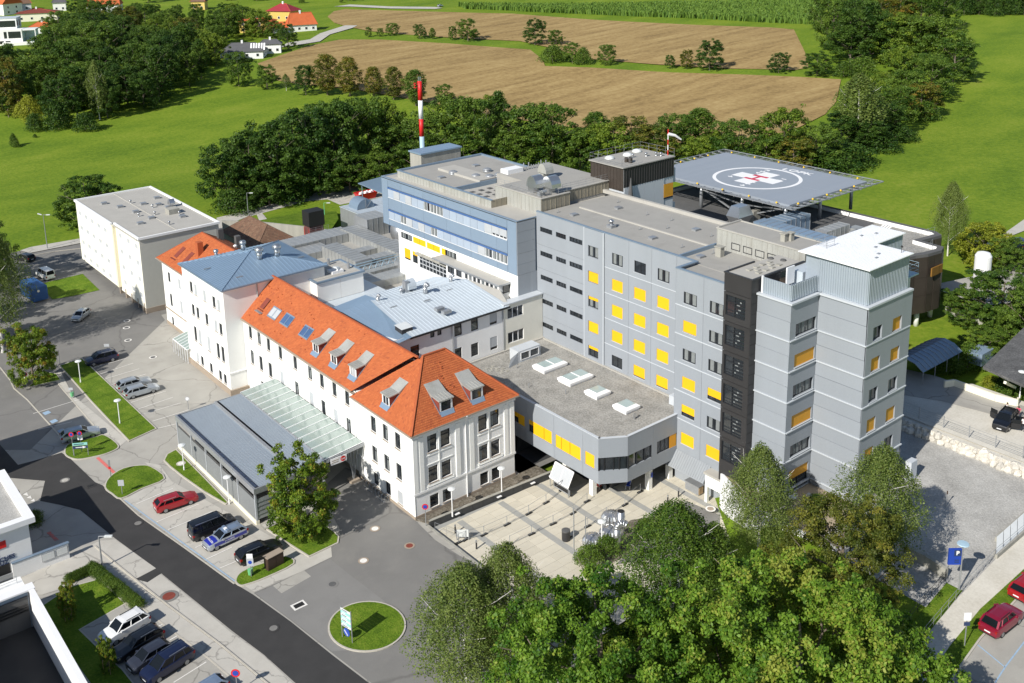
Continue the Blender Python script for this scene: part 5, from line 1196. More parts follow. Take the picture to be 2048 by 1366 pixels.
dormer('X',92.65,se_,1.55,1.35, None,55.35);dormer('Y',59.75,sy_,1.75,1.5, None,87.1);dormer('Y',64.05,sy_,1.75,1.5, None,87.1)
def rooflight(y0,y1,x0,x1,n=2,g=glass,fr=zincg):
 z= lambda x:sm_(x)+.1;o=MB()
 for a,b,c,d in((x0,x0+.12,y0,y1),(x1-.12,x1,y0,y1),(x0+.12,x1-.12,y0,y0+.1),(x0+.12,x1-.12,y1-.1,y1),(x0+.12,x1-.12,(y0+y1)/2-.06,(y0+y1)/2+.06)):
  o.quad((a,c,z(a)),(a,d,z(a)),(b,d,z(b)),(b,c,z(b)));o.quad((a,c,z(a)-.12),(a,d,z(a)-.12),(a,d,z(a)),(a,c,z(a)))
 r=o.build('rooflight',fr,oh);MB().quad((x0+.1,y0+.08,z(x0+.1)-.03),(x0+.1,y1-.08,z(x0+.1)-.03),(x1-.1,y1-.08,z(x1-.1)-.03),(x1-.1,y0+.08,z(x1-.1)-.03)).build('rooflight_pane',g,r)
gl_b=glass_mat('blue_sky_glass',(.06,.11,.22),.05)
rooflight(121.8,124.2,56.05,57.25,g=louvre);rooflight(118.2,120.6,56.1,57.35,g=gl_b);rooflight(112.8,115.2,56.1,57.3,g=gl_b)
MB().quad((56.3,125.8,12.8),(56.3,126.9,12.8),(57.5,126.9,13.9),(57.5,125.8,13.9)).bar((56.1,125.6,12.65),(56.1,127.1,12.65),.12,.1).build('roof_exit',crimson if False else redtile,oh)
MB().bar((55.9,125.4,12.4),(55.9,127.2,12.4),.5,.08).build('roof_step',galv,oh)
mb=MB()
for i in range(46):
 x=random.uniform(55,59.3);y=random.uniform(99,129);z=sm_(x)+.05;mb.box(x-.05,x+.08,y-.09,y+.09,z,z+.1)
for i in range(14):
 y=random.uniform(87,91.5);x=random.uniform(57+(y-86),67-(y-86));z=sy_(y)+.05;mb.box(x-.09,x+.09,y-.05,y+.08,z,z+.1)
o=mb.build('vent_tile',tiledk,oh);o['kind']='stuff'
# hip roofed block
hb=thing('zinc_roof_block','tall white corner block under a blue zinc pyramid roof with two chromed cowls','hospital wing',(60,137,0))
XH=52.17
yy=[140.45,138.75,135.5,132.25,130.6]
HHH=[(y,y+1.0,z0,z1) for z0,z1 in((12.1,13.75),(8.5,10.2),(4.4,6.7),(1.05,2.5)) for y in yy]
mb=MB();facade(mb,'X',XH,129.25,144.1,.7,15.6,HHH,.18);mb.box(XH+.22,67.8,129.3,144,0,15.5);mb.quad((XH,129.25,.7),(67.9,129.25,.7),(67.9,129.25,15.6),(XH,129.25,15.6));mb.quad((XH,144.1,.7),(67.9,144.1,.7),(67.9,144.1,15.6),(XH,144.1,15.6));mb.build('wall',white,hb)
for i,h in enumerate(HHH):window(hb,'X',XH,*h,kinds(h),blind=(.95 if i in(1,2,4,8,11,12,15) else None),bmat=louvre,depth=.15)
mb=MB();sills(mb,'X',XH,HHH,.07,.1);mb.build('window_sill',plinth,hb)
MB().box(XH-.25,67,128.95,129.25,0,.75).box(XH-.25,XH,129.25,144.1,0,.75).build('plinth',plinth,hb);MB().box(XH-.1,XH,129.2,144.1,3.1,3.3).box(XH-.1,54.7,129.15,129.25,3.1,3.3).build('cornice',trimw,hb)
c4=[(51.85,128.85,15.75),(68.2,128.85,15.75),(68.2,144.4,15.75),(51.85,144.4,15.75)];pk=(60,136.8,17.75)
mb=MB()
for i in range(4):
 a,b=Vector(c4[i]),Vector(c4[(i+1)%4]);mb.quad(a,b,pk);n=26
 P_=Vector(pk);base=(b-a)
 perp=(P_-(a+b)/2);
 for k in range(1,n):
  t=k/n;q=a.lerp(b,t);f=2*min(t,1-t);mb.bar(q+Vector((0,0,.03)),q+perp*f+Vector((0,0,.03)),.045,.06)
 mb.bar(a+Vector((0,0,.05)),P_+Vector((0,0,.05)),.1,.08)
mb.build('zinc_roof',zincb,hb);mb=MB().box(51.75,68.3,128.75,128.88,15.55,15.78).box(51.75,51.88,128.88,144.5,15.55,15.78);mb.build('eaves_gutter',zincg,hb);MB().box(51.9,68.1,128.9,144.3,15.55,15.6).build('soffit',trimw,hb)
MB().tube((57.2,129.15,.8),(57.2,129.15,15.6),.08).build('downpipe',galv,hb)
def cowl(parent,x,y,z,s=1):
 MB().lathe((x,y,z),[(.42*s,0),(.42*s,.9*s),(.3*s,1.0*s),(.62*s,1.1*s),(.66*s,1.5*s),(.5*s,1.75*s),(.1*s,1.85*s)],14).build('chimney_cowl',steel,parent, True)
cowl(hb,60.2,134.3,17.1,1);cowl(hb,62.9,134.1,17.0,1);cowl(hb,60.5,140.6,16.9,.8);cowl(hb,57.2,143.0,16.0,.6)
for x,y in((55.5,131.0),(66.2,133.0),(53.5,137.5)):MB().bar((x-.5,y,16.35),(x+.5,y,16.35),.12,.14).build('snow_guard',galv,hb)
# orange roofed annexe further back
lo=thing('orange_roof_annexe','lower white annexe with orange hip roof between the zinc roofed block and flats','hospital wing',(60,152,0))
HL2=[(158.3,159.3,8.0,9.7),(153.9,154.9,8.0,9.7),(149.6,150.6,8.0,9.7),(158.35,159.3,3.8,6.0),(153.9,154.9,3.8,6.0),(149.6,150.6,3.8,6.0),(158.6,159.4,.5,1.9)]
mb=MB();facade(mb,'X',55.3,144.1,161.6,0,11.5,HL2,.18);mb.box(55.5,67,144.1,161.6,0,11.4);mb.build('wall',white,lo)
for i,h in enumerate(HL2):window(lo,'X',55.3,*h,'tall',blind=(.95 if i in(1,4) else None),bmat=louvre,depth=.15)
MB().box(55.2,55.3,144.1,161.7,2.9,3.1).box(55.22,55.3,144.1,161.65,0,.6).build('cornice',plinth,lo)
r0,r1=(60.6,156.6,15.9),(60.6,144,15.9);e=[(54.7,144.1,11.5),(54.7,162.2,11.5),(67.4,162.2,11.5),(67.4,144.1,11.5)]
tile_slope(lo,e[1],e[0],r1,r0,.36,.3);tile_slope(lo,e[2],e[1],r0,(60.6,156.62,15.9),.36,.3);tile_slope(lo,e[3],e[2],r0,r1,.4,.4)
mb=MB().bar(r0,r1,.25,.15).bar(e[1],r0,.25,.15).bar(e[2],r0,.25,.15);mb.build('ridge_tiles',tiledk,lo);MB().box(54.5,54.7,144.1,162.3,11.4,11.52).build('eaves_gutter',plinth,lo)
z_= lambda x:11.5+.745*(x-54.7)+.1
for y in(157.2,153.6):MB().quad((56.0,y-.6,z_(56)),(56.0,y+.6,z_(56)),(57.7,y+.6,z_(57.7)),(57.7,y-.6,z_(57.7))).bar((55.7,y-.9,z_(55.7)),(55.7,y+.9,z_(55.7)),.3,.06).build('roof_exit',redtile,lo)
MB().box(57.6,58.5,151.2,152.2,13.5,16.0).build('chimney',tiledk,lo);MB().box(63.5,64.4,157.0,157.8,13,15.6).box(64.5,65.3,152.3,153.1,13,15.3).build('chimney',feltd,lo)
for x,y in((63.4,150.3),(64.2,148.8)):roofvent(lo,x,y,13.7,1.0,.2,whitep)
gp=thing('glass_entrance_porch','small slanted glass porch at the foot of the white hospital annexe','porch',(53.5,146,0))
mb=MB()
for i in range(7):y=143.6+i*.95;mb.bar((51.6,y,2.2),(54.6,y,3.0),.08).bar((51.6,y,0),(51.6,y,2.2),.08)
mb.bar((51.6,143.6,2.2),(51.6,149.3,2.2),.1);mb.build('porch_frame',framew,gp);MB().quad((51.6,143.6,2.2),(51.6,149.3,2.2),(54.9,149.3,3.05),(54.9,143.6,3.05)).build('porch_pane',canopyg,gp)
# cream block of flats
cf=thing('cream_flats','cream four storey block of flats with flat grey roof over garages','apartment block',(60,184,0))
HF=[]
for z in(10.75,7.8,4.9,2.05):
 HF+=[(198.55-3.68*i,200.1-3.68*i,z,z+.95) for i in range(5)]
HF2=[(y,y+1.35,z+.35,z+1.35) for z in(10.75,7.8,4.9,2.05) for y in(177.3,173.2,169.3)]
mb=MB();facade(mb,'X',53.65,180.4,201.5,1.6,13.2,HF,.12);mb.box(53.8,68.2,180.4,201.4,1.6,13.1);mb.build('wall',mat('flats_render',(.82,.80,.70),.85,.03,.3,6),cf)
mb=MB();facade(mb,'X',54.15,168.2,180.4,.9,13.2,HF2,.12);mb.box(54.3,68.2,168.35,180.4,.9,13.1);mb.build('wall',MATS['flats_render'],cf)
MB().quad((54.15,168.2,.9),(68.2,168.2,.9),(68.2,168.2,13.2),(54.15,168.2,13.2)).build('end_wall',mat('shaded_flats_render',(.50,.49,.44),.85,.05),cf);MB().quad((53.65,180.4,1.6),(54.2,180.4,1.6),(54.2,180.4,13.2),(53.65,180.4,13.2)).build('step_wall',MATS['shaded_flats_render'],cf)  # flats render darkened: shade of the end faces put into the colour
MB().box(53.6,54.15,180.1,180.9,1.6,13.2).build('corner_strip',cream2,cf)
for i,h in enumerate(HF+HF2):window(cf,'X',53.65 if i<20 else 54.15,*h,'two',frame=framew,gl=louvre,depth=.1)
mb=MB();sills(mb,'X',53.65,HF,.06,.06);mb.build('window_sill',trimw,cf)
MB().box(55.2,68,168.4,201.2,0,1.7).build('garage_wall',mat('dark_garage',(.05,.045,.04),.8,.2),cf);mb=MB()
for y in[168.9+3.1*i for i in range(5)]:mb.box(54.1,55.3,y-.2,y+.2,0,1.7)
mb.build('garage_pier',plinth,cf);MB().box(54.1,68.25,168.1,168.3,0,.9).box(54.1,55.4,168.3,170.2,0,.95).build('plinth',plinth,cf)
MB().box(53.7,68.15,168.3,201.4,13.15,13.35).build('roof',feltl,cf);mb=MB().box(53.4,53.75,180.4,201.7,13.2,13.6).box(53.9,54.25,167.95,180.4,13.2,13.6).box(53.75,68.4,201.35,201.7,13.2,13.6).box(54.25,68.4,167.95,168.3,13.2,13.6).box(68.05,68.4,168.3,201.35,13.2,13.6);mb.build('parapet',trimw,cf)
MB().box(60.9,61.1,168.3,201.3,13.35,13.45).build('roof_seam',feltl,cf)
for x,y in((58.5,190.5),(62.5,189.5),(59.5,185),(64.5,187),(65.2,184),(60.2,179),(66,192),(57,195),(64.8,176),(57.5,177)):hatch(cf,x,y,13.35,1.0,.8,.35,galv)
MB().box(63.5,65.5,179,181,13.35,14.3).build('roof_hatch',conc_wall,cf);hood(cf,66,184.5,13.35,1.0)
for x,y in((61,192),(61.6,181),(61.2,173),(65,178),(63,186),(59,182)):roofvent(cf,x,y,13.35,.7,.15)
# ambulance hall with the glass link canopy
ac=thing('ambulance_canopy','long grey metal roofed ambulance shelter with louvred side and glass canopy','canopy',(47,108,0))
Zc=4.5;Y0c,Y1c=97.2,119.7
def ribroof(x0,x1,z0,z1,nm='metal_roof',m=trap):
 mb=MB().quad((x0,Y0c,z0),(x1,Y0c,z1),(x1,Y1c,z1),(x0,Y1c,z0));n=74;s=(Y1c-Y0c)/n
 for i in range(n):y=Y0c+s*i;mb.quad((x0,y,z0+.05),(x1,y,z1+.05),(x1,y+s*.45,z1+.05),(x0,y+s*.45,z0+.05));mb.quad((x0,y,z0),(x1,y,z1),(x1,y,z1+.05),(x0,y,z0+.05))
 mb.build(nm,m,ac)
ribroof(40.95,45.9,4.3,4.35);ribroof(46.5,49.6,4.5,4.55)
MB().box(40.95,49.6,Y0c,Y1c,3.95,4.2).build('roof_soffit',feltd,ac)
mb=MB().box(40.7,40.95,Y0c-.15,Y1c+.15,3.75,4.42).box(40.95,46,Y0c-.15,Y0c,3.75,4.42).box(40.95,46,Y1c,Y1c+.15,3.75,4.42).box(45.8,46.15,Y0c,Y1c,4.3,4.62).box(46,49.6,Y0c-.12,Y0c,4.1,4.6).box(46,49.6,Y1c,Y1c+.12,4.1,4.6);mb.build('fascia',galv,ac)
MB().box(46.15,46.5,Y0c,Y1c,4.25,4.3).box(40.97,41.35,Y0c,Y1c,4.36,4.42).build('gutter',anthra,ac)
for i in range(16):MB().box(40.98,41.3,Y0c+.2+1.4*i,Y0c+1.5+1.4*i,4.42,4.45).build('gutter_guard',MATS.get('leaf_guard') or mat('leaf_guard',(.03,.045,.08),.5,.1),ac)
for k in range(12):
 z=.55+.2*k
 for j in range(5):
  y0=Y0c+4.5*j
  if k<12:MB().quad((40.78,y0+.04,z),(40.78,y0+4.46,z),(40.86,y0+4.46,z+.17),(40.86,y0+.04,z+.17)).build('louvre_slat',MATS.get('slat_metal') or mat('slat_metal',(.21,.22,.22),.5,.1,.6,9,metal=.2),ac)
MB().box(40.95,41.05,Y0c,Y1c,.5,2.95).build('side_wall',feltd,ac);MB().box(40.7,41.1,Y0c-.1,Y1c,0,.5).build('plinth',cream,ac)
mb=MB()
for j in range(6):mb.box(40.75,40.95,Y0c+4.5*j-.08,Y0c+4.5*j+.08,.5,3.8)
for x in(44,49.4):
 for y in(Y0c+.2,104.7,112.2,Y1c-.2):mb.box(x-.1,x+.1,y-.1,y+.1,0,4)
mb.build('post',louvre,ac)
for k in range(5):MB().quad((40.95,Y0c-.06,.6+.5*k),(45.8,Y0c-.06,.6+.5*k),(45.8,Y0c+.02,1.06+.5*k),(40.95,Y0c+.02,1.06+.5*k)).build('louvre_slat',galv,ac)
n=14;s=(Y1c-97.0)/n
for i in range(n):
 y=97.0+s*i;MB().quad((49.6,y+.03,4.75),(54.55,y+.03,5.15),(54.55,y+s-.03,5.15),(49.6,y+s-.03,4.75)).quad((49.6,y+.03,4.72),(49.6,y+s-.03,4.72),(54.55,y+s-.03,5.12),(54.55,y+.03,5.12)).build('glass_panel',canopyg,ac)
mb=MB()
for i in range(n+1):y=97.0+s*i;mb.bar((49.5,y,4.78),(54.6,y,5.2),.07,.08)
mb.build('glazing_bar',whitep,ac);mb=MB().bar((49.5,96.85,4.55),(54.6,96.85,4.95),.12,.35).bar((49.5,97,4.6),(49.5,Y1c,4.6),.14,.3).bar((52,97,4.75),(52,Y1c,4.75),.12,.2)
for y in(97.6,103,109,115):
 for dx,dy in((-.6,-.5),(.5,-.5),(-.5,.5),(.5,.5)):mb.tube((53.6,y+.4,0),(53.6+dx,y+.4+dy,4.7),.07,n=6)
mb.build('canopy_frame',galv,ac);MB().box(53.0,54.2,97.5,98.6,0,.35).build('post_base',plinth,ac)
o=MB().box(50.0,52.1,96.6,96.66,3.95,4.75).build('entry_sign',whitep,ac);MB().tube((51.6,96.59,4.35),(51.6,96.56,4.35),.32,n=20).build('no_entry_disc',redp,o);MB().box(51.38,51.82,96.53,96.56,4.3,4.4).build('no_entry_bar',whitep,o)
MB().box(50.15,51.1,96.57,96.6,4.45,4.52).box(50.15,51.0,96.57,96.6,4.2,4.27).build('sign_line',plinth,o)
# ------------------------------------------------------------------ red cross house and the dark garage, bottom left
rc=thing('red_cross_house','white flat roofed ambulance station with red cross and dark lettering on its wall','building',(14,110,0))
rz_=6.0
MB().box(2,19.6,104.9,116.4,0,rz_-.5).build('wall',trimw,rc);mb=MB();parapet(mb,1.8,20.2,104.4,116.7,rz_-.5,rz_+.1,.9);mb.build('parapet',whitep,rc);MB().box(2.6,19.4,105.2,116,rz_-.5,rz_-.2).build('roof',gravel,rc)
def onY(px,py,Y):
 d=ray(px,py);t=Y/d.y; return Vector((d.x*t,Y,CAMH+d.z*t))
YR=104.9
p=onY(11.5,1117,YR);link('wall_lettering',TX['sches'],rc,(p.x,YR-.03,p.z),0).rotation_euler=(R(90),0,0)
p=onY(7.5,1126,YR);link('wall_lettering',TX['kreuz'],rc,(p.x-.1,YR-.03,p.z),0).rotation_euler=(R(90),0,0)
a,b=onY(10.6,1080,YR),onY(11,1094,YR)
MB().box(a.x-2.7,a.x,YR-.06,YR-.01,b.z,a.z).box(a.x-1.75,a.x-.95,YR-.061,YR-.011,b.z-.8,b.z).box(a.x-1.75,a.x-.95,YR-.061,YR-.011,a.z,a.z+.8).build('red_cross',redp,rc)
MB().box(12,17.4,YR-.02,YR+.2,0,1.75).build('gate_opening',black,rc);MB().box(12,18.2,YR-.35,YR-.2,.3,.75).build('gate_rail',galv,rc)
wl=thing('information_wall','low white wall with two framed notice boards beside the ambulance station','wall',(20,104.5,0))
MB().box(17.5,23.0,104.45,104.75,0,1.75).build('wall',trimw,wl);MB().box(17.5,23.1,104.4,104.8,1.75,1.85).build('coping',zincg,wl)
for x0,x1 in((20.3,21.6),(21.75,22.9)):
 o=MB().box(x0,x1,104.38,104.45,.75,1.6).build('notice_board',galv,wl);MB().box(x0+.06,x1-.06,104.36,104.38,.8,1.55).build('notice',skyl,o)
gg=thing('sunken_garage','dark garage with tall white side wall and blue grey front at the lower left','building',(12,88,0))
MB().box(17.1,17.4,74,96.1,-.1,4.0).build('side_wall',trimw,gg);MB().box(2,17.0,95.6,96.1,0,4.0).build('front_wall',bluec,gg);MB().box(2,17.6,95.2,96.3,4.0,4.15).box(17.0,17.5,74,95.2,4.0,4.1).build('coping',whitep,gg)
MB().box(2,17.05,74,95.4,-.1,.09).build('yard_floor',newroad,gg)  # near-black floor: the pit's deep shade is put into the colour
mb=MB()
for k in range(3):mb.box(2,16.8,95.2,95.35,2.0+.3*k,2.1+.3*k)
mb.build('front_slat',anthra,gg);MB().box(2,16.9,95.45,95.59,0,3.4).build('garage_door',feltd,gg)
railing(gg,[(2,97.2),(16.5,97.2)],4.0,.8,n=2)
MB().box(2,17,96.1,98.2,3.8,4.0).build('flat_roof',white,gg)
# neighbour out of frame whose shadow falls on the street
nb2=thing('yard_house','grey neighbouring house beyond the left edge shading the sunken garage','house',(5,84,0))
MB().box(-4,9.3,70,97,0,7.2).build('wall',trimw,nb2);MB().box(-4.2,9.5,69.8,97.2,7.2,7.5).build('roof',felt,nb2)
nb=thing('street_house','pale flat roofed house across the street at the left edge','house',(18,131,0))
MB().box(8,20.6,126.9,133.9,0,9.6).build('wall',white,nb);MB().box(7.8,20.8,126.7,134.1,9.6,9.9).build('roof',felt,nb)
# ------------------------------------------------------------------ right edge: bicycle tunnel canopy, timber shelter, boundary walls
gcn=thing('glass_arch_canopy','curved dark glass canopy in shade between the tower and the lawn','canopy',(110,58,SZ))
c0=at(1852,702,7.6);x0,x1,y0,y1=c0 .x-5,c0 .x+5,c0 .y-2.5,c0 .y+2.5
mb=MB();bars=MB()
for i in range(10):
 xa,xb=x0+i,x0+i+1
 pr=[(y0,6.9),(y0+1.2,7.7),(y0+2.6,8.0),(y1-1.2,7.7),(y1,6.9)]
 for(ya,za),(yb,zb) in zip(pr,pr[1:]):mb.quad((xa,ya,za),(xb,ya,za),(xb,yb,zb),(xa,yb,zb));bars.bar((xa,ya,za+.03),(xa,yb,zb+.03),.07)
 bars.tube((xa,y0,5.2),(xa,y0,6.9),.06,n=6) if i%3==0 else None ;bars.build('canopy_rib',galv,gcn);bars=MB()
mb.build('canopy_pane',zincg,gcn)
ts=thing('timber_shelter','shelter with weathered dark flat roof on pale slanting timber posts','shelter',(126,47,6))
pz=9.0;q=[at(1966,733,pz),at(2110,655-60,pz),at(2200,745,pz),at(2060,775,pz)]
MB().prism([(v.x,v.y) for v in q],pz-.35,pz).build('roof',ramp_mat('lichen_roof',[(.3,(.05,.05,.05)),(.55,(.13,.13,.13)),(.75,(.30,.30,.29))],.6,6,scale2=4,mixk=.6),ts)
mb=MB();b0=at(2010,752,6);
for px,py,qx,qy in((1985,735,2012,760),(2040,745,2012,764),(2045,742,2075,765),(2010,765,2030,775)):
 a,b=at(px,py,8.6),at(qx,qy,5.8);mb.bar(a,b,.3,.3)
mb.build('slanting_post',cream,ts)
bb=thing('blue_shed','small flat blue topped cabinet below the timber shelter','cabinet',at(1960,722,SZ));p=at(1960,722,SZ)
MB().box(p.x-1.6,p.x+1.6,p.y-1.0,p.y+1.0,SZ,SZ+1.7).build('cabinet_body',bluec,bb)
def wall_px(name,label,px,z,h,t,m,rail=0):
 P=[at(x,y,z) for x,y in px];o=thing(name,label,'wall',P[0]);mb=MB()
 for a,b in zip(P,P[1:]):mb.bar((a.x,a.y,z+h/2),(b.x,b.y,z+h/2),t,h)
 mb.build('wall',m,o)
 if rail:railing(o,[(p.x,p.y) for p in P],z+h,rail,n=2)
 return o
wall_px('garden_wall','low cream wall edging the driveway below the shrubs',[(1888,775),(1908,772),(1990,802),(2033,812),(2036,808)],SZ,.9,.25,cream)
wall_px('lawn_wall','short concrete wall with white handrail beside the small lawn',[(1891,625),(1920,636),(1968,652)],SZ,1.0,.25,conc_wall,0)
wall_px('ramp_wall','light concrete wall between two gravel areas near the parking sign',[(1800,1106),(1850,1130),(1892,1158)],GZ,1.1,.4,conc_wall)
for nm,lab,px in(('ramp_railing','dark railing along the shaded ramp nearest the gravel',[(1805,1258),(1890,1162),(1895,1150)]),('ramp_railing','dark railing along the pale footway edge of the shaded ramp',[(1835,1290),(1925,1184),(1990,1116),(2060,1056)])):
 P=[at(x,y,GZ) for x,y in px];o=thing(nm,lab,'railing',P[0]);railing(o,[(p.x,p.y) for p in P],GZ,1.0,m=anthra if 'nearest' in lab else galv,n=2)
gs=thing('glass_ramp_cover','row of pale glass panels covering the ramp beside the footway','ramp cover',at(2000,1090,GZ))
a0,a1,b0_,b1=at(1993,1074,GZ+.5),at(2100,980,GZ+.5),at(1992,1108,GZ+.5),at(2100,1014,GZ+.5)
for i in range(8):
 t0,t1=i/8+.004,(i+1)/8-.004;o=MB().quad(a0 .lerp(a1,t0),a0 .lerp(a1,t1),b0_.lerp(b1,t1),b0_.lerp(b1,t0)).build('glass_panel',skyl,gs)
MB().bar(a0-Vector((0,0,.3)),a1-Vector((0,0,.3)),.3,.5).bar(b0_-Vector((0,0,.3)),b1-Vector((0,0,.3)),.3,.5).build('ramp_curb',conc_wall,gs)
# rock wall: boulders one by one
rw=thing('boulder_wall','bank of pale boulders below the sandy yard','rock wall',(107,50,GZ))
MB().prism([(106.8,38),(107.8,38),(107.8,62),(106.8,62)],GZ-.1,SZ-.1).build('bank',sandy,rw)
def boulder(k):
 r=random.Random(k);v=[];
 for z,s in((-.5,.75),(0,1.0),(.35,.85),(.55,.4)):
  for i in range(7):t=2*math.pi*i/7;q=s*r.uniform(.75,1.1);v.append((q*math.cos(t)*.5,q*math.sin(t)*.6,z*r.uniform(.7,1.1)))
 f=[]
 for j in range(3):
  for i in range(7):q=(i+1)%7;f.append((j*7+i,j*7+q,j*7+7+q,j*7+7+i))
 f.append(tuple(21+i for i in range(7)));me=bpy.data.meshes.new('boulder');me.from_pydata(v,[],f);me.materials.append(rock); return me
bmesh_=[boulder(k) for k in range(8)]
for i in range(26):
 for j in range(2):
  o=link('boulder',bmesh_[random.randrange(8)],rw,(106.4+.45*j+random.uniform(-.12,.12),38.5+.9*i+.45*j,GZ+.15+.5*j),random.uniform(0,6));s=random.uniform(.8,1.25);o.scale=(s,s,s*.9)
wf=thing('wire_fence','thin wire fence along the top of the boulder bank','fence',(108,45,SZ))
for i in range(8):link('post',shared('fpost', lambda:MB().tube((0,0,0),(0,0,1.5),.05,n=6).mesh('post',galv)),wf,(108.3,39+3.1*i,SZ))
mb=MB()
for k in range(5):mb.tube((108.3,39,SZ+.25+.28*k),(108.3,60.7,SZ+.25+.28*k),.015,n=4)
mb.build('wire',galv,wf)
# ------------------------------------------------------------------ far houses
CR=Vector((V_R.x,V_R.y,0)).normalized();CF=Vector((V_F.x,V_F.y,0)).normalized();CRA=math.atan2(CR.y,CR.x)
def ppm(p): return FPX/((p-Vector((0,0,CAMH))).dot(V_F))
def far_house(name,label,x0,x1,yb,ye,yr,roofm,wallm,rot=0,depth=.7,hip=.35,nwin=3,ridge_x= True,over=.6,chim= True,wm= None):
 p=onland((x0+x1)/2,yb);k=ppm(p);W=(x1-x0)/k;he=(yb-ye)/k*1.06;hr=he+max(1.2,(ye-yr)/k-W*depth*.16);D=W*depth
 o=thing(name,label,'house',p,CRA+R(rot));a,b=W/2,D
 def B(mb,nm,m,par=o):
  me=mb.mesh(nm,m);q=bpy.data.objects.new(nm,me);C.objects.link(q);q.parent=par; return q
 B(MB().box(-a,a,0,b,-3,he),'wall',wallm)
 e=[(-a-over,-over,he-.1),(a+over,-over,he-.1),(a+over,b+over,he-.1),(-a-over,b+over,he-.1)]
 h=hip*W
 r0,r1=((-a+h-over*(hip==0),b/2,hr),(a-h+over*(hip==0),b/2,hr))
 mb=MB().quad(e[0],e[1],r1,r0).quad(e[1],e[2],r1).quad(e[2],e[3],r0,r1).quad(e[3],e[0],r0);mb.quad(*e[::-1]);rf=B(mb,'roof',roofm)
 B(MB().bar(r0,r1,.35,.25).bar(e[0],r0,.25,.2).bar(e[1],r1,.25,.2),'ridge',tiledk if roofm!=slate else slate,rf)
 if chim:B(MB().box(-a*.1,-a*.1+.8,b/2-.4,b/2+.4,hr-1,hr+1.1),'chimney',whitep,rf)
 fl=max(1,int(he/2.7))
 for j in range(fl):
  for i in range(nwin):
   x=-a+W*(i+.5)/nwin;z=.9+j*2.7
   w_=B(MB().box(x-.65,x+.65,-.06,.05,z,z+1.35),'window',wm or framew);B(MB().box(x-.52,x+.52,-.08,-.05,z+.12,z+1.23),'pane',glass,w_)
  for i in range(2):
   y=b*(i+.6)/2.3;z=.9+j*2.7
   for s in(-1,1):w_=B(MB().box(s*a-.05,s*a+.05,y-.6,y+.6,z,z+1.3),'window',wm or framew);B(MB().box(s*(a+.06)-.015,s*(a+.06)+.015,y-.48,y+.48,z+.1,z+1.2),'pane',glass,w_)
 return o,W,D,he,hr,B
o,W,D,he,hr,B=far_house('farmhouse','large farmhouse with bright orange tiled roof and two round dormers',578,634,63,50,22,tileflat,white,22,.55,.12,4)
for x in(-3.5,2.5):
 q=B(MB().box(x-2,x+2,.8,3.2,he,he+1.2),'dormer',cream2);B(MB().quad((x-2.3,.5,he+1.2),(x+2.3,.5,he+1.2),(x+1.6,4.4,he+3.0),(x-1.6,4.4,he+3.0)),'dormer_roof',tileflat,q);B(MB().box(x-1.4,x+1.4,.72,.8,he+.2,he+1.0),'dormer_glass',glass,q)
q=B(MB().box(W/2,W/2+.2,.5,D-.5,2.6,3.4),'balcony',woodm);B(MB().box(-W/2-8,-W/2,1,8,-2,he-1),'side_wing',white)
mb=MB().quad((-W/2-9,.2,he-1.1),(-W/2+.2,.2,he-1.1),(-W/2+.2,5,he+1.6),(-W/2-6,5,he+1.6)).quad((-W/2-9,.2,he-1.1),(-W/2-6,5,he+1.6),(-W/2-9,9,he-1.1));B(mb,'wing_roof',tileflat)
far_house('farm_annexe','tall yellow house with crimson hip roof behind the orange farmhouse',532,586,52,24,4,crimson,mat('yellow_render',(.62,.45,.12),.85,.06),-20,.75,.38,3)
o,W,D,he,hr,B=far_house('grey_roof_house','white house with grey hip roof beside the brown field',520,562,107,89,77,slate,white,8,.6,.2,3)
o,W,D,he,hr,B=far_house('bungalow','dark roofed bungalow with solar strips half hidden by trees',442,526,118,104,81,slate,trimw,4,.6,.22,4)
for i in range(6):B(MB().quad((W*.2+i*1.1,.6,he+.4),(W*.2+.7+i*1.1,.6,he+.4),(W*.2+.4+i*1.1,D*.4,hr-.2),(W*.2-.3+i*1.1,D*.4,hr-.2)),'solar_strip',whitep)
far_house('hip_roof_house','cream house with dark red hip roof at the upper left',37,112,42,27,12,redtile,cream,18,.7,.42,4)
far_house('orange_bungalow','low house with orange hip roof behind the white cube house',62,104,68,54,41,tileflat,trimw,10,.7,.3,3)
far_house('gable_house','white house with orange roof cut by the top left corner',-34,18,30,9,-22,tileflat,white,-30,.8,0,2)
far_house('barn','house with dark brown roof at the top left behind the maroon roof',26,62,22,8,-8,browntile,trimw,30,.9,.1,2)
far_house('orange_gable_house','white house with orange roof cut by the top edge above the wood',176,238,26,11,-12,tileflat,white,12,.7,.05,3)
far_house('yellow_cottage','small yellow house at the top between tree groups',383,410,20,4,-6,browntile,mat('yellow_render_b',(.70,.52,.16),.85,.06),0,.8,.1,2)
far_house('yellow_house','yellow house screened by trees left of the orange farmhouse',478,545,66,44,34,tileflat,MATS['yellow_render'],-6,.5,.1,4)
far_house('garden_hut','brown roofed hut among the dark trees of the wood',133,172,112,104,96,browntile,brownbox,6,.8,.2,1,chim= False)
far_house('white_barn','white house with pale roof at the top left next to tall trees',108,132,22,6,-4,slate,white,20,.8,.1,2)
p=onland(26,90);k=ppm(p);mh=thing('cube_house','modern white flat roofed cube house with pool and dark windows','house',p,CRA+R(14))
def Bm(mb,nm,m,par=mh):
 me=mb.mesh(nm,m);q=bpy.data.objects.new(nm,me);C.objects.link(q);q.parent=par; return q
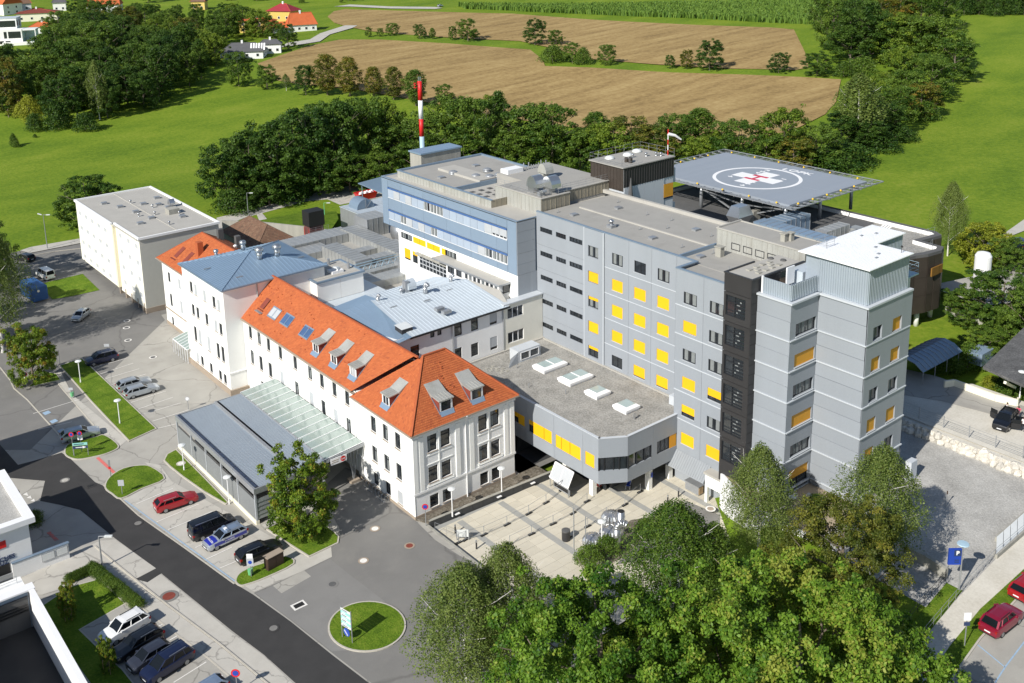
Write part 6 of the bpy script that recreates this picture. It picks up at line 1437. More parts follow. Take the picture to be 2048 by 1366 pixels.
Bm(MB().box(-14,4.5,0,10,-2,7.2),'lower_storey',white);Bm(MB().box(-14,1.5,5.5,16,7.2,12.0),'upper_storey',white);Bm(MB().box(-14.2,1.7,5.3,16.2,12.0,12.3),'flat_roof',zincw);Bm(MB().box(-4,10,-2.5,-.2,-2,1.4),'terrace_wall',white)
for x0,x1,y,z0,z1 in((-1.5,3.9,0,3.2,6.3),(-3.4,-2.2,0,3.2,6.3),(-6.5,-5.4,0,3.2,6.3),(-9.6,-8.4,0,3.2,6.3),(-3,-.9,0,.6,2.0),(-5.6,-3.8,0,.6,2.0),(-8.2,-6.4,0,.6,2.0),(-10,1.0,5.5,8,11)):w_=Bm(MB().box(x0,x1,y-.1,y+.1,z0,z1),'window',framed);Bm(MB().box(x0+.15,x1-.15,y-.14,y-.1,z0+.15,z1-.15),'pane',glass,w_)
for y in(7,11):Bm(MB().box(1.45,1.6,y,y+1.5,8.3,11),'window',framed)
Bm(MB().box(4.5,10.5,.2,9,6.6,7.1).box(10.1,10.5,.2,.6,0,6.6).box(4.6,10.2,8,8.2,0,6.6),'porch',whitep);Bm(MB().box(5.5,17,1,6,1.0,1.2),'pool_water',pool)
# ------------------------------------------------------------------ trees
import numpy as np
def leaf_mesh(seed,kind,n,s,W,H,base,nclump=60):
 """leaf sized faces spread through the crown; kind: round, dome, birch, poplar, cone, willow, bush"""
 g=np.random.default_rng(seed);hc=H-base
 if kind in('birch','willow'):
  ns=n//14;zz=g.beta(1.4,1.25,ns);nb=22;bi=g.integers(0,nb,ns);th=bi*2.39996+seed+g.normal(0,.22,ns)
  prof=np.sin(np.pi*np.clip(zz*.86+.14,0,1))**.75*(1-.3*zz)
  lob=(.72+.5*np.sin(bi*7.3+seed)**2)
  r=W/2*prof*np.sqrt(g.uniform(.1,1,ns))*lob
  P0=np.stack([r*np.cos(th),r*np.sin(th),base+.14*hc+zz*hc*.88+.05*hc*np.sin(bi*3.1)],1);ln=g.uniform(.35,1.0,ns)*(1.7 if kind=='birch' else 3.2)*H/12
  k=14;t=np.tile(np.arange(k)/k,(ns,1));out=np.stack([np.cos(th),np.sin(th),0*th],1)
  P=P0[:, None,:]+out[:, None,:]*(np.sqrt(t)[..., None]*.6)-np.array([0,0,1.])*(t**1.3*ln[:, None])[..., None]
  P+=g.normal(0,.12,P.shape);P=P.reshape(-1,3);O=np.repeat(out,k,0)+np.array([0,0,.5]);tint=np.repeat(g.uniform(.2,.8,ns),k)
 else:
 # boughs, then clumps on the boughs, then leaves on the clumps
  if kind in('poplar','cone','bush'):
   i=np.arange(nclump);zz=(i+.5)/nclump;ph=i*2.39996+seed
   if kind=='poplar':pr=np.sin(np.pi*np.clip(zz*.9+.08,0,1))**.55
   elif kind=='cone':pr=(1-zz)**.8*.95+.06
   else:pr=np.sqrt(np.clip(1-(zz*1.0)**2.2,0.02,1))
   r=W/2*pr*(1+.2*np.sin(ph*2+zz*5+seed)+.1*g.normal(size=nclump))*np.where(g.random(nclump)<.25,g.uniform(.25,.7,nclump),g.uniform(.72,.95,nclump))
   Cn=np.stack([r*np.cos(ph),r*np.sin(ph),base+zz*hc*.93+.02*hc],1);cr=W*g.uniform(.10,.19,nclump)*(1 if kind=='bush' else .75)
  else:
   nl=15;j=np.arange(nl);zl=.13+.68*((j*.618+seed*.13)%1);al=j*2.39996+seed
   rl=W*.36*np.sin(np.pi*np.clip(zl*.8+.12,0,1))**.6*g.uniform(.65,1.1,nl);rl[0]=0;zl[0]=.72
   Lc=np.stack([rl*np.cos(al),rl*np.sin(al),base+zl*hc],1);Lr=W*g.uniform(.19,.29,nl);Lr=np.minimum(Lr,hc*.34)
   li=g.choice(nl,nclump,p=Lr**2/(Lr**2).sum());d=g.normal(size=(nclump,3));d[:,2]+=.35;d/=np.linalg.norm(d,axis=1)[:, None]
   Cn=Lc[li]+d*(Lr[li]*g.uniform(.6,1.02,nclump))[:, None];q=g.random(nclump)<.62;zz=g.uniform(.0,.9,nclump);ph=np.arange(nclump)*2.39996;r=W*.47*np.sin(np.pi*np.clip(zz*.76+.2,0,1))**.6*g.uniform(.55,1,nclump);Cn[q]=np.stack([r*np.cos(ph),r*np.sin(ph),base+zz*hc],1)[q];Cn[:,2]=np.clip(Cn[:,2],base*.8+g.uniform(0,.08,nclump)*hc,H*.97);cr=W*g.uniform(.55,1.2,nclump)*.95/np.sqrt(nclump)
  ct=np.clip(g.normal(.48,.2,nclump),.02,.9);wgt=cr**2;idx=g.choice(nclump,n,p=wgt/wgt.sum());d=g.normal(size=(n,3));d[:,2]=d[:,2]*.9+.4;d/=np.linalg.norm(d,axis=1)[:, None]
  rr=cr[idx]*g.uniform(.2,1.0,n)**.45*(1+.2*g.normal(size=n));P=Cn[idx]+d*rr[:, None]*np.array([1,1,.75]);O=d+.35*(P-np.array([0,0,base+hc*.45]))/(W/2);tint=ct[idx]
 n=len(P);tint=np.clip(tint+g.normal(0,.16,n),0,1);hot=g.random(n)<.015;tint[hot]=1
 N=O/(np.linalg.norm(O,axis=1)[:, None]+1e-6)*.7+g.normal(0,.6,(n,3))+np.array([0,0,.25]);N/=np.linalg.norm(N,axis=1)[:, None]
 a=np.cross(N,g.normal(size=(n,3)));a/=np.linalg.norm(a,axis=1)[:, None];b=np.cross(N,a);sz=s*g.uniform(.6,1.25,n)[:, None]
 V=np.stack([P-a*sz*.5,P+b*sz*.33,P+a*sz*.5+N*sz*.1,P-b*sz*.33],1).reshape(-1,3)
 me=bpy.data.meshes.new('crown');me.vertices.add(4*n);me.vertices.foreach_set('co',V.astype(np.float32).ravel());me.loops.add(4*n);me.polygons.add(n)
 me.loops.foreach_set('vertex_index',np.arange(4*n,dtype=np.int32));me.polygons.foreach_set('loop_start',np.arange(0,4*n,4,dtype=np.int32));me.polygons.foreach_set('loop_total',np.full(n,4,dtype=np.int32))
 at_t=me.attributes.new('tint','FLOAT','FACE');at_t.data.foreach_set('value',tint.astype(np.float32));me.update(calc_edges= True); return me
def trunk_mesh(seed,H,W,base,r,m,limbs=9):
 g=random.Random(seed);mb=MB();top=Vector((g.uniform(-.3,.3),g.uniform(-.3,.3),H*.82));mid=Vector((g.uniform(-.2,.2),g.uniform(-.2,.2),H*.4))
 mb.tube((0,0,-.5),mid,r,r*.7,8).tube(mid,top,r*.7,r*.15,7)
 for i in range(limbs):
  z=base+(H-base)*(.02+.62*i/limbs);t=i*2.4+seed;p=Vector((0,0,z));q=p+Vector((math.cos(t)*W*.26,math.sin(t)*W*.26,(H-base)*.16));s=q+Vector((math.cos(t+.4)*W*.16,math.sin(t+.4)*W*.16,(H-base)*.1))
  mb.tube(p,q,r*.36,r*.2,6).tube(q,s,r*.2,r*.06,5)
  t2=t-.8;mb.tube(q,q+Vector((math.cos(t2)*W*.14,math.sin(t2)*W*.14,(H-base)*.12)),r*.15,r*.04,5)
 return mb.mesh('trunk',m)
LM=dict(dark=leaf_mat('leaves_dark',(.020,.060,.007),(.085,.155,.020)),mid=leaf_mat('leaves_mid',(.040,.095,.010),(.145,.225,.028)),light=leaf_mat('leaves_light',(.06,.125,.010),(.20,.275,.028)),olive=leaf_mat('leaves_olive',(.060,.085,.010),(.20,.205,.028),(.28,.19,.03)),birch=leaf_mat('leaves_birch',(.055,.100,.014),(.20,.255,.060)),yellow=leaf_mat('leaves_yellow',(.13,.17,.012),(.34,.36,.035)),maple=leaf_mat('leaves_maple',(.045,.10,.007),(.20,.29,.022),(.26,.17,.02)),fresh=leaf_mat('leaves_fresh',(.035,.105,.007),(.185,.31,.030),(.28,.32,.05)))
PROTO={}
def proto(key,kind,leaf,n,s,W,H,base,seed,tr=.22,bm= None,nclump=150):
 cm=leaf_mesh(seed,kind,n,s,W,H,base,nclump);cm.materials.append(LM[leaf]);PROTO[key]=(cm,trunk_mesh(seed,H,W,base,tr,bm or bark),W,H)
proto('r_dark','round','dark',12000,.44,12.5,15,1.0,1);proto('r_dark2','round','dark',12000,.44,12,16,1.0,12);proto('r_mid','round','mid',12000,.43,12.5,15,.9,3);proto('r_mid2','round','mid',11500,.43,11.5,15,.9,14)
proto('r_light','round','light',11000,.42,11.5,14,.8,5);proto('r_olive','round','olive',10000,.42,10.5,15,1,6);proto('p_olive','poplar','olive',9000,.40,7,16,1.6,7);proto('p_mid','poplar','mid',9000,.40,6.5,15,1.6,8)
proto('cone','cone','dark',7000,.36,6,15,1,9);proto('willow','willow','yellow',7000,.4,10,11,1.5,10);proto('birch_far','birch','birch',8000,.33,7,15,2.5,11,.16,birchb);proto('bush_d','bush','dark',3500,.28,5,3.4,.1,13,.1);proto('bush_m','bush','mid',3500,.28,5,3.4,.1,15,.1);proto('bush_y','bush','yellow',3000,.28,4.5,3.2,.1,16,.1)
def put_tree(key,p,H,W,label,group= None,cat='tree',name= None,kids=('trunk','crown')):
 cm,tm,w0,h0=PROTO[key];nm=name or {'w':'willow_tree','b':'birch_tree' if key.startswith('birch') else 'shrub','c':'spruce_tree','p':'poplar_tree'}.get(key[0],'leafy_tree')
 o=thing(nm,label,cat,p,random.uniform(0,6.28),group);sx,sz=W/w0,H/h0
 for kname,me in((kids[0],tm),(kids[1],cm)):
  q=bpy.data.objects.new(kname,me);C.objects.link(q);q.parent=o;q.scale=(sx,sx*random.uniform(.9,1.1) if kname=='crown' else sx,sz)
 return o
def tree_px(key,x,yb,yt,wpx,label,group= None,z= None,**k):
 if group:label={'d':'dark green ','m':'mid green ','l':'pale green ','o':'olive tinted '}.get(key[2:3],'conical ')+label
 p=onland(x,yb) if z is None else at(x,yb,z);H=max(1.0,topz(x,yt,p.x,p.y)-p.z);W=wpx/ppm(p+Vector((0,0,H/2))); return put_tree(key,p,H,W,label,group,**k)
def in_poly(x,y,P):
 c= False
 for i in range(len(P)):
  (x0,y0),(x1,y1)=P[i-1],P[i]
  if(y0>y)!=(y1>y) and x<(x1-x0)*(y-y0)/(y1-y0)+x0:c= not c
 return c
def wood(n,P,keys,h0,h1,label,group,sep=9,avoid=()):
 xs=[q[0] for q in P];ys=[q[1] for q in P];got=[];tries=0
 while len(got)<n and tries<n*60:
  tries+=1;x,y=random.uniform(min(xs),max(xs)),random.uniform(min(ys),max(ys))
  if not in_poly(x,y,P) or any(a<x<b and c<y<d for a,b,c,d in avoid): continue
  p=onland(x,y)
  if any((p-q).length<sep for q in got): continue
  got.append(p);H=random.uniform(h0,h1);key=random.choice(keys);lb={'d':'dark green ','m':'mid green ','l':'pale green ','o':'olive tinted '}.get(key[2],'conical ')+label if key[0] in 'rpc' else label;put_tree(key,p,H,H*random.uniform(.72,1.0)*(.6 if key[0] in 'pc' else 1),lb,group)
random.seed(21)
wood(70,[(0,175),(60,190),(110,150),(130,110),(200,95),(330,112),(405,150),(420,166),(330,203),(215,247),(150,256),(60,236),(0,232)],['r_dark','r_dark2','r_dark','r_mid','r_mid2','cone','p_mid'],13,21,'tree of the dense dark wood above the left meadow','dense wood above the left meadow',10)
wood(46,[(108,92),(130,62),(175,40),(262,34),(330,44),(400,42),(470,60),(470,76),(428,100),(415,130),(330,105),(200,90)],['r_dark','r_mid','r_light','r_mid2','r_olive','r_dark2'],9,16,'tree among the houses above the dark wood','trees among the upper left houses',10)
wood(16,[(250,12),(380,10),(500,4),(640,8),(710,2),(700,-12),(120,-16),(130,14)],['r_dark','r_mid','r_mid2'],9,15,'tree along the very top edge behind the houses','trees along the top left edge',12)
wood(30,[(590,10),(700,6),(720,-10),(900,-30),(560,-30)],['bush_m','bush_d','r_mid2'],3,8,'bush behind the upper brown field at the top edge','bushes at the top edge',8)
k=0
for key,x,yb,yt,w_,lab in(('willow',62,250,190,62,'yellow weeping willow in front of the dark wood'),('bush_y',178,215,194,22,'yellow green bush under the dark wood'),('r_light',128,200,128,58,'pale green tree low in the dark wood'),('birch_far',200,240,122,44,'tall sparse brownish birch in the dark wood'),('birch_far',158,98,42,50,'white stemmed birch beside the cube house'),('p_olive',118,130,86,26,'yellow tipped dark column tree below the cube house'),('r_dark',62,150,95,52,'dark round tree on the lawn below the cube house'),('r_olive',18,235,104,70,'olive green tree at the left edge of the wood'),('bush_d',70,262,228,36,'round bush left of the lawn flowers'),('bush_d',118,258,205,50,'broad dark bush at the meadow corner'),('bush_d',172,262,226,48,'low dark bush at the tip of the wood'),('bush_m',28,292,268,14,'clipped ball bush on the left lawn'),('bush_m',33,294,282,14,'low clipped bush on the left lawn'),('bush_m',70,275,268,8,'tiny shrub on the left lawn'),('bush_d',305,218,190,28,'dark bush at the foot of the wood by the meadow'),('r_light',432,130,62,58,'pale weeping tree left of the bungalow'),('r_mid',478,172,98,62,'dark tree in front of the bungalow'),('r_mid2',535,178,126,52,'bushy tree at the left end of the brown field'),('r_dark2',577,98,44,40,'dark round tree beside the orange farmhouse'),('r_mid',488,72,8,60,'left one of the trees hiding the yellow house'),('r_light',520,74,14,60,'right one of the trees hiding the yellow house'),('r_mid2',548,76,40,40,'low tree between yellow house and orange farmhouse'),('birch_far',573,182,148,20,'small bare tree next to the round dark tree'),('r_dark',612,190,126,50,'round dark tree left of the poplar row'),('p_olive',655,190,106,52,'tallest yellowing poplar at the left of the row'),('p_olive',700,193,112,50,'second yellowing poplar of the row'),('p_olive',748,192,132,42,'third thin yellowing poplar of the row'),('p_olive',788,200,132,42,'fourth yellowing poplar of the row'),('p_mid',832,212,138,46,'green poplar behind the striped chimney'),('r_mid2',890,206,166,42,'tree right of the striped chimney at the field edge'),('r_mid2',737,74,52,16,'leftmost small tree on the grass strip between fields'),('r_mid',760,73,55,16,'second small tree on the grass strip'),('r_mid',784,71,44,30,'broad tree of the left trio on the grass strip'),('r_dark',840,77,47,28,'dark round tree near the middle of the grass strip'),('p_mid',865,78,55,13,'slim sapling beside the dark round strip tree'),('r_mid',905,80,50,20,'small tree leaning left of the big strip tree'),('r_mid2',936,82,34,46,'big spreading tree on the left grass strip'),('r_dark2',1070,90,35,48,'tall dark tree at the strip bend'),('r_mid',1112,90,58,34,'round tree right of the tall strip bend tree'),('bush_m',1106,124,92,50,'low wide bush on the lower grass strip'),('r_mid2',1145,126,82,40,'tree in the middle of the lower strip thicket'),('bush_m',1166,128,97,34,'right bush of the lower strip thicket'),('r_mid',1212,130,86,42,'single round tree right of the strip thicket'),('r_dark',1340,137,108,22,'small dark sapling left of the conical strip tree'),('r_olive',1373,137,97,32,'olive tree left of the conical strip tree'),('r_dark2',1419,141,76,58,'big conical dark tree on the grass strip'),('r_dark',1557,146,103,42,'dark tree alone near the right end of the strip'),('r_dark2',1634,152,102,62,'broad dark tree at the right end of the strip'),('bush_m',1688,154,124,44,'bush joining the strip to the right wood')):
 tree_px(key,x,yb,yt,w_,lab,cat='bush' if key[:4]=='bush' else 'tree')
CK='tree of the belt behind the hospital';CG='tree belt behind the hospital'
for key,x,yb,yt,w_ in(('r_dark',455,415,280,90),('r_dark2',505,408,262,100),('r_dark',560,400,235,110),('r_dark2',620,385,205,110),('r_dark',672,375,196,110),('r_mid',720,360,190,100),('r_dark2',500,370,262,100),('r_dark',590,350,220,110),('r_mid',655,335,196,100),('r_mid2',740,330,185,90),('r_light',775,345,190,80),('r_mid',800,350,235,90),('r_mid',860,350,225,90),('r_mid2',905,340,185,100),('r_mid',950,345,185,100),('cone',1000,330,178,60),('r_light',975,300,185,70),('r_mid2',1045,340,200,110),('r_mid',1105,345,200,110),('r_light',880,320,270,70),('r_mid',1160,345,250,80),('p_mid',1192,330,222,50),('r_light',1225,345,240,90),('r_olive',1260,335,225,90),('r_mid',1345,340,222,90),('p_mid',1398,330,215,60),('r_light',1400,345,270,70),('r_olive',1310,345,250,80),('r_mid',1475,345,235,90),('r_light',1440,340,260,80),('r_light',1565,335,210,90),('r_mid2',1530,345,260,80),('r_olive',1585,345,270,80),('r_mid',1630,335,250,90),('bush_d',1690,330,290,90),('bush_d',1650,338,300,90),('r_mid',1010,350,260,90),('r_mid',700,385,300,80),('r_dark',640,392,290,80),('r_dark2',540,412,320,80),('r_mid',760,378,300,70),('bush_d',470,424,380,60),('bush_d',580,402,350,70),('r_mid',830,365,280,80),('r_mid2',930,360,270,80)):
 tree_px(key,x,yb,yt,w_*1.3,CK,CG)
RK='tree of the wood between brown field and right meadow';RG='wood beside the right meadow'
for key,x,yb,yt,w_ in(('r_mid',1665,100,-20,80),('r_dark',1720,118,-10,100),('r_dark',1700,75,-30,90),('r_mid',1760,60,-40,90),('r_olive',1790,70,-20,80),('r_mid',1840,72,-20,80),('r_dark',1740,125,20,90),('r_dark2',1700,126,40,90),('r_light',1790,130,20,90),('r_mid',1830,132,25,100),('r_mid',1885,140,28,100),('r_mid2',1905,165,70,80),('r_light',1800,190,88,70),('r_mid',1840,190,100,90),('r_light',1760,205,140,80),('r_mid',1860,205,110,80),('r_mid2',1810,225,135,90),('r_light',1740,240,150,90),('r_olive',1840,235,160,80),('r_mid',1780,260,165,90),('birch_far',1712,292,150,90),('r_dark',1760,280,200,80),('r_dark2',1680,300,220,80),('r_dark',1735,300,235,70),('bush_d',1760,300,265,70),('bush_d',1795,282,250,60),('bush_m',1850,240,205,50),('r_mid',1885,60,-30,70),('r_mid',1640,60,-20,50),('r_mid2',1730,20,-60,80),('r_dark',1800,25,-60,80),('bush_m',1725,150,115,50)):
 tree_px(key,x,yb,yt,w_*1.15,RK,RG)
for i in range(14):tree_px('bush_d' if i%3 else 'r_dark',1868+15*i,24+random.uniform(-3,5)+i*.4,-12+random.uniform(-8,6),34,'dark hedge bush along the top edge of the right meadow','hedge at the top right',cat='bush')
# corn on the far field, one sheet of upright leaves
def corn():
 g=np.random.default_rng(5);P=[(915,12),(1100,14),(1645,6),(1634,50),(1540,46),(1400,38),(1200,30),(1024,22),(930,18)];pts=[]
 q=[onland(x,y) for x,y in P];poly=[(p.x,p.y) for p in q];xs=[p[0] for p in poly];ys=[p[1] for p in poly]
 while len(pts)<22000:
  x,y=random.uniform(min(xs),max(xs)),random.uniform(min(ys),max(ys))
  if in_poly(x,y,poly):pts.append((x,y,land(x,y)))
 P=np.array(pts);n=len(P);th=g.uniform(0,np.pi,n);h=g.uniform(1.6,2.9,n);w_=g.uniform(.5,1.1,n);a=np.stack([np.cos(th)*w_,np.sin(th)*w_,0*th],1);up=np.stack([g.normal(0,.3,n),g.normal(0,.3,n),h],1)
 V=np.stack([P-a*.5,P+a*.5,P+a*.3+up,P-a*.3+up],1).reshape(-1,3);me=bpy.data.meshes.new('corn');me.from_pydata(V.tolist(),[],[(4*i,4*i+1,4*i+2,4*i+3) for i in range(n)])
 me.materials.append(cornm);t=me.attributes.new('tint','FLOAT','FACE');t.data.foreach_set('value',np.clip(g.normal(.5,.22,n),0,1).astype(np.float32));o=link('corn_crop',me);o['kind']='stuff'
corn()
# the trees near the camera
random.seed(3)
proto('maple_a','round','maple',26000,.24,8,9,.35,31,.2, None,260)
proto('big_a','round','fresh',100000,.245,17,15,2,33,.4, None,620);proto('big_b','round','fresh',120000,.245,19,15,2,37,.4, None,720)
proto('olive_a','round','olive',50000,.18,11,12,1.6,39,.3, None,420)
proto('birch_a','birch','birch',34000,.165,8,14,2.5,41,.18,birchb);proto('birch_b','birch','birch',33000,.165,8.5,13,2.5,43,.18,birchb)
proto('birch_c','birch','mid',34000,.17,8.5,12,2,45,.18,birchb);proto('mid_a','round','mid',26000,.25,9,11,.5,47,.25, None,260);proto('light_a','round','yellow',15000,.32,9,9,.8,49,.2, None,90)
def near(key,x,yb,yt,w_,lab,z= None,cat='tree'): return tree_px(key,x,yb,yt,w_,lab, None,z,cat=cat,name='birch_tree' if key[:5]=='birch' else 'leafy_tree')
near('maple_a',606,1072,903,148,'round maple turning yellow beside the ambulance canopy')
near('maple_a',68,768,648,100,'small round maple on the left grass island')
near('birch_b',6,705,452,150,'weeping willow like tree at the left edge by the blue container')
near('mid_a',178,452,345,130,'broad tree behind the cream flats')
near('birch_a',935,1400,1135,230,'left weeping birch at the bottom of the photo')
near('birch_b',1015,1350,1095,190,'weeping birch overhanging the plaza corner')
near('big_a',1200,1560,1175,480,'big bright green broadleaf tree at the bottom centre')
near('big_b',1590,1570,1165,640,'biggest bright green tree at the bottom right of centre')
near('birch_c',1345,1250,1010,210,'dark green birch right of the steel pipes');near('birch_c',1425,1230,1050,130,'shaded birch between porch and big trees')
near('birch_a',1515,1130,893,160,'birch standing before the black stair tower');near('birch_b',1752,1140,895,185,'weeping birch at the right corner of the grey tower')
near('olive_a',1672,1260,985,270,'olive brown broadleaf tree in front of the grey tower')
near('birch_b',1895,512,366,74,'tall birch beside the brown clad block');near('light_a',1965,535,446,110,'yellow green tree right of the tall birch')
near('mid_a',2020,560,470,80,'green tree at the right edge above the tank');near('mid_a',2000,660,540,150,'big green tree right of the white tank');near('mid_a',1930,650,575,90,'leafy shrub tree left of the white tank');near('mid_a',2050,700,560,120,'green tree at the right edge above the shelter');near('mid_a',1965,720,655,100,'bushy tree behind the timber shelter')
for key,x,yb,yt,w_,lab,z in(('bush_d',1930,510,485,30,'dark bush beside the back parking', None),('bush_m',1935,735,690,70,'shaded shrub beside the glass arch canopy', None),('bush_m',1900,745,712,60,'dark shrub in shade behind the driveway wall', None),('bush_y',1980,775,752,34,'yellow green bush above the driveway wall', None),('bush_d',2008,780,754,44,'brownish bush above the driveway wall', None),('bush_m',2035,798,776,50,'low green hedge right of the driveway wall', None),('bush_y',1925,600,580,36,'yellow flowering bush by the white tank', None),('bush_m',1215,1105,1075,50,'shrub beside the fluted domes',0),('bush_m',1180,1125,1095,60,'shrub at the foot of the flagpoles',0),('bush_m',1290,1070,1040,40,'shrub behind the steel pipes',0),('bush_d',70,1046,1022,40,'dark shrub in the shaded bed by the ambulance station',0),('bush_m',1630,1012,990,36,'small shrub on the tower terrace',4.2)):
 tree_px(key,x,yb,yt,w_,lab, None,z,cat='bush')
for x,y,h in((-70,655,15),(-45,590,15),(-110,720,14),(-20,560,13)):put_tree('r_mid',at(x,y,0),h,10,'tree outside the left edge shading the yard','trees left of the yard')
# hedge, shrub by shrub
for i in range(15):
 t=i/14;x,y=186+92*t,1137+72*t
 tree_px('bush_m',x,y+6,y-14,26,'hedge shrub between the garden lawn and the street footway','hedge by the street footway',0,cat='bush',kids=('stem','foliage'))
for i in range(8):
 t=i/7;tree_px('bush_m',182-45*t,1146+20*t,1132+20*t,18,'hedge shrub along the paved drive','hedge along the drive',0,cat='bush',kids=('stem','foliage'))
for x,yb,yt,lab in((138,1240,1160,'young staked tree in the shaded garden'),(218,1345,1270,'young staked tree beside the white suv')):
 p=at(x,yb,0);H=topz(x,yt,p.x,p.y);o=put_tree('maple_a',p,H,H*.42,lab,name='young_tree')
 mb=MB()
 for dx,dy in((.3,.3),(-.3,.3),(.3,-.3),(-.3,-.3)):mb.tube((dx,dy,0),(dx,dy,1.5),.03,n=5)
 for a_,b_ in(((.3,.3),(-.3,.3)),((.3,-.3),(-.3,-.3))):mb.bar((*a_,1.45),(*b_,1.45),.05)
 q=bpy.data.objects.new('stake',mb.mesh('stake',woodm));C.objects.link(q);q.parent=o
 # ------------------------------------------------------------------ cars
def paint(name,c,metal=.3): return mat('car_paint_'+name,c,.28,.02,1,5,metal=metal,spec=.6,coat=.6)
PAINT=dict(navy=paint('navy',(.012,.018,.055)),silver=paint('silver',(.46,.50,.54),.55),red=paint('red',(.36,.012,.018),.15),black=paint('black',(.008,.009,.012),.1),white=paint('white',(.78,.78,.77),0),dgrey=paint('grey',(.05,.055,.075),.4),wine=paint('wine',(.24,.008,.03),.2),sblue=paint('pale_blue',(.28,.36,.48),.5),police=paint('police_silver',(.50,.53,.57),.5),blue=paint('police_blue',(.02,.03,.34),.1))
carglass=mat('car_glass',(.008,.010,.012),.08,.05,1,4,spec=.35);headl=mat('head_lamp',(.62,.64,.66),.12,.05,4,9,spec=.9);taill=mat('tail_lamp',(.30,.012,.012),.2,.05,4,9);rim=mat('wheel_rim',(.36,.37,.38),.3,.1,4,9,metal=.7);plate=mat('number_plate',(.75,.76,.78),.5,.02)
# half-length, half-width, height, windscreen foot/top, roof end, tail foot, bonnet height, belt, tail height
TYP=dict(estate=(2.36,.90,1.46,1.05,.30,-1.80,-2.25,.92,.98,1.02),hatch=(1.98,.84,1.45,1.10,.35,-1.35,-1.85,.92,.98,1.02),suv=(2.28,.92,1.68,1.10,.42,-1.70,-2.15,1.05,1.08,1.12),mpv=(2.32,.92,1.70,1.35,.50,-1.85,-2.22,1.02,1.05,1.08),van=(2.50,.95,1.95,1.55,.85,-2.36,-2.46,1.10,1.12,1.14))
def car_parts(ty):
 hl,hw,H,wf,wt,re,te,bh,bl,th=TYP[ty];wb=hl*.60;wr=.33;gc=.2
 body=MB();st=[]
 xs=[-hl,-hl+.06,-hl+.3,-wb-.5,-wb,-wb+.5,0,wb-.5,wb,wb+.45,hl-.25,hl-.06,hl]
 for x in xs:
  t=abs(x)/hl;w_=hw*(1-.13*max(0,(t-.75)/.25)**2);
  if x>wf:q=(x-wf)/(hl-wf);z=bh-.22*q**2.2
  elif x<te:z=th-.10
  else:z=bl
  arch=max(0,1-(min(abs(x-wb),abs(x+wb))/.45)**2);zb=gc+(.05 if t>.9 else 0);za=zb+arch*.34 if min(abs(x-wb),abs(x+wb))<.46 else zb
  if x in(-hl,hl):z=.72;
  st.append([(x,-w_*.90,za),(x,-w_,za+(.16 if arch<.3 else .06)),(x,-w_*1.0,.62),(x,-w_*.955,z-.03),(x,-w_*.86,z),(x,0,z+.035),(x,w_*.86,z),(x,w_*.955,z-.03),(x,w_,.62),(x,w_,za+(.16 if arch<.3 else .06)),(x,w_*.90,za)])
 n=len(st[0])
 for a,b in zip(st,st[1:]):
  for i in range(n-1):body.quad(a[i],b[i],b[i+1],a[i+1])
 body.quad(*st[0]);body.quad(*st[-1][::-1])
 rw=hw*.70;bw_=hw*.90;zt=H-.05
 B4=[(wf,bw_*.92,bh),(wf,-bw_*.92,bh),(te,-bw_*.9,th),(te,bw_*.9,th)];T4=[(wt,rw,zt),(wt,-rw,zt),(re,-rw,zt-.04),(re,rw,zt-.04)]
 gl=MB();mid=[((wf+wt)/2-.05,bw_*.9,(bh+zt)/2)]
 for i in range(4):j=(i+1)%4;gl.quad(B4[i],B4[j],T4[j],T4[i])
 roof=MB();m=.03;m1,m2=(wt-.35,rw*1.0,H-.005),(re+.35,rw,H-.02)
 P=[[(wt,s*rw*q,zt+(.0 if abs(q)==1 else .02)) for s,q in((1,1),(1,.5),(1,-.5),(1,-1))],[(wt-.4,s*rw*1.02*q,H-(.05 if abs(q)==1 else 0)) for s,q in((1,1),(1,.5),(1,-.5),(1,-1))],[(re+.4,rw*1.02*q,H-(.06 if abs(q)==1 else .01)) for q in(1,.5,-.5,-1)],[(re-.05,rw*q,zt-(.05 if abs(q)==1 else .02)) for q in(1,.5,-.5,-1)]]
 for a,b in zip(P,P[1:]):
  for i in range(3):roof.quad(a[i],b[i],b[i+1],a[i+1])
 Vv= lambda p,k=.012:tuple(Vector(p)*1.0+Vector((0,math.copysign(k,p[1]),0)))
 for s in(1,-1):
  f0,f1,r0_,r1_=(wf,s*bw_*.92,bh),(wt,s*rw,zt),(te,s*bw_*.9,th),(re,s*rw,zt-.04)
  roof.bar(Vv(f0),Vv(f1),.10,.07).bar(Vv(r0_),Vv(r1_),.16,.12).bar(Vv(f1),Vv(r1_),.09,.07)
  for t in((.40,.74) if ty!='hatch' else(.45,)):
   xb=wf+(te-wf)*(t+.03);xt=wt+(re-wt)*t;roof.bar(Vv((xb,s*bw_*.91,bl)),Vv((xt,s*rw,zt)),.08,.05)
 trim=MB().box(-hl-.01,-hl+.3,-hw*.78,hw*.78,.24,.36).box(hl-.3,hl+.01,-hw*.74,hw*.74,.22,.36).box(hl-.1,hl+.012,-.5,.5,.5,.62)
 for s in(1,-1):trim.box(-wb+.4,wb-.4,s*hw*.98-.02,s*hw*.98+.03,.19,.28)
 return body,gl,roof,trim,hl,hw,H,wb,wr,wf,wt,re,bh,zt,rw
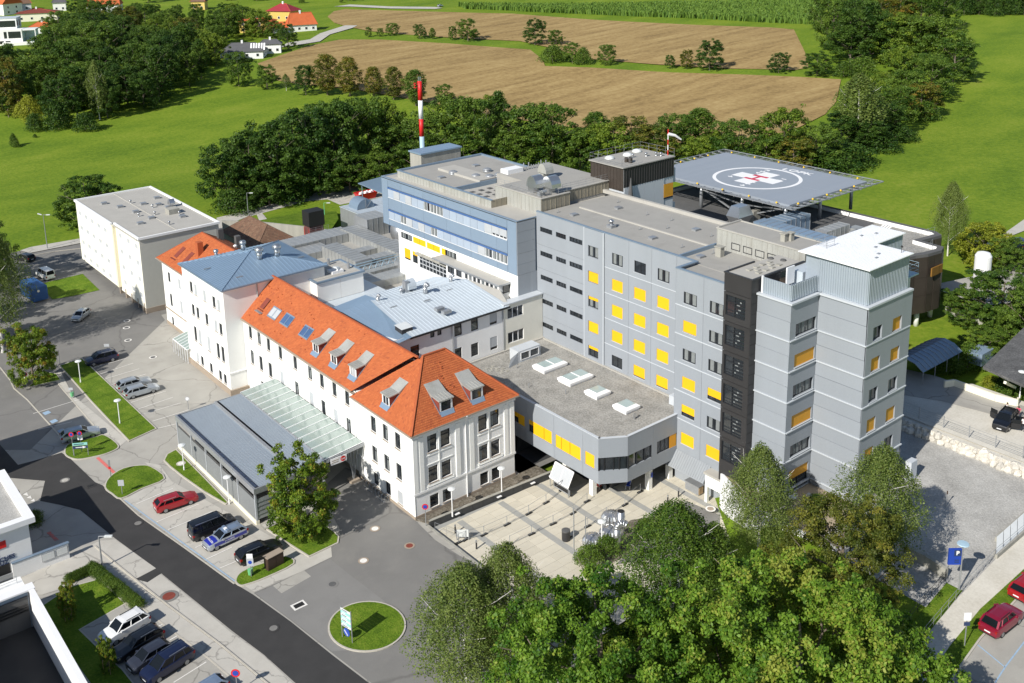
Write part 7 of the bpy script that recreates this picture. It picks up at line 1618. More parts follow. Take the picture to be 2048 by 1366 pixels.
def car(label,px_r,px_f,col,ty='estate',z=0,group= None,name='parked_car',cat='car',door= False,rails= False,land_= False):
 a,b=(onland(*px_r),onland(*px_f)) if land_ else(at(*px_r,z),at(*px_f,z));h=math.atan2(b.y-a.y,b.x-a.x);p=(a+b)/2
 o=thing(name,label,cat,p,h,group);pm=PAINT[col]
 P=shared(('carparts',ty), lambda:car_parts(ty));body,gl,roof,trim,hl,hw,H,wb,wr,wf,wt,re,bh,zt,rw=P
 def add(nm,mb,m,par=o,loc=(0,0,0),sm= False,key= None):
  def mk():
   me=mb.mesh(nm,m)
   if sm:me.polygons.foreach_set('use_smooth',[ True]*len(me.polygons))
   return me
  me=shared(('car',nm,ty,m.name if not isinstance(m,list) else 'x',key),mk);q=bpy.data.objects.new(nm,me);C.objects.link(q);q.parent=par;q.location=loc; return q
 bo=add('body',body,pm,sm= True)
 md=bo.modifiers.new('edge','EDGE_SPLIT');md.split_angle=R(38)
 add('windows',gl,carglass);add('roof',roof,pm if col!='police' else PAINT['sblue']);add('bumper_trim',trim,black)
 for sx in(1,-1):
  for sy in(1,-1):
   w_=add('wheel',MB().tube((0,-.11,0),(0,.11,0),wr,n=18),rubber,loc=(sx*wb,sy*(hw-.12),wr));add('wheel_rim',MB().tube((0,sy*.10,0),(0,sy*.125,0),wr*.66,n=12),rim,w_,key=sy)
 for sy in(1,-1):
  add('headlight',MB().quad((hl-.42,sy*hw*.90,.70),(hl-.07,sy*hw*.70,.60),(hl-.10,sy*hw*.62,.74),(hl-.45,sy*hw*.84,.82)).quad((hl-.06,sy*hw*.55,.56),(hl-.06,sy*hw*.82,.58),(hl-.2,sy*hw*.88,.74),(hl-.14,sy*hw*.58,.73)),headl,loc=(.03,sy*.012,.012),key=sy)
  add('tail_light',MB().box(-hl-.02,-hl+.22,-.09,.09,.70,.92),taill,loc=(0,sy*hw*.82,0))
  add('mirror',MB().box(-.1,.1,-.1,.1,-.07,.08),pm,loc=(wf-.38,sy*(hw+.07),bh+.10))
 add('number_plate',MB().box(-hl-.035,-hl-.015,-.26,.26,.52,.63),plate,key='r');add('number_plate',MB().box(hl+.012,hl+.03,-.26,.26,.36,.47),plate,key='f')
 if rails or ty in('estate','suv','mpv'):
  mb=MB()
  for s in(1,-1):mb.bar((wt-.4,s*rw*.97,H+.02),(re+.3,s*rw*.97,H+.01),.04,.05)
  add('roof_rail',mb,steel if ty!='suv' else black)
 return o,add,P
car('navy people carrier at the far end of the upper parking row',(232,717),(176,731),'navy','mpv')
car('silver estate car beside its twin, further from the canopy',(238,783),(298,766),'silver');car('silver estate car beside its twin, nearer the canopy',(252,797),(314,779),'silver')
car('silver blue estate car alone on the street parking by the sign island',(122,885),(200,866),'silver')
car('bright red estate car by the grass wedge',(318,1023),(387,1000),'red')
car('black passenger van with chrome roof rails beside the police car',(385,1080),(466,1048),'black','van',rails= True,name='parked_van',cat='van')
o,add,P=car('silver and blue police estate car with light bar and lettering',(489,1066),(412,1101),'police',name='police_car',cat='police car')
body,gl,roof,trim,hl,hw,H,wb,wr,wf,wt,re,bh,zt,rw=P
mb=MB();hz_= lambda q:bh-.22*q**2.2+.05
for i in range(5):
 q0,q1=.02+.8*i/5,.02+.8*(i+1)/5;x0_,x1_=wf+(hl-wf)*q0,wf+(hl-wf)*q1;mb.quad((x0_,-hw*.8,hz_(q0)-.02),(x1_,-hw*.76,hz_(q1)-.02),(x1_,0,hz_(q1)+.02),(x0_,0,hz_(q0)+.02)).quad((x0_,0,hz_(q0)+.02),(x1_,0,hz_(q1)+.02),(x1_,hw*.76,hz_(q1)-.02),(x0_,hw*.8,hz_(q0)-.02))
add('bonnet_panel',mb,PAINT['blue'])
for s in(1,-1):add('side_stripe',MB().box(-hl+.25,hl-.7,s*hw*1.0-.012,s*hw*1.0+.014,.54,.86),PAINT['blue'],key=s);
for s in(1,-1):q=link('side_lettering',TX['polizei'], None);q.parent=o;q.location=(-.1,s*(hw+.016),.70);q.rotation_euler=(R(90),0,0 if s<0 else math.pi);q.scale=(.8,.8,1)
q=link('bonnet_lettering',TX['polizei_hood'], None);q.parent=o;q.location=((wf+hl)/2,0,bh+.055);q.rotation_euler=(0,R(6),R(90));
add('light_bar',MB().box(-.14,.14,-.62,.62,0,.13),whitep,loc=(wt-.45,0,H));add('light_bar_lens',MB().box(-.15,.15,-.62,-.2,.02,.14).box(-.15,.15,.2,.62,.02,.14),PAINT['sblue'],loc=(wt-.45,0,H))
car('black estate car beside the brown cabinet',(475,1130),(560,1094),'black')
car('white suv in the bottom left car park',(287,1246),(212,1289),'white','suv');car('black car between the white suv and a grey hatchback',(313,1276),(238,1320),'black','estate')
car('dark grey hatchback between two dark cars',(335,1303),(266,1344),'dgrey','hatch');car('navy people carrier at the end of the dark car row',(374,1315),(297,1364),'navy','mpv')
car('pale blue car cut by the bottom edge',(450,1374),(372,1424),'sblue','hatch')
car('small silver car alone on the shaded yard',(176,627),(149,647),'silver','hatch');car('white delivery van parked beside the blue container',(103,561),(80,549),'white','van',name='parked_van',cat='van');car('black car half hidden behind the left tree',(66,524),(34,517),'black','estate')
car('wine red car at the kerb nearest the camera',(1972,1275),(2030,1229),'wine','suv',z=GZ);car('bright red car cut by the right edge',(2028,1205),(2086,1160),'red','estate',z=GZ)
o,add,P=car('black car with open doors on the sandy yard',(2030,828),(1990,872),'black','suv',z=SZ)
for x,L_,s,ang in((1.0,1.1,1,R(115)),(-.1,1.0,1,R(115)),(-.1,1.0,-1,R(-115))):
 hw=P[5];q=add('open_door',MB().box(-1.05,0,-.05,.05,.3,.98),PAINT['black'],loc=(x,s*hw,0),key=(x,s));q.rotation_euler.z=-ang*.6;g=add('door_window',MB().box(-1.0,-.1,-.03,.03,.98,1.45),carglass,q)
car('navy van at the right edge behind the garden trees',(2050,500),(2022,488),'navy','mpv',z=5.5);car('dark car in the shade below the tall birch',(1975,508),(1938,500),'navy','van',z=5.5);car('dark parked car at the right edge behind the leaves',(2062,535),(2034,522),'black','hatch',z=5.5)
car('silver car by the stone cutting on the far track',(873,15),(888,12),'silver','hatch',land_= True)
# ------------------------------------------------------------------ street furniture
def lamp(px,label,z=0,h=3.5):
 p=at(*px,z);o=thing('globe_lamp',label,'street lamp',p,0,'white mushroom lamps')
 me=shared(('lamppole',h), lambda:MB().tube((0,0,0),(0,0,.5),.09,n=8).tube((0,0,.5),(0,0,h-.3),.06,n=8).mesh('pole',whitep));hd=shared(('lamphead',h), lambda:MB().lathe((0,0,h-.35),[(.08,0),(.2,.1),(.22,.22),(.46,.26),(.44,.33),(.2,.42),(.04,.46)],14).mesh('lamp_head',skyl))
 for nm,m in(('pole',me),('lamp_head',hd)):q=bpy.data.objects.new(nm,m);C.objects.link(q);q.parent=o
for px,lab in(((161.5,766),'white mushroom lamp at the top of the long grass island'),((240,848),'white mushroom lamp at the lower part of the long grass island'),((368.5,941.5),'white mushroom lamp on the wedge lawn by the louvred wall'),((458.7,1008),'white mushroom lamp at the tip of the wedge lawn'),((905,1033),'white mushroom lamp in the gravel bed near the street'),((1003.7,990),'white mushroom lamp in the gravel bed near the passage'),((1203.6,1101),'white mushroom lamp beside the fluted domes')):lamp(px,lab)
lamp((2039,796),'white lamp on the shrub bank at the right edge',SZ+.3,3.6)
def streetlight(px,top,label,double= False,m=galv):
 p=onland(*px);h=topz(*top,p.x,p.y)-p.z;o=thing('street_light',label,'street light',p,0);q=Vector((0,0,h))
 for nm,mb,mm in(('pole',MB().tube((0,0,0),(0,0,h),.11,.06,8),m),('lamp_arm',MB().tube((0,0,h),CR*.9+q,.05,n=6),m),('lamp_head',MB().bar(CR*.6+q,CR*1.4+q,.28,.14),skyl)):
  e=bpy.data.objects.new(nm,mb.mesh(nm,mm));C.objects.link(e);e.parent=o
 if double:e=bpy.data.objects.new('lamp_head',MB().bar(CR*-.3+q,CR*-1.1+q+Vector((0,0,.3)),.28,.14).mesh('lamp_head',skyl));C.objects.link(e);e.parent=o
streetlight((95,498),(83,430),'tall twin headed street light left of the cream flats', True);streetlight((497,432),(493,386),'thin street light right of the cream flats by the lane');streetlight((609,403),(606,358),'thin street light in the middle of the lane');streetlight((724,380),(722,340),'thin street light at the lane end by the blue wing');streetlight((205,1136),(200,1072),'grey street light by the hedge and street footway');streetlight((650,442),(645,406),'green street light on the lawn mound', False,greenp)
def sign_post(name,label,px,h,boards,z=0,rot=0,m=galv,pole2= None):
 """boards: (width, height, z of centre, material, round?)"""
 p=at(*px,z);o=thing(name,label,'sign',p,CRA+rot)
 def B(nm,mb,mm,par=o):e=bpy.data.objects.new(nm,mb.mesh(nm,mm));C.objects.link(e);e.parent=par; return e
 B('post',MB().tube((0,0,0),(0,0,h),.05,n=6),m)
 if pole2:B('post',MB().tube((pole2,0,0),(pole2,0,h),.05,n=6),m)
 for w_,hh,zc,mm,rd in boards:
  if rd:d=B('sign_disc',MB().tube((0,-.07,zc),(0,-.05,zc),w_/2,n=18),mm);B('sign_symbol',MB().tube((0,-.085,zc),(0,-.07,zc),w_*.33,n=16),bluep if mm==redp else whitep,d);
  else:B('sign_board',MB().box((pole2 or 0)/2-w_/2,(pole2 or 0)/2+w_/2,-.08,-.05,zc-hh/2,zc+hh/2),mm)
 return o,B
sign_post('no_stopping_sign','round red and blue no stopping sign on the island with the left maple',(54.5,776),2.4,[(.62,0,2.2,redp, True),(.45,.3,1.6,whitep, False)])
sign_post('no_stopping_sign','round no stopping sign rising behind the teal direction boards',(148,912),3.2,[(.62,0,3.0,redp, True)])
o,B=sign_post('direction_sign','teal and navy direction boards on two posts with a white arrow',(149,914),1.9,[(1.75,.34,1.75,teal, False),(1.75,.34,1.3,navyp, False)],rot=R(8),pole2=1.7)
B('sign_line',MB().box(.1,1.3,-.1,-.08,1.7,1.8),navyp);B('arrow',MB().box(.3,1.2,-.1,-.08,1.26,1.34).quad((1.15,-.09,1.12),(1.55,-.09,1.3),(1.15,-.09,1.48)),whitep)
sign_post('ban_sign','white board with red ringed disc behind the direction boards',(164,905),2.9,[(.6,0,2.7,redp, True),(.62,.6,2.1,whitep, False)])
sign_post('priority_sign','grey diamond backed square sign on the lower grass island',(245,990),1.9,[(.7,.75,1.6,louvre, False)])
o,B=sign_post('ticket_signal','grey and red signal column by the painted red line',(222,955),2.3,[(.25,.9,1.9,galv, False),(.26,.35,1.35,redp, False)])
sign_post('no_stopping_sign','purple no stopping sign above the green bin on the tip island',(503,1155),2.3,[(.62,0,1.8,redp, True),(.7,.9,1.8,louvre, False),(.62,.5,2.5,whitep, False)])
sign_post('no_stopping_sign','round no stopping sign at the corner of the gravel bed',(852,1052),2.6,[(.7,0,2.4,redp, True)])
sign_post('no_stopping_sign','red backed round sign at the bottom edge by the car park',(475,1385),2.2,[(.8,0,2.0,redp, True)])
sign_post('street_sign','small grey rectangular sign behind the navy people carrier',(216,712),2.0,[(.8,.45,1.8,louvre, False)])
sign_post('street_sign','grey round sign back with dark base by the canopy end',(377,820),1.9,[(.6,0,1.7,louvre, True)])
sign_post('no_stopping_sign','dark round sign at the white arrow triangles',(38,1018),2.4,[(.8,0,2.2,feltd, True)])
sign_post('zone_sign','white zone sign on a post on the shaded verge by the red cars',(1929,1292),3.2,[(.62,.75,2.9,whitep, False),(.5,.35,2.2,navyp, False)],GZ)
sign_post('short_sign','thin post in the middle of the pale gravel',(1892,1012),1.7,[(.12,.4,1.6,brownbox, False)],GZ)
sign_post('street_sign','grey sign back on a thin post right of the left maple',(120,728),2.2,[(.12,.7,1.9,feltd, False)])
sign_post('bin_sign','grey sign above the small green bin on the footway',(144,797),1.7,[(.6,.35,1.5,louvre, False)])
# roundabout board
p=at(705,1286,.1);q_=at(692,1278,.1);o=thing('direction_board','tall teal and white striped direction board on the round lawn','sign',p,math.atan2(p.y-q_.y,p.x-q_.x)+0)
def Bd(nm,mb,mm):e=bpy.data.objects.new(nm,mb.mesh(nm,mm));C.objects.link(e);e.parent=o; return e
wd=1.35
for x in(0,-wd):Bd('post',MB().tube((x,0,0),(x,0,3.3),.05,n=6),galv)
for i in range(7):Bd('board',MB().box(-wd+.03,-.03,-.06,-.02,1.35+.27*i,1.58+.27*i),teal if i%2 else skyl);
for i in range(7):Bd('board_text',MB().box(-wd+.2,-.45-.1*(i%3),-.075,-.061,1.43+.27*i,1.49+.27*i),navyp if i%2==0 else whitep)
Bd('blue_disc',MB().tube((-wd/2,-.06,.85),(-wd/2,-.02,.85),.42,n=18),bluep);Bd('disc_arrow',MB().bar((-wd/2-.25,-.08,1.05),(-wd/2+.2,-.08,.6),.12,.02),whitep)
# parking sign
p=at(1918,1180,GZ);o=thing('parking_sign','blue parking board with white P on a lamp post by the ramp','sign',p,CRA)
for nm,mb,mm in(('post',MB().tube((0,0,0),(0,0,4.6),.08,n=8),galv),('lamp_head',MB().lathe((0,0,4.5),[(.1,0),(.55,.25),(.5,.32),(.1,.34)],12),lightblue),('sign_board',MB().box(-1.25,-.1,-.1,.1,2.7,4.3),bluep),('sign_panel',MB().box(-.78,-.16,-.13,-.101,3.6,4.2).box(-.7,-.3,-.13,-.101,2.95,3.03).box(-.7,-.3,-.13,-.101,3.15,3.23),navyp)):e=bpy.data.objects.new(nm,mb.mesh(nm,mm));C.objects.link(e);e.parent=o
e=link('letter',TX['P'], None);e.parent=o;e.location=(-.47,-.14,3.9);e.rotation_euler=(R(90),0,0);e.scale=(.75,.75,1)
# bins, cabinet, covers
def bin_(px,lab,m,z=0):
 o=thing('litter_bin',lab,'bin',at(*px,z));
 for nm,mb,mm in(('bin_body',MB().lathe((0,0,.25),[(.2,0),(.26,.6)],10),m),('bin_post',MB().tube((.28,0,0),(.28,0,1.1),.04,n=6),galv)):e=bpy.data.objects.new(nm,mb.mesh(nm,mm));C.objects.link(e);e.parent=o
bin_((501,1153),'light green litter bin on the tip island',greenp);bin_((145,796),'green litter bin on the upper footway',greenp)
o=thing('plaza_bin','round dark grey bin standing alone on the plaza','bin',at(1132,1080,PZ))
for nm,mb,mm in(('bin_body',MB().lathe((0,0,0),[(.42,0),(.45,.1),(.45,1.1)],16),anthra),('bin_lid',MB().lathe((0,0,1.1),[(.47,0),(.47,.12),(.2,.16)],16),feltd)):e=bpy.data.objects.new(nm,mb.mesh(nm,mm));C.objects.link(e);e.parent=o
a,b=at(541,1143),at(565,1130);h=math.atan2(b.y-a.y,b.x-a.x);o=thing('utility_cabinet','dark brown utility cabinet on the tip island beside the black estate car','cabinet',(a+b)/2,h)
for nm,mb,mm in(('cabinet_body',MB().box(-.95,.95,0,.75,.1,1.5),brownbox),('cabinet_top',MB().box(-1.0,1.0,-.06,.82,1.5,1.56),plinth),('cabinet_door',MB().box(-.9,-.02,-.03,0,.2,1.42).box(.02,.9,-.03,0,.2,1.42),brownbox)):e=bpy.data.objects.new(nm,mb.mesh(nm,mm));C.objects.link(e);e.parent=o
def manhole(px,lab,m,ring,r=.35,sq= False,z=.03):
 p=at(*px);o=thing('manhole_cover',lab,'manhole cover',(p.x,p.y,z))
 for nm,mb,mm in(('cover_ring',MB().lathe((0,0,0),[(r*1.5,0),(r*1.5,.012)],20) if not sq else MB().box(-r*1.4,r*1.4,-r,r,0,.012),ring),('cover',MB().lathe((0,0,.012),[(r,0),(r,.01)],18) if not sq else MB().box(-r,r,-r*.6,r*.6,.012,.022),m)):e=bpy.data.objects.new(nm,mb.mesh(nm,mm));C.objects.link(e);e.parent=o
for px,lab,m,ring in(((254,642),'manhole cover with pale ring nearest the cream flats',feltd,linem),((253,656),'manhole cover with pale ring in the yard, middle of three',feltd,linem),((256,681),'manhole cover with pale ring in the yard, lowest of three',feltd,linem),((306,715),'manhole cover with pale ring beside the upper parking bays',feltd,linem),((139,688),'plain dark manhole cover in the yard',feltd,asphalt2),((750,1058),'pale manhole cover on the forecourt near the maple',linem,plinth),((727,1122),'pale manhole cover on the forecourt above the round lawn',linem,plinth),((819,1092),'rust brown manhole cover by the plaza edge',redtile,plinth),((665,1169),'small dark cover in the middle of the forecourt',feltd,asphalt3),((130,961),'worn manhole cover in the new asphalt',concrete,asphalt2),((276,1047),'asphalt coloured cover in the new road, upper',asphalt2,newroad),((547,1257),'asphalt coloured cover in the new road, lower',asphalt2,newroad),((338,1193),'large rusty manhole cover on the street margin',redtile,asphalt2),((1421,1020),'red manhole cover on the dark corner of the plaza',plinth,linem),((362,929),'round pale cover on the wedge lawn',linem,kerbm)):manhole(px,lab,m,ring,.38 if px[0]!=338 else .62,z=.04 if px[0] not in(1421,362) else .15)
manhole((598,1211),'square drain grate with white frame on the forecourt',black,linem,.5, True);manhole((182,972),'dark square drain at the edge of the new road',black,newroad,.4, True,.04);manhole((537,1051),'grey square slab in the lawn behind the police car',concrete,conc_wall,.6, True,.15);manhole((276,639),'dark rectangular drain by the flats corner',feltd,asphalt2,.35, True)
o=thing('shipping_container','blue site container between the left tree and the small lawn','container',at(82,603),math.atan2(1,-.1))
a,b=at(93,606),at(60,606)
mb=MB();mb.box(-.2,6,-1.25,1.25,.25,2.8)
for i in range(22):mb.box(-.15+.28*i,-.03+.28*i,-1.29,1.29,.3,2.72)
for i in range(9):mb.box(-.24,-.2,-1.15+.28*i,-1.03+.28*i,.3,2.7)
e=bpy.data.objects.new('container_body',mb.mesh('container_body',bluebox));C.objects.link(e);e.parent=o;e=bpy.data.objects.new('vent_disc',MB().tube((-.3,.3,2.1),(-.24,.3,2.1),.22,n=14).mesh('vent_disc',cream));C.objects.link(e);e.parent=o
# white tank
p=at(1962,570,SZ);o=thing('oxygen_tank','white upright gas tank behind a slatted fence among shrubs','tank',p)
for nm,mb,mm in(('tank',MB().lathe((0,0,.6),[(1.2,0),(1.3,.2),(1.3,4.4),(1.0,4.9),(.3,5.1)],20),whitep),('tank_leg',MB().tube((.8,.8,0),(.8,.8,.7),.1).tube((-.8,.8,0),(-.8,.8,.7),.1).tube((0,-1,0),(0,-1,.7),.1),galv)):e=bpy.data.objects.new(nm,mb.mesh(nm,mm));C.objects.link(e);e.parent=o;
for i in range(8):e=link('fence_slat',shared('slat', lambda:MB().box(-.16,.16,-.04,.04,0,1.7).mesh('fence_slat',brownbox)), None);e.parent=o;q=CR*(-1.6+.48*i)-CF*2.0;e.location=q;e.rotation_euler.z=CRA
# ------------------------------------------------------------------ the plaza
gbed=MB().prism([(55.4,84.75),(72.2,83.75),(72.2,86.35),(69,86.3),(54.6,86.3)],-.4,.12);struct('gravel_bed',gbed,darkgravel)
gw=thing('granite_wall','long dark granite retaining wall with pale coping between gravel bed and plaza','wall',(55.3,84.6,PZ))
for i in range(12):
 t0,t1=i/12,(i+1)/12;P0,P1=Vector((55.35,84.72,0)),Vector((72.2,83.72,0));a,b=P0 .lerp(P1,t0+.001),P0 .lerp(P1,t1-.001)
 MB().bar((a.x,a.y,.0),(b.x,b.y,.0),.25,.84).build('granite_block',granite,gw)
MB().bar((55.3,84.74,.45),(72.3,83.73,.45),.34,.06).build('coping',conc_wall,gw)
for x,y in((58.8,84.35),(64.5,84.0),(69.3,83.7),(72.0,83.5)):MB().box(x-.3,x+.3,y-.25,y+.02,.1,.16).build('wall_light',whitep,gw)
def post_and_base(px,lab):
 o=thing('barrier_post',lab,'barrier post',at(*px,PZ),random.uniform(-.15,.15),'queue barrier posts on the plaza')
 for nm,key,mk,mm in(('base_block','bb', lambda:MB().box(-.42,.42,-.14,.14,0,.13),black),('post','bp', lambda:MB().tube((0,0,.1),(0,0,1.15),.04,n=6),galv)):
  e=bpy.data.objects.new(nm,shared(key, lambda:mk().mesh(nm,mm)));C.objects.link(e);e.parent=o
rowsB=[[(1265,315),(1140,415),(1005,500),(835,585),(655,665),(515,702),(455,728)],[(1460,405),(1350,497),(1195,580),(1027,660),(857,742)],[(1875,330),(1755,432),(1610,520),(1465,600),(1315,688)]]
for k,(rw_,nm) in enumerate(zip(rowsB,('upper','middle','lower'))):
 P=[zm(800,900,[q])[0] for q in rw_]
 for i,q in enumerate(P):post_and_base(q,'grey barrier post on black base, number %s from the clinic in the %s row'%(('first','second','third','fourth','fifth','sixth','seventh')[i],nm))
 o=thing('barrier_tape','thin tape strung along the %s row of barrier posts'%nm,'barrier tape',at(*P[0],PZ));mb=MB()
 for a,b in zip(P,P[1:]):
  A,B_=at(*a,PZ),at(*b,PZ);mb.tube((A.x,A.y,PZ+1.1),(B_.x,B_.y,PZ+1.1),.018,n=4).tube((A.x,A.y,PZ+.13),(B_.x,B_.y,PZ+.13),.03,n=4)
 mb.build('tape',galv,o)
for px,lab in(((432,648),'short bollard light at the street edge of the plaza'),((597,772),'short bollard light before the birch on the plaza'),):
 o=thing('bollard_light',lab,'bollard',at(*zm(800,900,[px])[0],PZ));e=bpy.data.objects.new('bollard_shaft',shared('bol', lambda:MB().lathe((0,0,0),[(.09,0),(.09,.95)],10).mesh('bollard_shaft',anthra)));C.objects.link(e);e.parent=o;e=bpy.data.objects.new('bollard_head',shared('bolh', lambda:MB().lathe((0,0,.8),[(.1,0),(.1,.2),(.05,.24)],10).mesh('bollard_head',steel)));C.objects.link(e);e.parent=o
for px,lab in(((222,1145),'short bollard light near the porch, right one'),((138,1195),'short bollard light near the porch, left one')):
 o=thing('bollard_light',lab,'bollard',at(*zm(1300,700,[px])[0],PZ))
 for nm,k in(('bollard_shaft','bol'),('bollard_head','bolh')):e=bpy.data.objects.new(nm,CACHE[k]);C.objects.link(e);e.parent=o
for px,top,lab in(((1358,862),(1358,455),'left bare flagpole at the plaza edge'),((1449,848),(1449,518),'right bare flagpole at the plaza edge')):
 (a,b)=zm(800,900,[px,top]);p=at(*a,PZ);h=topz(*b,p.x,p.y)-PZ;o=thing('flagpole',lab,'flagpole',p);e=bpy.data.objects.new('pole',MB().tube((0,0,0),(0,0,h),.06,.05,8).mesh('pole',galv));C.objects.link(e);e.parent=o
for px,lab in(((1650,545),'fluted metal dome behind the steel pipes, upper'),((1635,665),'fluted metal dome between lamp and steel pipes, middle'),((1505,725),'fluted metal dome nearest the flagpoles')):
 o=thing('fluted_dome',lab,'vent dome',at(*zm(800,900,[px])[0],PZ),0,'fluted vent domes');
 def fl():
  mb=MB();n=18
  for i in range(n):
   t0,t1,tm=[2*math.pi*(i+q)/n for q in(0,1,.5)]
   pr=[(1.05,0),(1.0,.45),(.8,.8),(.45,.98),(.3,1.0)]
   for(r0_,z0),(r1_,z1) in zip(pr,pr[1:]):
    k0,k1=1.16 if r0_>.5 else 1,1.16 if r1_>.5 else 1
    mb.quad((r0_*math.cos(t0),r0_*math.sin(t0),z0),(k0*r0_*math.cos(tm),k0*r0_*math.sin(tm),z0),(k1*r1_*math.cos(tm),k1*r1_*math.sin(tm),z1),(r1_*math.cos(t0),r1_*math.sin(t0),z1))
    mb.quad((k0*r0_*math.cos(tm),k0*r0_*math.sin(tm),z0),(r0_*math.cos(t1),r0_*math.sin(t1),z0),(r1_*math.cos(t1),r1_*math.sin(t1),z1),(k1*r1_*math.cos(tm),k1*r1_*math.sin(tm),z1))
  mb.lathe((0,0,.98),[(.32,0),(.3,.1),(.1,.14)],14); return mb.mesh('dome_shell',steel)
 e=bpy.data.objects.new('dome_shell',shared('fluted',fl));C.objects.link(e);e.parent=o
(a,t_,a2,t2)=zm(800,900,[(1693,760),(1693,590),(1722,735),(1722,478)])
o=thing('steel_pipes','pair of thick stainless exhaust pipes, one bent over, beside the domes','exhaust pipe',at(*a,0));p=at(*a,0);h=topz(*t_,p.x,p.y);mb=MB().tube((p.x,p.y,-.4),(p.x,p.y,h-.3),.42,n=16)
P=[(p.x+CR.x*.55*(1-math.cos(t)),p.y+CR.y*.55*(1-math.cos(t)),h-.3+.55*math.sin(t)) for t in[math.pi*i/8 for i in range(7)]]
for q0,q1 in zip(P,P[1:]):mb.tube(q0,q1,.42,n=16)
mb.build('bent_pipe',steel,o, True);p=at(*a2,0);h=topz(*t2,p.x,p.y);MB().tube((p.x,p.y,-.4),(p.x,p.y,h),.42,n=16).build('straight_pipe',steel,o, True);MB().tube((p.x,p.y,h),(p.x,p.y,h+.01),.36,n=16).build('pipe_mouth',black,o)
flat('gravel_bed',[tuple(at(x,y,PZ).xy) for x,y in((1195,1090),(1262,1040),(1330,1030),(1300,1090),(1215,1130))],PZ+.02,darkgravel)
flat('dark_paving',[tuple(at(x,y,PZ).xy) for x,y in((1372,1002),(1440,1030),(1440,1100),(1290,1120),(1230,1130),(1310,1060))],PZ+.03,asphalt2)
o=thing('paper_rack','white notice rack by the plaza entrance','rack',at(*zm(800,900,[(490,700)])[0],PZ),CRA);
for nm,mb,mm in(('rack_panel',MB().box(-.7,.7,-.03,.03,.35,1.2),skyl),('rack_leg',MB().box(-.7,-.62,-.06,.06,0,1.25).box(.62,.7,-.06,.06,0,1.25),galv)):e=bpy.data.objects.new(nm,mb.mesh(nm,mm));C.objects.link(e);e.parent=o
railp=[at(*q,PZ) for q in zm(800,900,[(275,655),(460,735)])];o=thing('plaza_railing','steel handrail at the street corner of the plaza','railing',railp[0]);railing(o,[(v.x,v.y) for v in railp],0,1.0,n=2)
# white framed awning and dark board under the low block
o=thing('white_awning','large white panelled awning frame leaning from the low block to the plaza','awning',(71,80.2,PZ));A,B_,C_,D_=Vector((72.0,82.6,2.3)),Vector((72.0,79.4,2.3)),Vector((70.9,79.2,.8)),Vector((70.9,82.4,.8))
MB().quad(A,B_,C_,D_).quad(A-Vector((0,0,.05)),D_-Vector((0,0,.05)),C_-Vector((0,0,.05)),B_-Vector((0,0,.05))).build('awning_panel',louvre,o);MB().bar(A,B_,.1).bar(B_,C_,.1).bar(C_,D_,.1).bar(D_,A,.1).bar(A.lerp(B_,.5),D_.lerp(C_,.5),.08).build('awning_frame',whitep,o);MB().bar((71.8,80.5,1.2),(70.3,80.3,1.2),.07).tube((70.95,79.2,PZ),(70.95,79.2,.8),.05).tube((70.95,82.4,PZ),(70.95,82.4,.8),.05).build('awning_strut',galv,o)
o=thing('dark_notice_board','black framed board standing under the white awning','notice board',(71.2,80.5,PZ));MB().box(71.1,71.2,79.0,82.0,PZ+.15,.55).build('board',black,o);MB().box(71.06,71.1,79.1,81.9,PZ+.22,PZ+.27).box(71.06,71.1,79.1,81.9,.43,.48).box(71.06,71.1,79.1,79.15,PZ+.27,.43).box(71.06,71.1,81.85,81.9,PZ+.27,.43).build('board_frame',louvre,o)
def wheelchair(px,lab,m):
 o=thing('wheelchair',lab,'wheelchair',at(*px,PZ),random.uniform(0,6))
 parts=(('seat',MB().box(-.25,.25,-.23,.23,.45,.52),m),('backrest',MB().box(-.29,-.24,-.23,.23,.5,.98),m),('frame',MB().bar((-.28,-.25,.1),(-.28,-.25,1.0),.04).bar((-.28,.25,.1),(-.28,.25,1.0),.04).bar((.25,-.25,.5),(.5,-.22,.12),.04).bar((.25,.25,.5),(.5,.22,.12),.04).bar((-.3,-.25,.7),(.2,-.25,.7),.04).bar((-.3,.25,.7),(.2,.25,.7),.04),whitep))
 for nm,mb,mm in parts:e=bpy.data.objects.new(nm,mb.mesh(nm,mm));C.objects.link(e);e.parent=o
 for s in(1,-1):
  mb=MB();n=16
  for i in range(n):t0,t1=2*math.pi*i/n,2*math.pi*(i+1)/n;mb.tube((-.15+.3*math.cos(t0),s*.3,.31+.3*math.sin(t0)),(-.15+.3*math.cos(t1),s*.3,.31+.3*math.sin(t1)),.025,n=5)
  for t0 in(0,1.05,2.1):mb.bar((-.15-.3*math.cos(t0),s*.3,.31-.3*math.sin(t0)),(-.15+.3*math.cos(t0),s*.3,.31+.3*math.sin(t0)),.012)
  e=bpy.data.objects.new('wheel',mb.mesh('wheel',black));C.objects.link(e);e.parent=o;e=bpy.data.objects.new('caster',MB().tube((.4,s*.24,.1),(.4,s*.28,.1),.1,n=10).mesh('caster',black));C.objects.link(e);e.parent=o
wheelchair((1198,978),'red seated wheelchair in front of the low block column',redp);wheelchair((1257,977),'blue seated white framed wheelchair under the low block',bluep)
for i,(px,rz) in enumerate((((745,985),0),((770,1005),0))):
 o=thing('bicycle_stand','metal bicycle rack in the maple shade by the white wall' if i==0 else 'metal bicycle rack nearest the white corner in the maple shade','bicycle rack',at(*px));mb=MB()
 for k in range(4):y=.7*k;mb.path([(0,y,0),(0,y,.7),(.5,y,.7),(.5,y,0)],.03,6)
 mb.bar((-.05,0,.04),(-.05,2.1,.04),.06);e=bpy.data.objects.new('rack_frame',mb.mesh('rack_frame',galv));C.objects.link(e);e.parent=o
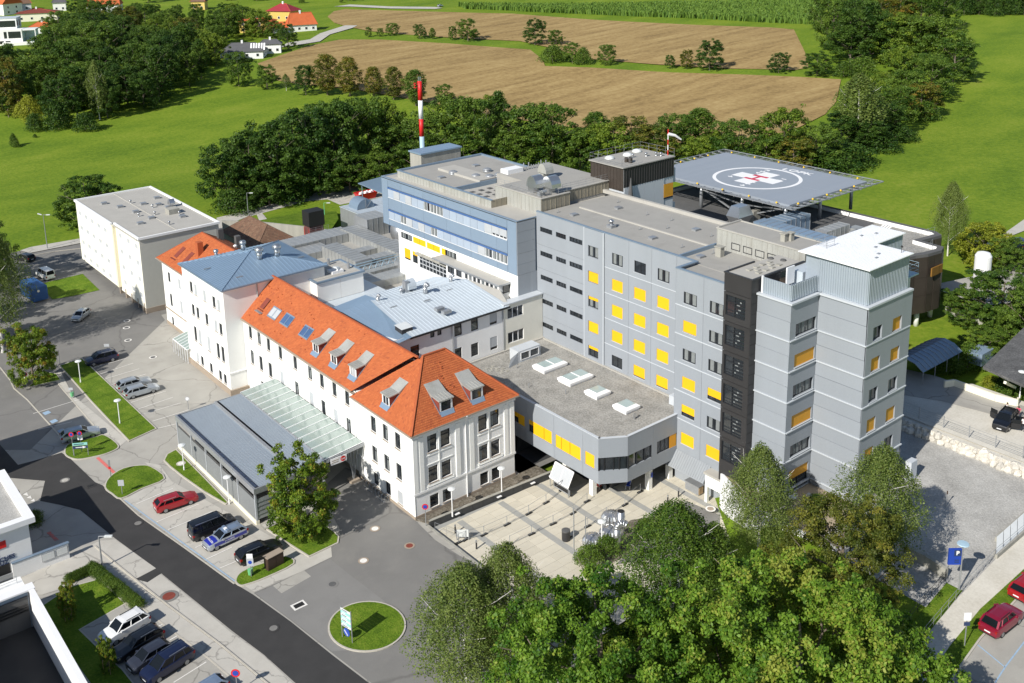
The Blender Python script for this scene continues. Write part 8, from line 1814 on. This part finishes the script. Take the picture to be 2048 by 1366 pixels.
o=thing('terrace_table','grey table with round white chair on the tower terrace','table',(84.2,56.2,4.3))
for nm,mb,mm in(('table_top',MB().box(-.7,.7,-.5,.5,.72,.77),galv),('leg',MB().box(-.6,-.54,-.4,-.34,0,.72),galv),('leg',MB().box(.54,.6,-.4,-.34,0,.72),galv),('leg',MB().box(-.6,-.54,.34,.4,0,.72),galv),('leg',MB().box(.54,.6,.34,.4,0,.72),galv)):e=bpy.data.objects.new(nm,mb.mesh(nm,mm));C.objects.link(e);e.parent=o
o=thing('round_chair','white hoop backed chair beside the terrace table','chair',(83.3,57.4,4.3));mb=MB()
for i in range(12):t0,t1=math.pi*i/12,math.pi*(i+1)/12;mb.tube((.45*math.cos(t0),-.1,.5+.5*math.sin(t0)),(.45*math.cos(t1),-.1,.5+.5*math.sin(t1)),.04,n=6)
for nm,m_,mm in(('backrest',mb,whitep),('seat',MB().lathe((0,.15,.42),[(.4,0),(.42,.06)],12),whitep),('leg',MB().tube((0,.15,0),(0,.15,.42),.06),galv)):e=bpy.data.objects.new(nm,m_.mesh(nm,mm));C.objects.link(e);e.parent=o
flat('terrace',[(79.5,52),(87.7,52),(87.7,58.6),(82,58.6),(82,66),(79.5,60)],4.27,mat('wood_deck',(.36,.29,.2),.8,.12,1,8));MB_=MB().bar((79.4,52,2.2),(79.4,60,2.2),.3,4.2).bar((79.4,60,2.2),(82,66,2.2),.3,4.2);struct('terrace_wall',MB_,trimw)
o=thing('white_switch_box','pale grey cabinet at the foot of the tower on the gravel','cabinet',(96.4,52.0,GZ));MB().box(96.2,97.4,51.6,52.3,GZ,GZ+2.3).build('cabinet_body',greyl,o)
# ------------------------------------------------------------------ people
def person(label,p,rz,shirt,trousers,hairc,pose='stand',sleeve= None):
 o=thing('person',label,'person',p,rz)
 J=dict(pel=(0,0,.95),ch=(.02,0,1.32),nk=(.02,0,1.5),hd=(.05,0,1.66),hl=(0,.09,.9),hr=(0,-.09,.9),kl=(.03,.10,.5),kr=(.02,-.11,.5),fl=(-.02,.11,.08),fr=(-.03,-.12,.08),tl=(.16,.13,.04),tr=(.15,-.14,.04),sl=(.0,.19,1.42),sr=(0,-.19,1.42),el=(-.02,.26,1.13),er=(-.02,-.26,1.13),wl=(.10,.24,.90),wr=(.10,-.24,.90),gl=(.14,.23,.81),gr=(.14,-.23,.81))
 if pose=='walk':J.update(kl=(.18,.09,.52),fl=(.2,.09,.1),tl=(.38,.1,.05),kr=(-.05,-.09,.5),fr=(-.32,-.1,.14),tr=(-.18,-.1,.04),el=(-.12,.25,1.14),wl=(-.16,.24,.92),gl=(-.15,.24,.83),er=(.1,-.25,1.14),wr=(.26,-.2,1.0),gr=(.34,-.18,.96))
 if pose=='bend':J.update(ch=(.16,0,1.28),nk=(.25,0,1.42),hd=(.34,0,1.55),sl=(.18,.19,1.36),sr=(.18,-.19,1.36),el=(.3,.25,1.12),er=(.3,-.25,1.12),wl=(.46,.2,1.05),wr=(.46,-.2,1.05),gl=(.54,.18,1.03),gr=(.54,-.18,1.03))
 rad=dict(pel=.15,ch=.16,nk=.06,hd=.105,hl=.1,hr=.1,kl=.065,kr=.065,fl=.045,fr=.045,tl=.04,tr=.04,sl=.075,sr=.075,el=.047,er=.047,wl=.034,wr=.034,gl=.038,gr=.038)
 ks=list(J);E_=[('pel','ch'),('ch','nk'),('nk','hd'),('pel','hl'),('pel','hr'),('hl','kl'),('hr','kr'),('kl','fl'),('kr','fr'),('fl','tl'),('fr','tr'),('ch','sl'),('ch','sr'),('sl','el'),('sr','er'),('el','wl'),('er','wr'),('wl','gl'),('wr','gr')]
 V=[J[k] for k in ks];E2=[(ks.index(a),ks.index(b)) for a,b in E_];RR=[rad[k] for k in ks];root=ks.index('pel')
 for s,g in((1,'gl'),(-1,'gr')):
  gi=ks.index(g);gp=Vector(J[g]);wp=Vector(J['w'+g[1]]);d=(gp-wp).normalized();sd_=Vector((0,1,0)).cross(d).normalized()
  for q,L in((-.03,.08),(-.01,.10),(.012,.095),(.032,.075)):a=gp+sd_*q+d*.03;V.append(tuple(a));RR.append(.011);V.append(tuple(a+d*L*.6+Vector((0,-s*.012,0))));RR.append(.009);E2+=[(gi,len(V)-2),(len(V)-2,len(V)-1)]
  V.append(tuple(gp+sd_*.055+d*.01+Vector((0,-s*.02,0))));RR.append(.011);E2 .append((gi,len(V)-1))
 me=bpy.data.meshes.new('person_body');me.from_pydata(V,E2,[]);b=bpy.data.objects.new('person_body',me);C.objects.link(b)
 b.modifiers.new('skin','SKIN');
 for i,r in enumerate(RR):me.skin_vertices[0].data[i].radius=(r,r);me.skin_vertices[0].data[i].use_root=(i==root)
 b.modifiers.new('sub','SUBSURF').levels=1
 dg=bpy.context.evaluated_depsgraph_get();m2=bpy.data.meshes.new_from_object(b.evaluated_get(dg));bpy.data.objects.remove(b);m2 .name='body'
 m2 .materials.clear()
 for m in(skin,shirt,trousers,black):m2 .materials.append(m)
 for pl in m2 .polygons:
  c=pl.center;r=math.hypot(c.x,c.y)
  pl.material_index=3 if c.z<.1 else 2 if c.z<.96 and abs(c.y)<.2 and not(c.z>.78 and abs(c.y)>.19) else 0 if(c.z>J['nk'][2]-.02 or(abs(c.y)>.2 and c.z<(1.2 if sleeve else .95)) or(pose!='stand' and c.x>.3 and c.z<1.1 and c.z>.9)) else 1;pl.use_smooth= True
 e=bpy.data.objects.new('body',m2);C.objects.link(e);e.parent=o
 h=Vector(J['hd']);mb=MB();mb.lathe((h.x-.02,h.y,h.z-.02),[(.108,0),(.118,.06),(.10,.12),(.04,.155)],12);e=bpy.data.objects.new('hair',mb.mesh('hair',hairc));C.objects.link(e);e.parent=o
 fx=h+Vector((.095,0,-.03));mb=MB().box(fx.x-.02,fx.x+.012,-.012,.012,fx.z-.01,fx.z+.025);mb.mi=1;mb.box(fx.x-.03,fx.x-.001,-.045,-.025,fx.z+.025,fx.z+.04).box(fx.x-.03,fx.x-.001,.025,.045,fx.z+.025,fx.z+.04).box(fx.x-.03,fx.x-.002,-.025,.025,fx.z-.05,fx.z-.042);e=bpy.data.objects.new('face',mb.mesh('face',[skin,redtile]));C.objects.link(e);e.parent=o
cl_navy=mat('cloth_navy',(.02,.03,.07),.9,.1,3,12);cl_dark=mat('cloth_dark',(.03,.03,.035),.9,.1,3,12);cl_pink=mat('cloth_pink',(.62,.08,.17),.9,.06,3,12);cl_jean=mat('cloth_jeans',(.10,.15,.27),.9,.12,3,12);cl_white=mat('cloth_white',(.74,.74,.74),.9,.05,3,12);cl_red=mat('cloth_red',(.34,.03,.06),.9,.06,3,12);hairm=mat('hair',(.05,.035,.025),.8,.2,9,20)
person('person in dark navy jacket walking along the forecourt beside the birch',at(928,1164),R(60),cl_navy,cl_dark,hairm,'walk')
person('person in white shirt and red trousers behind the black open car',at(2012,832,SZ),R(-70),cl_white,cl_red,hairm,'stand', True)
person('person in pink shirt and jeans leaning to the car door',at(2036,836,SZ),R(200),cl_pink,cl_jean,hairm,'bend', True)
person('person in white top and dark trousers at the right edge',at(2046,862,SZ),R(180),cl_white,cl_dark,hairm,'stand', True)
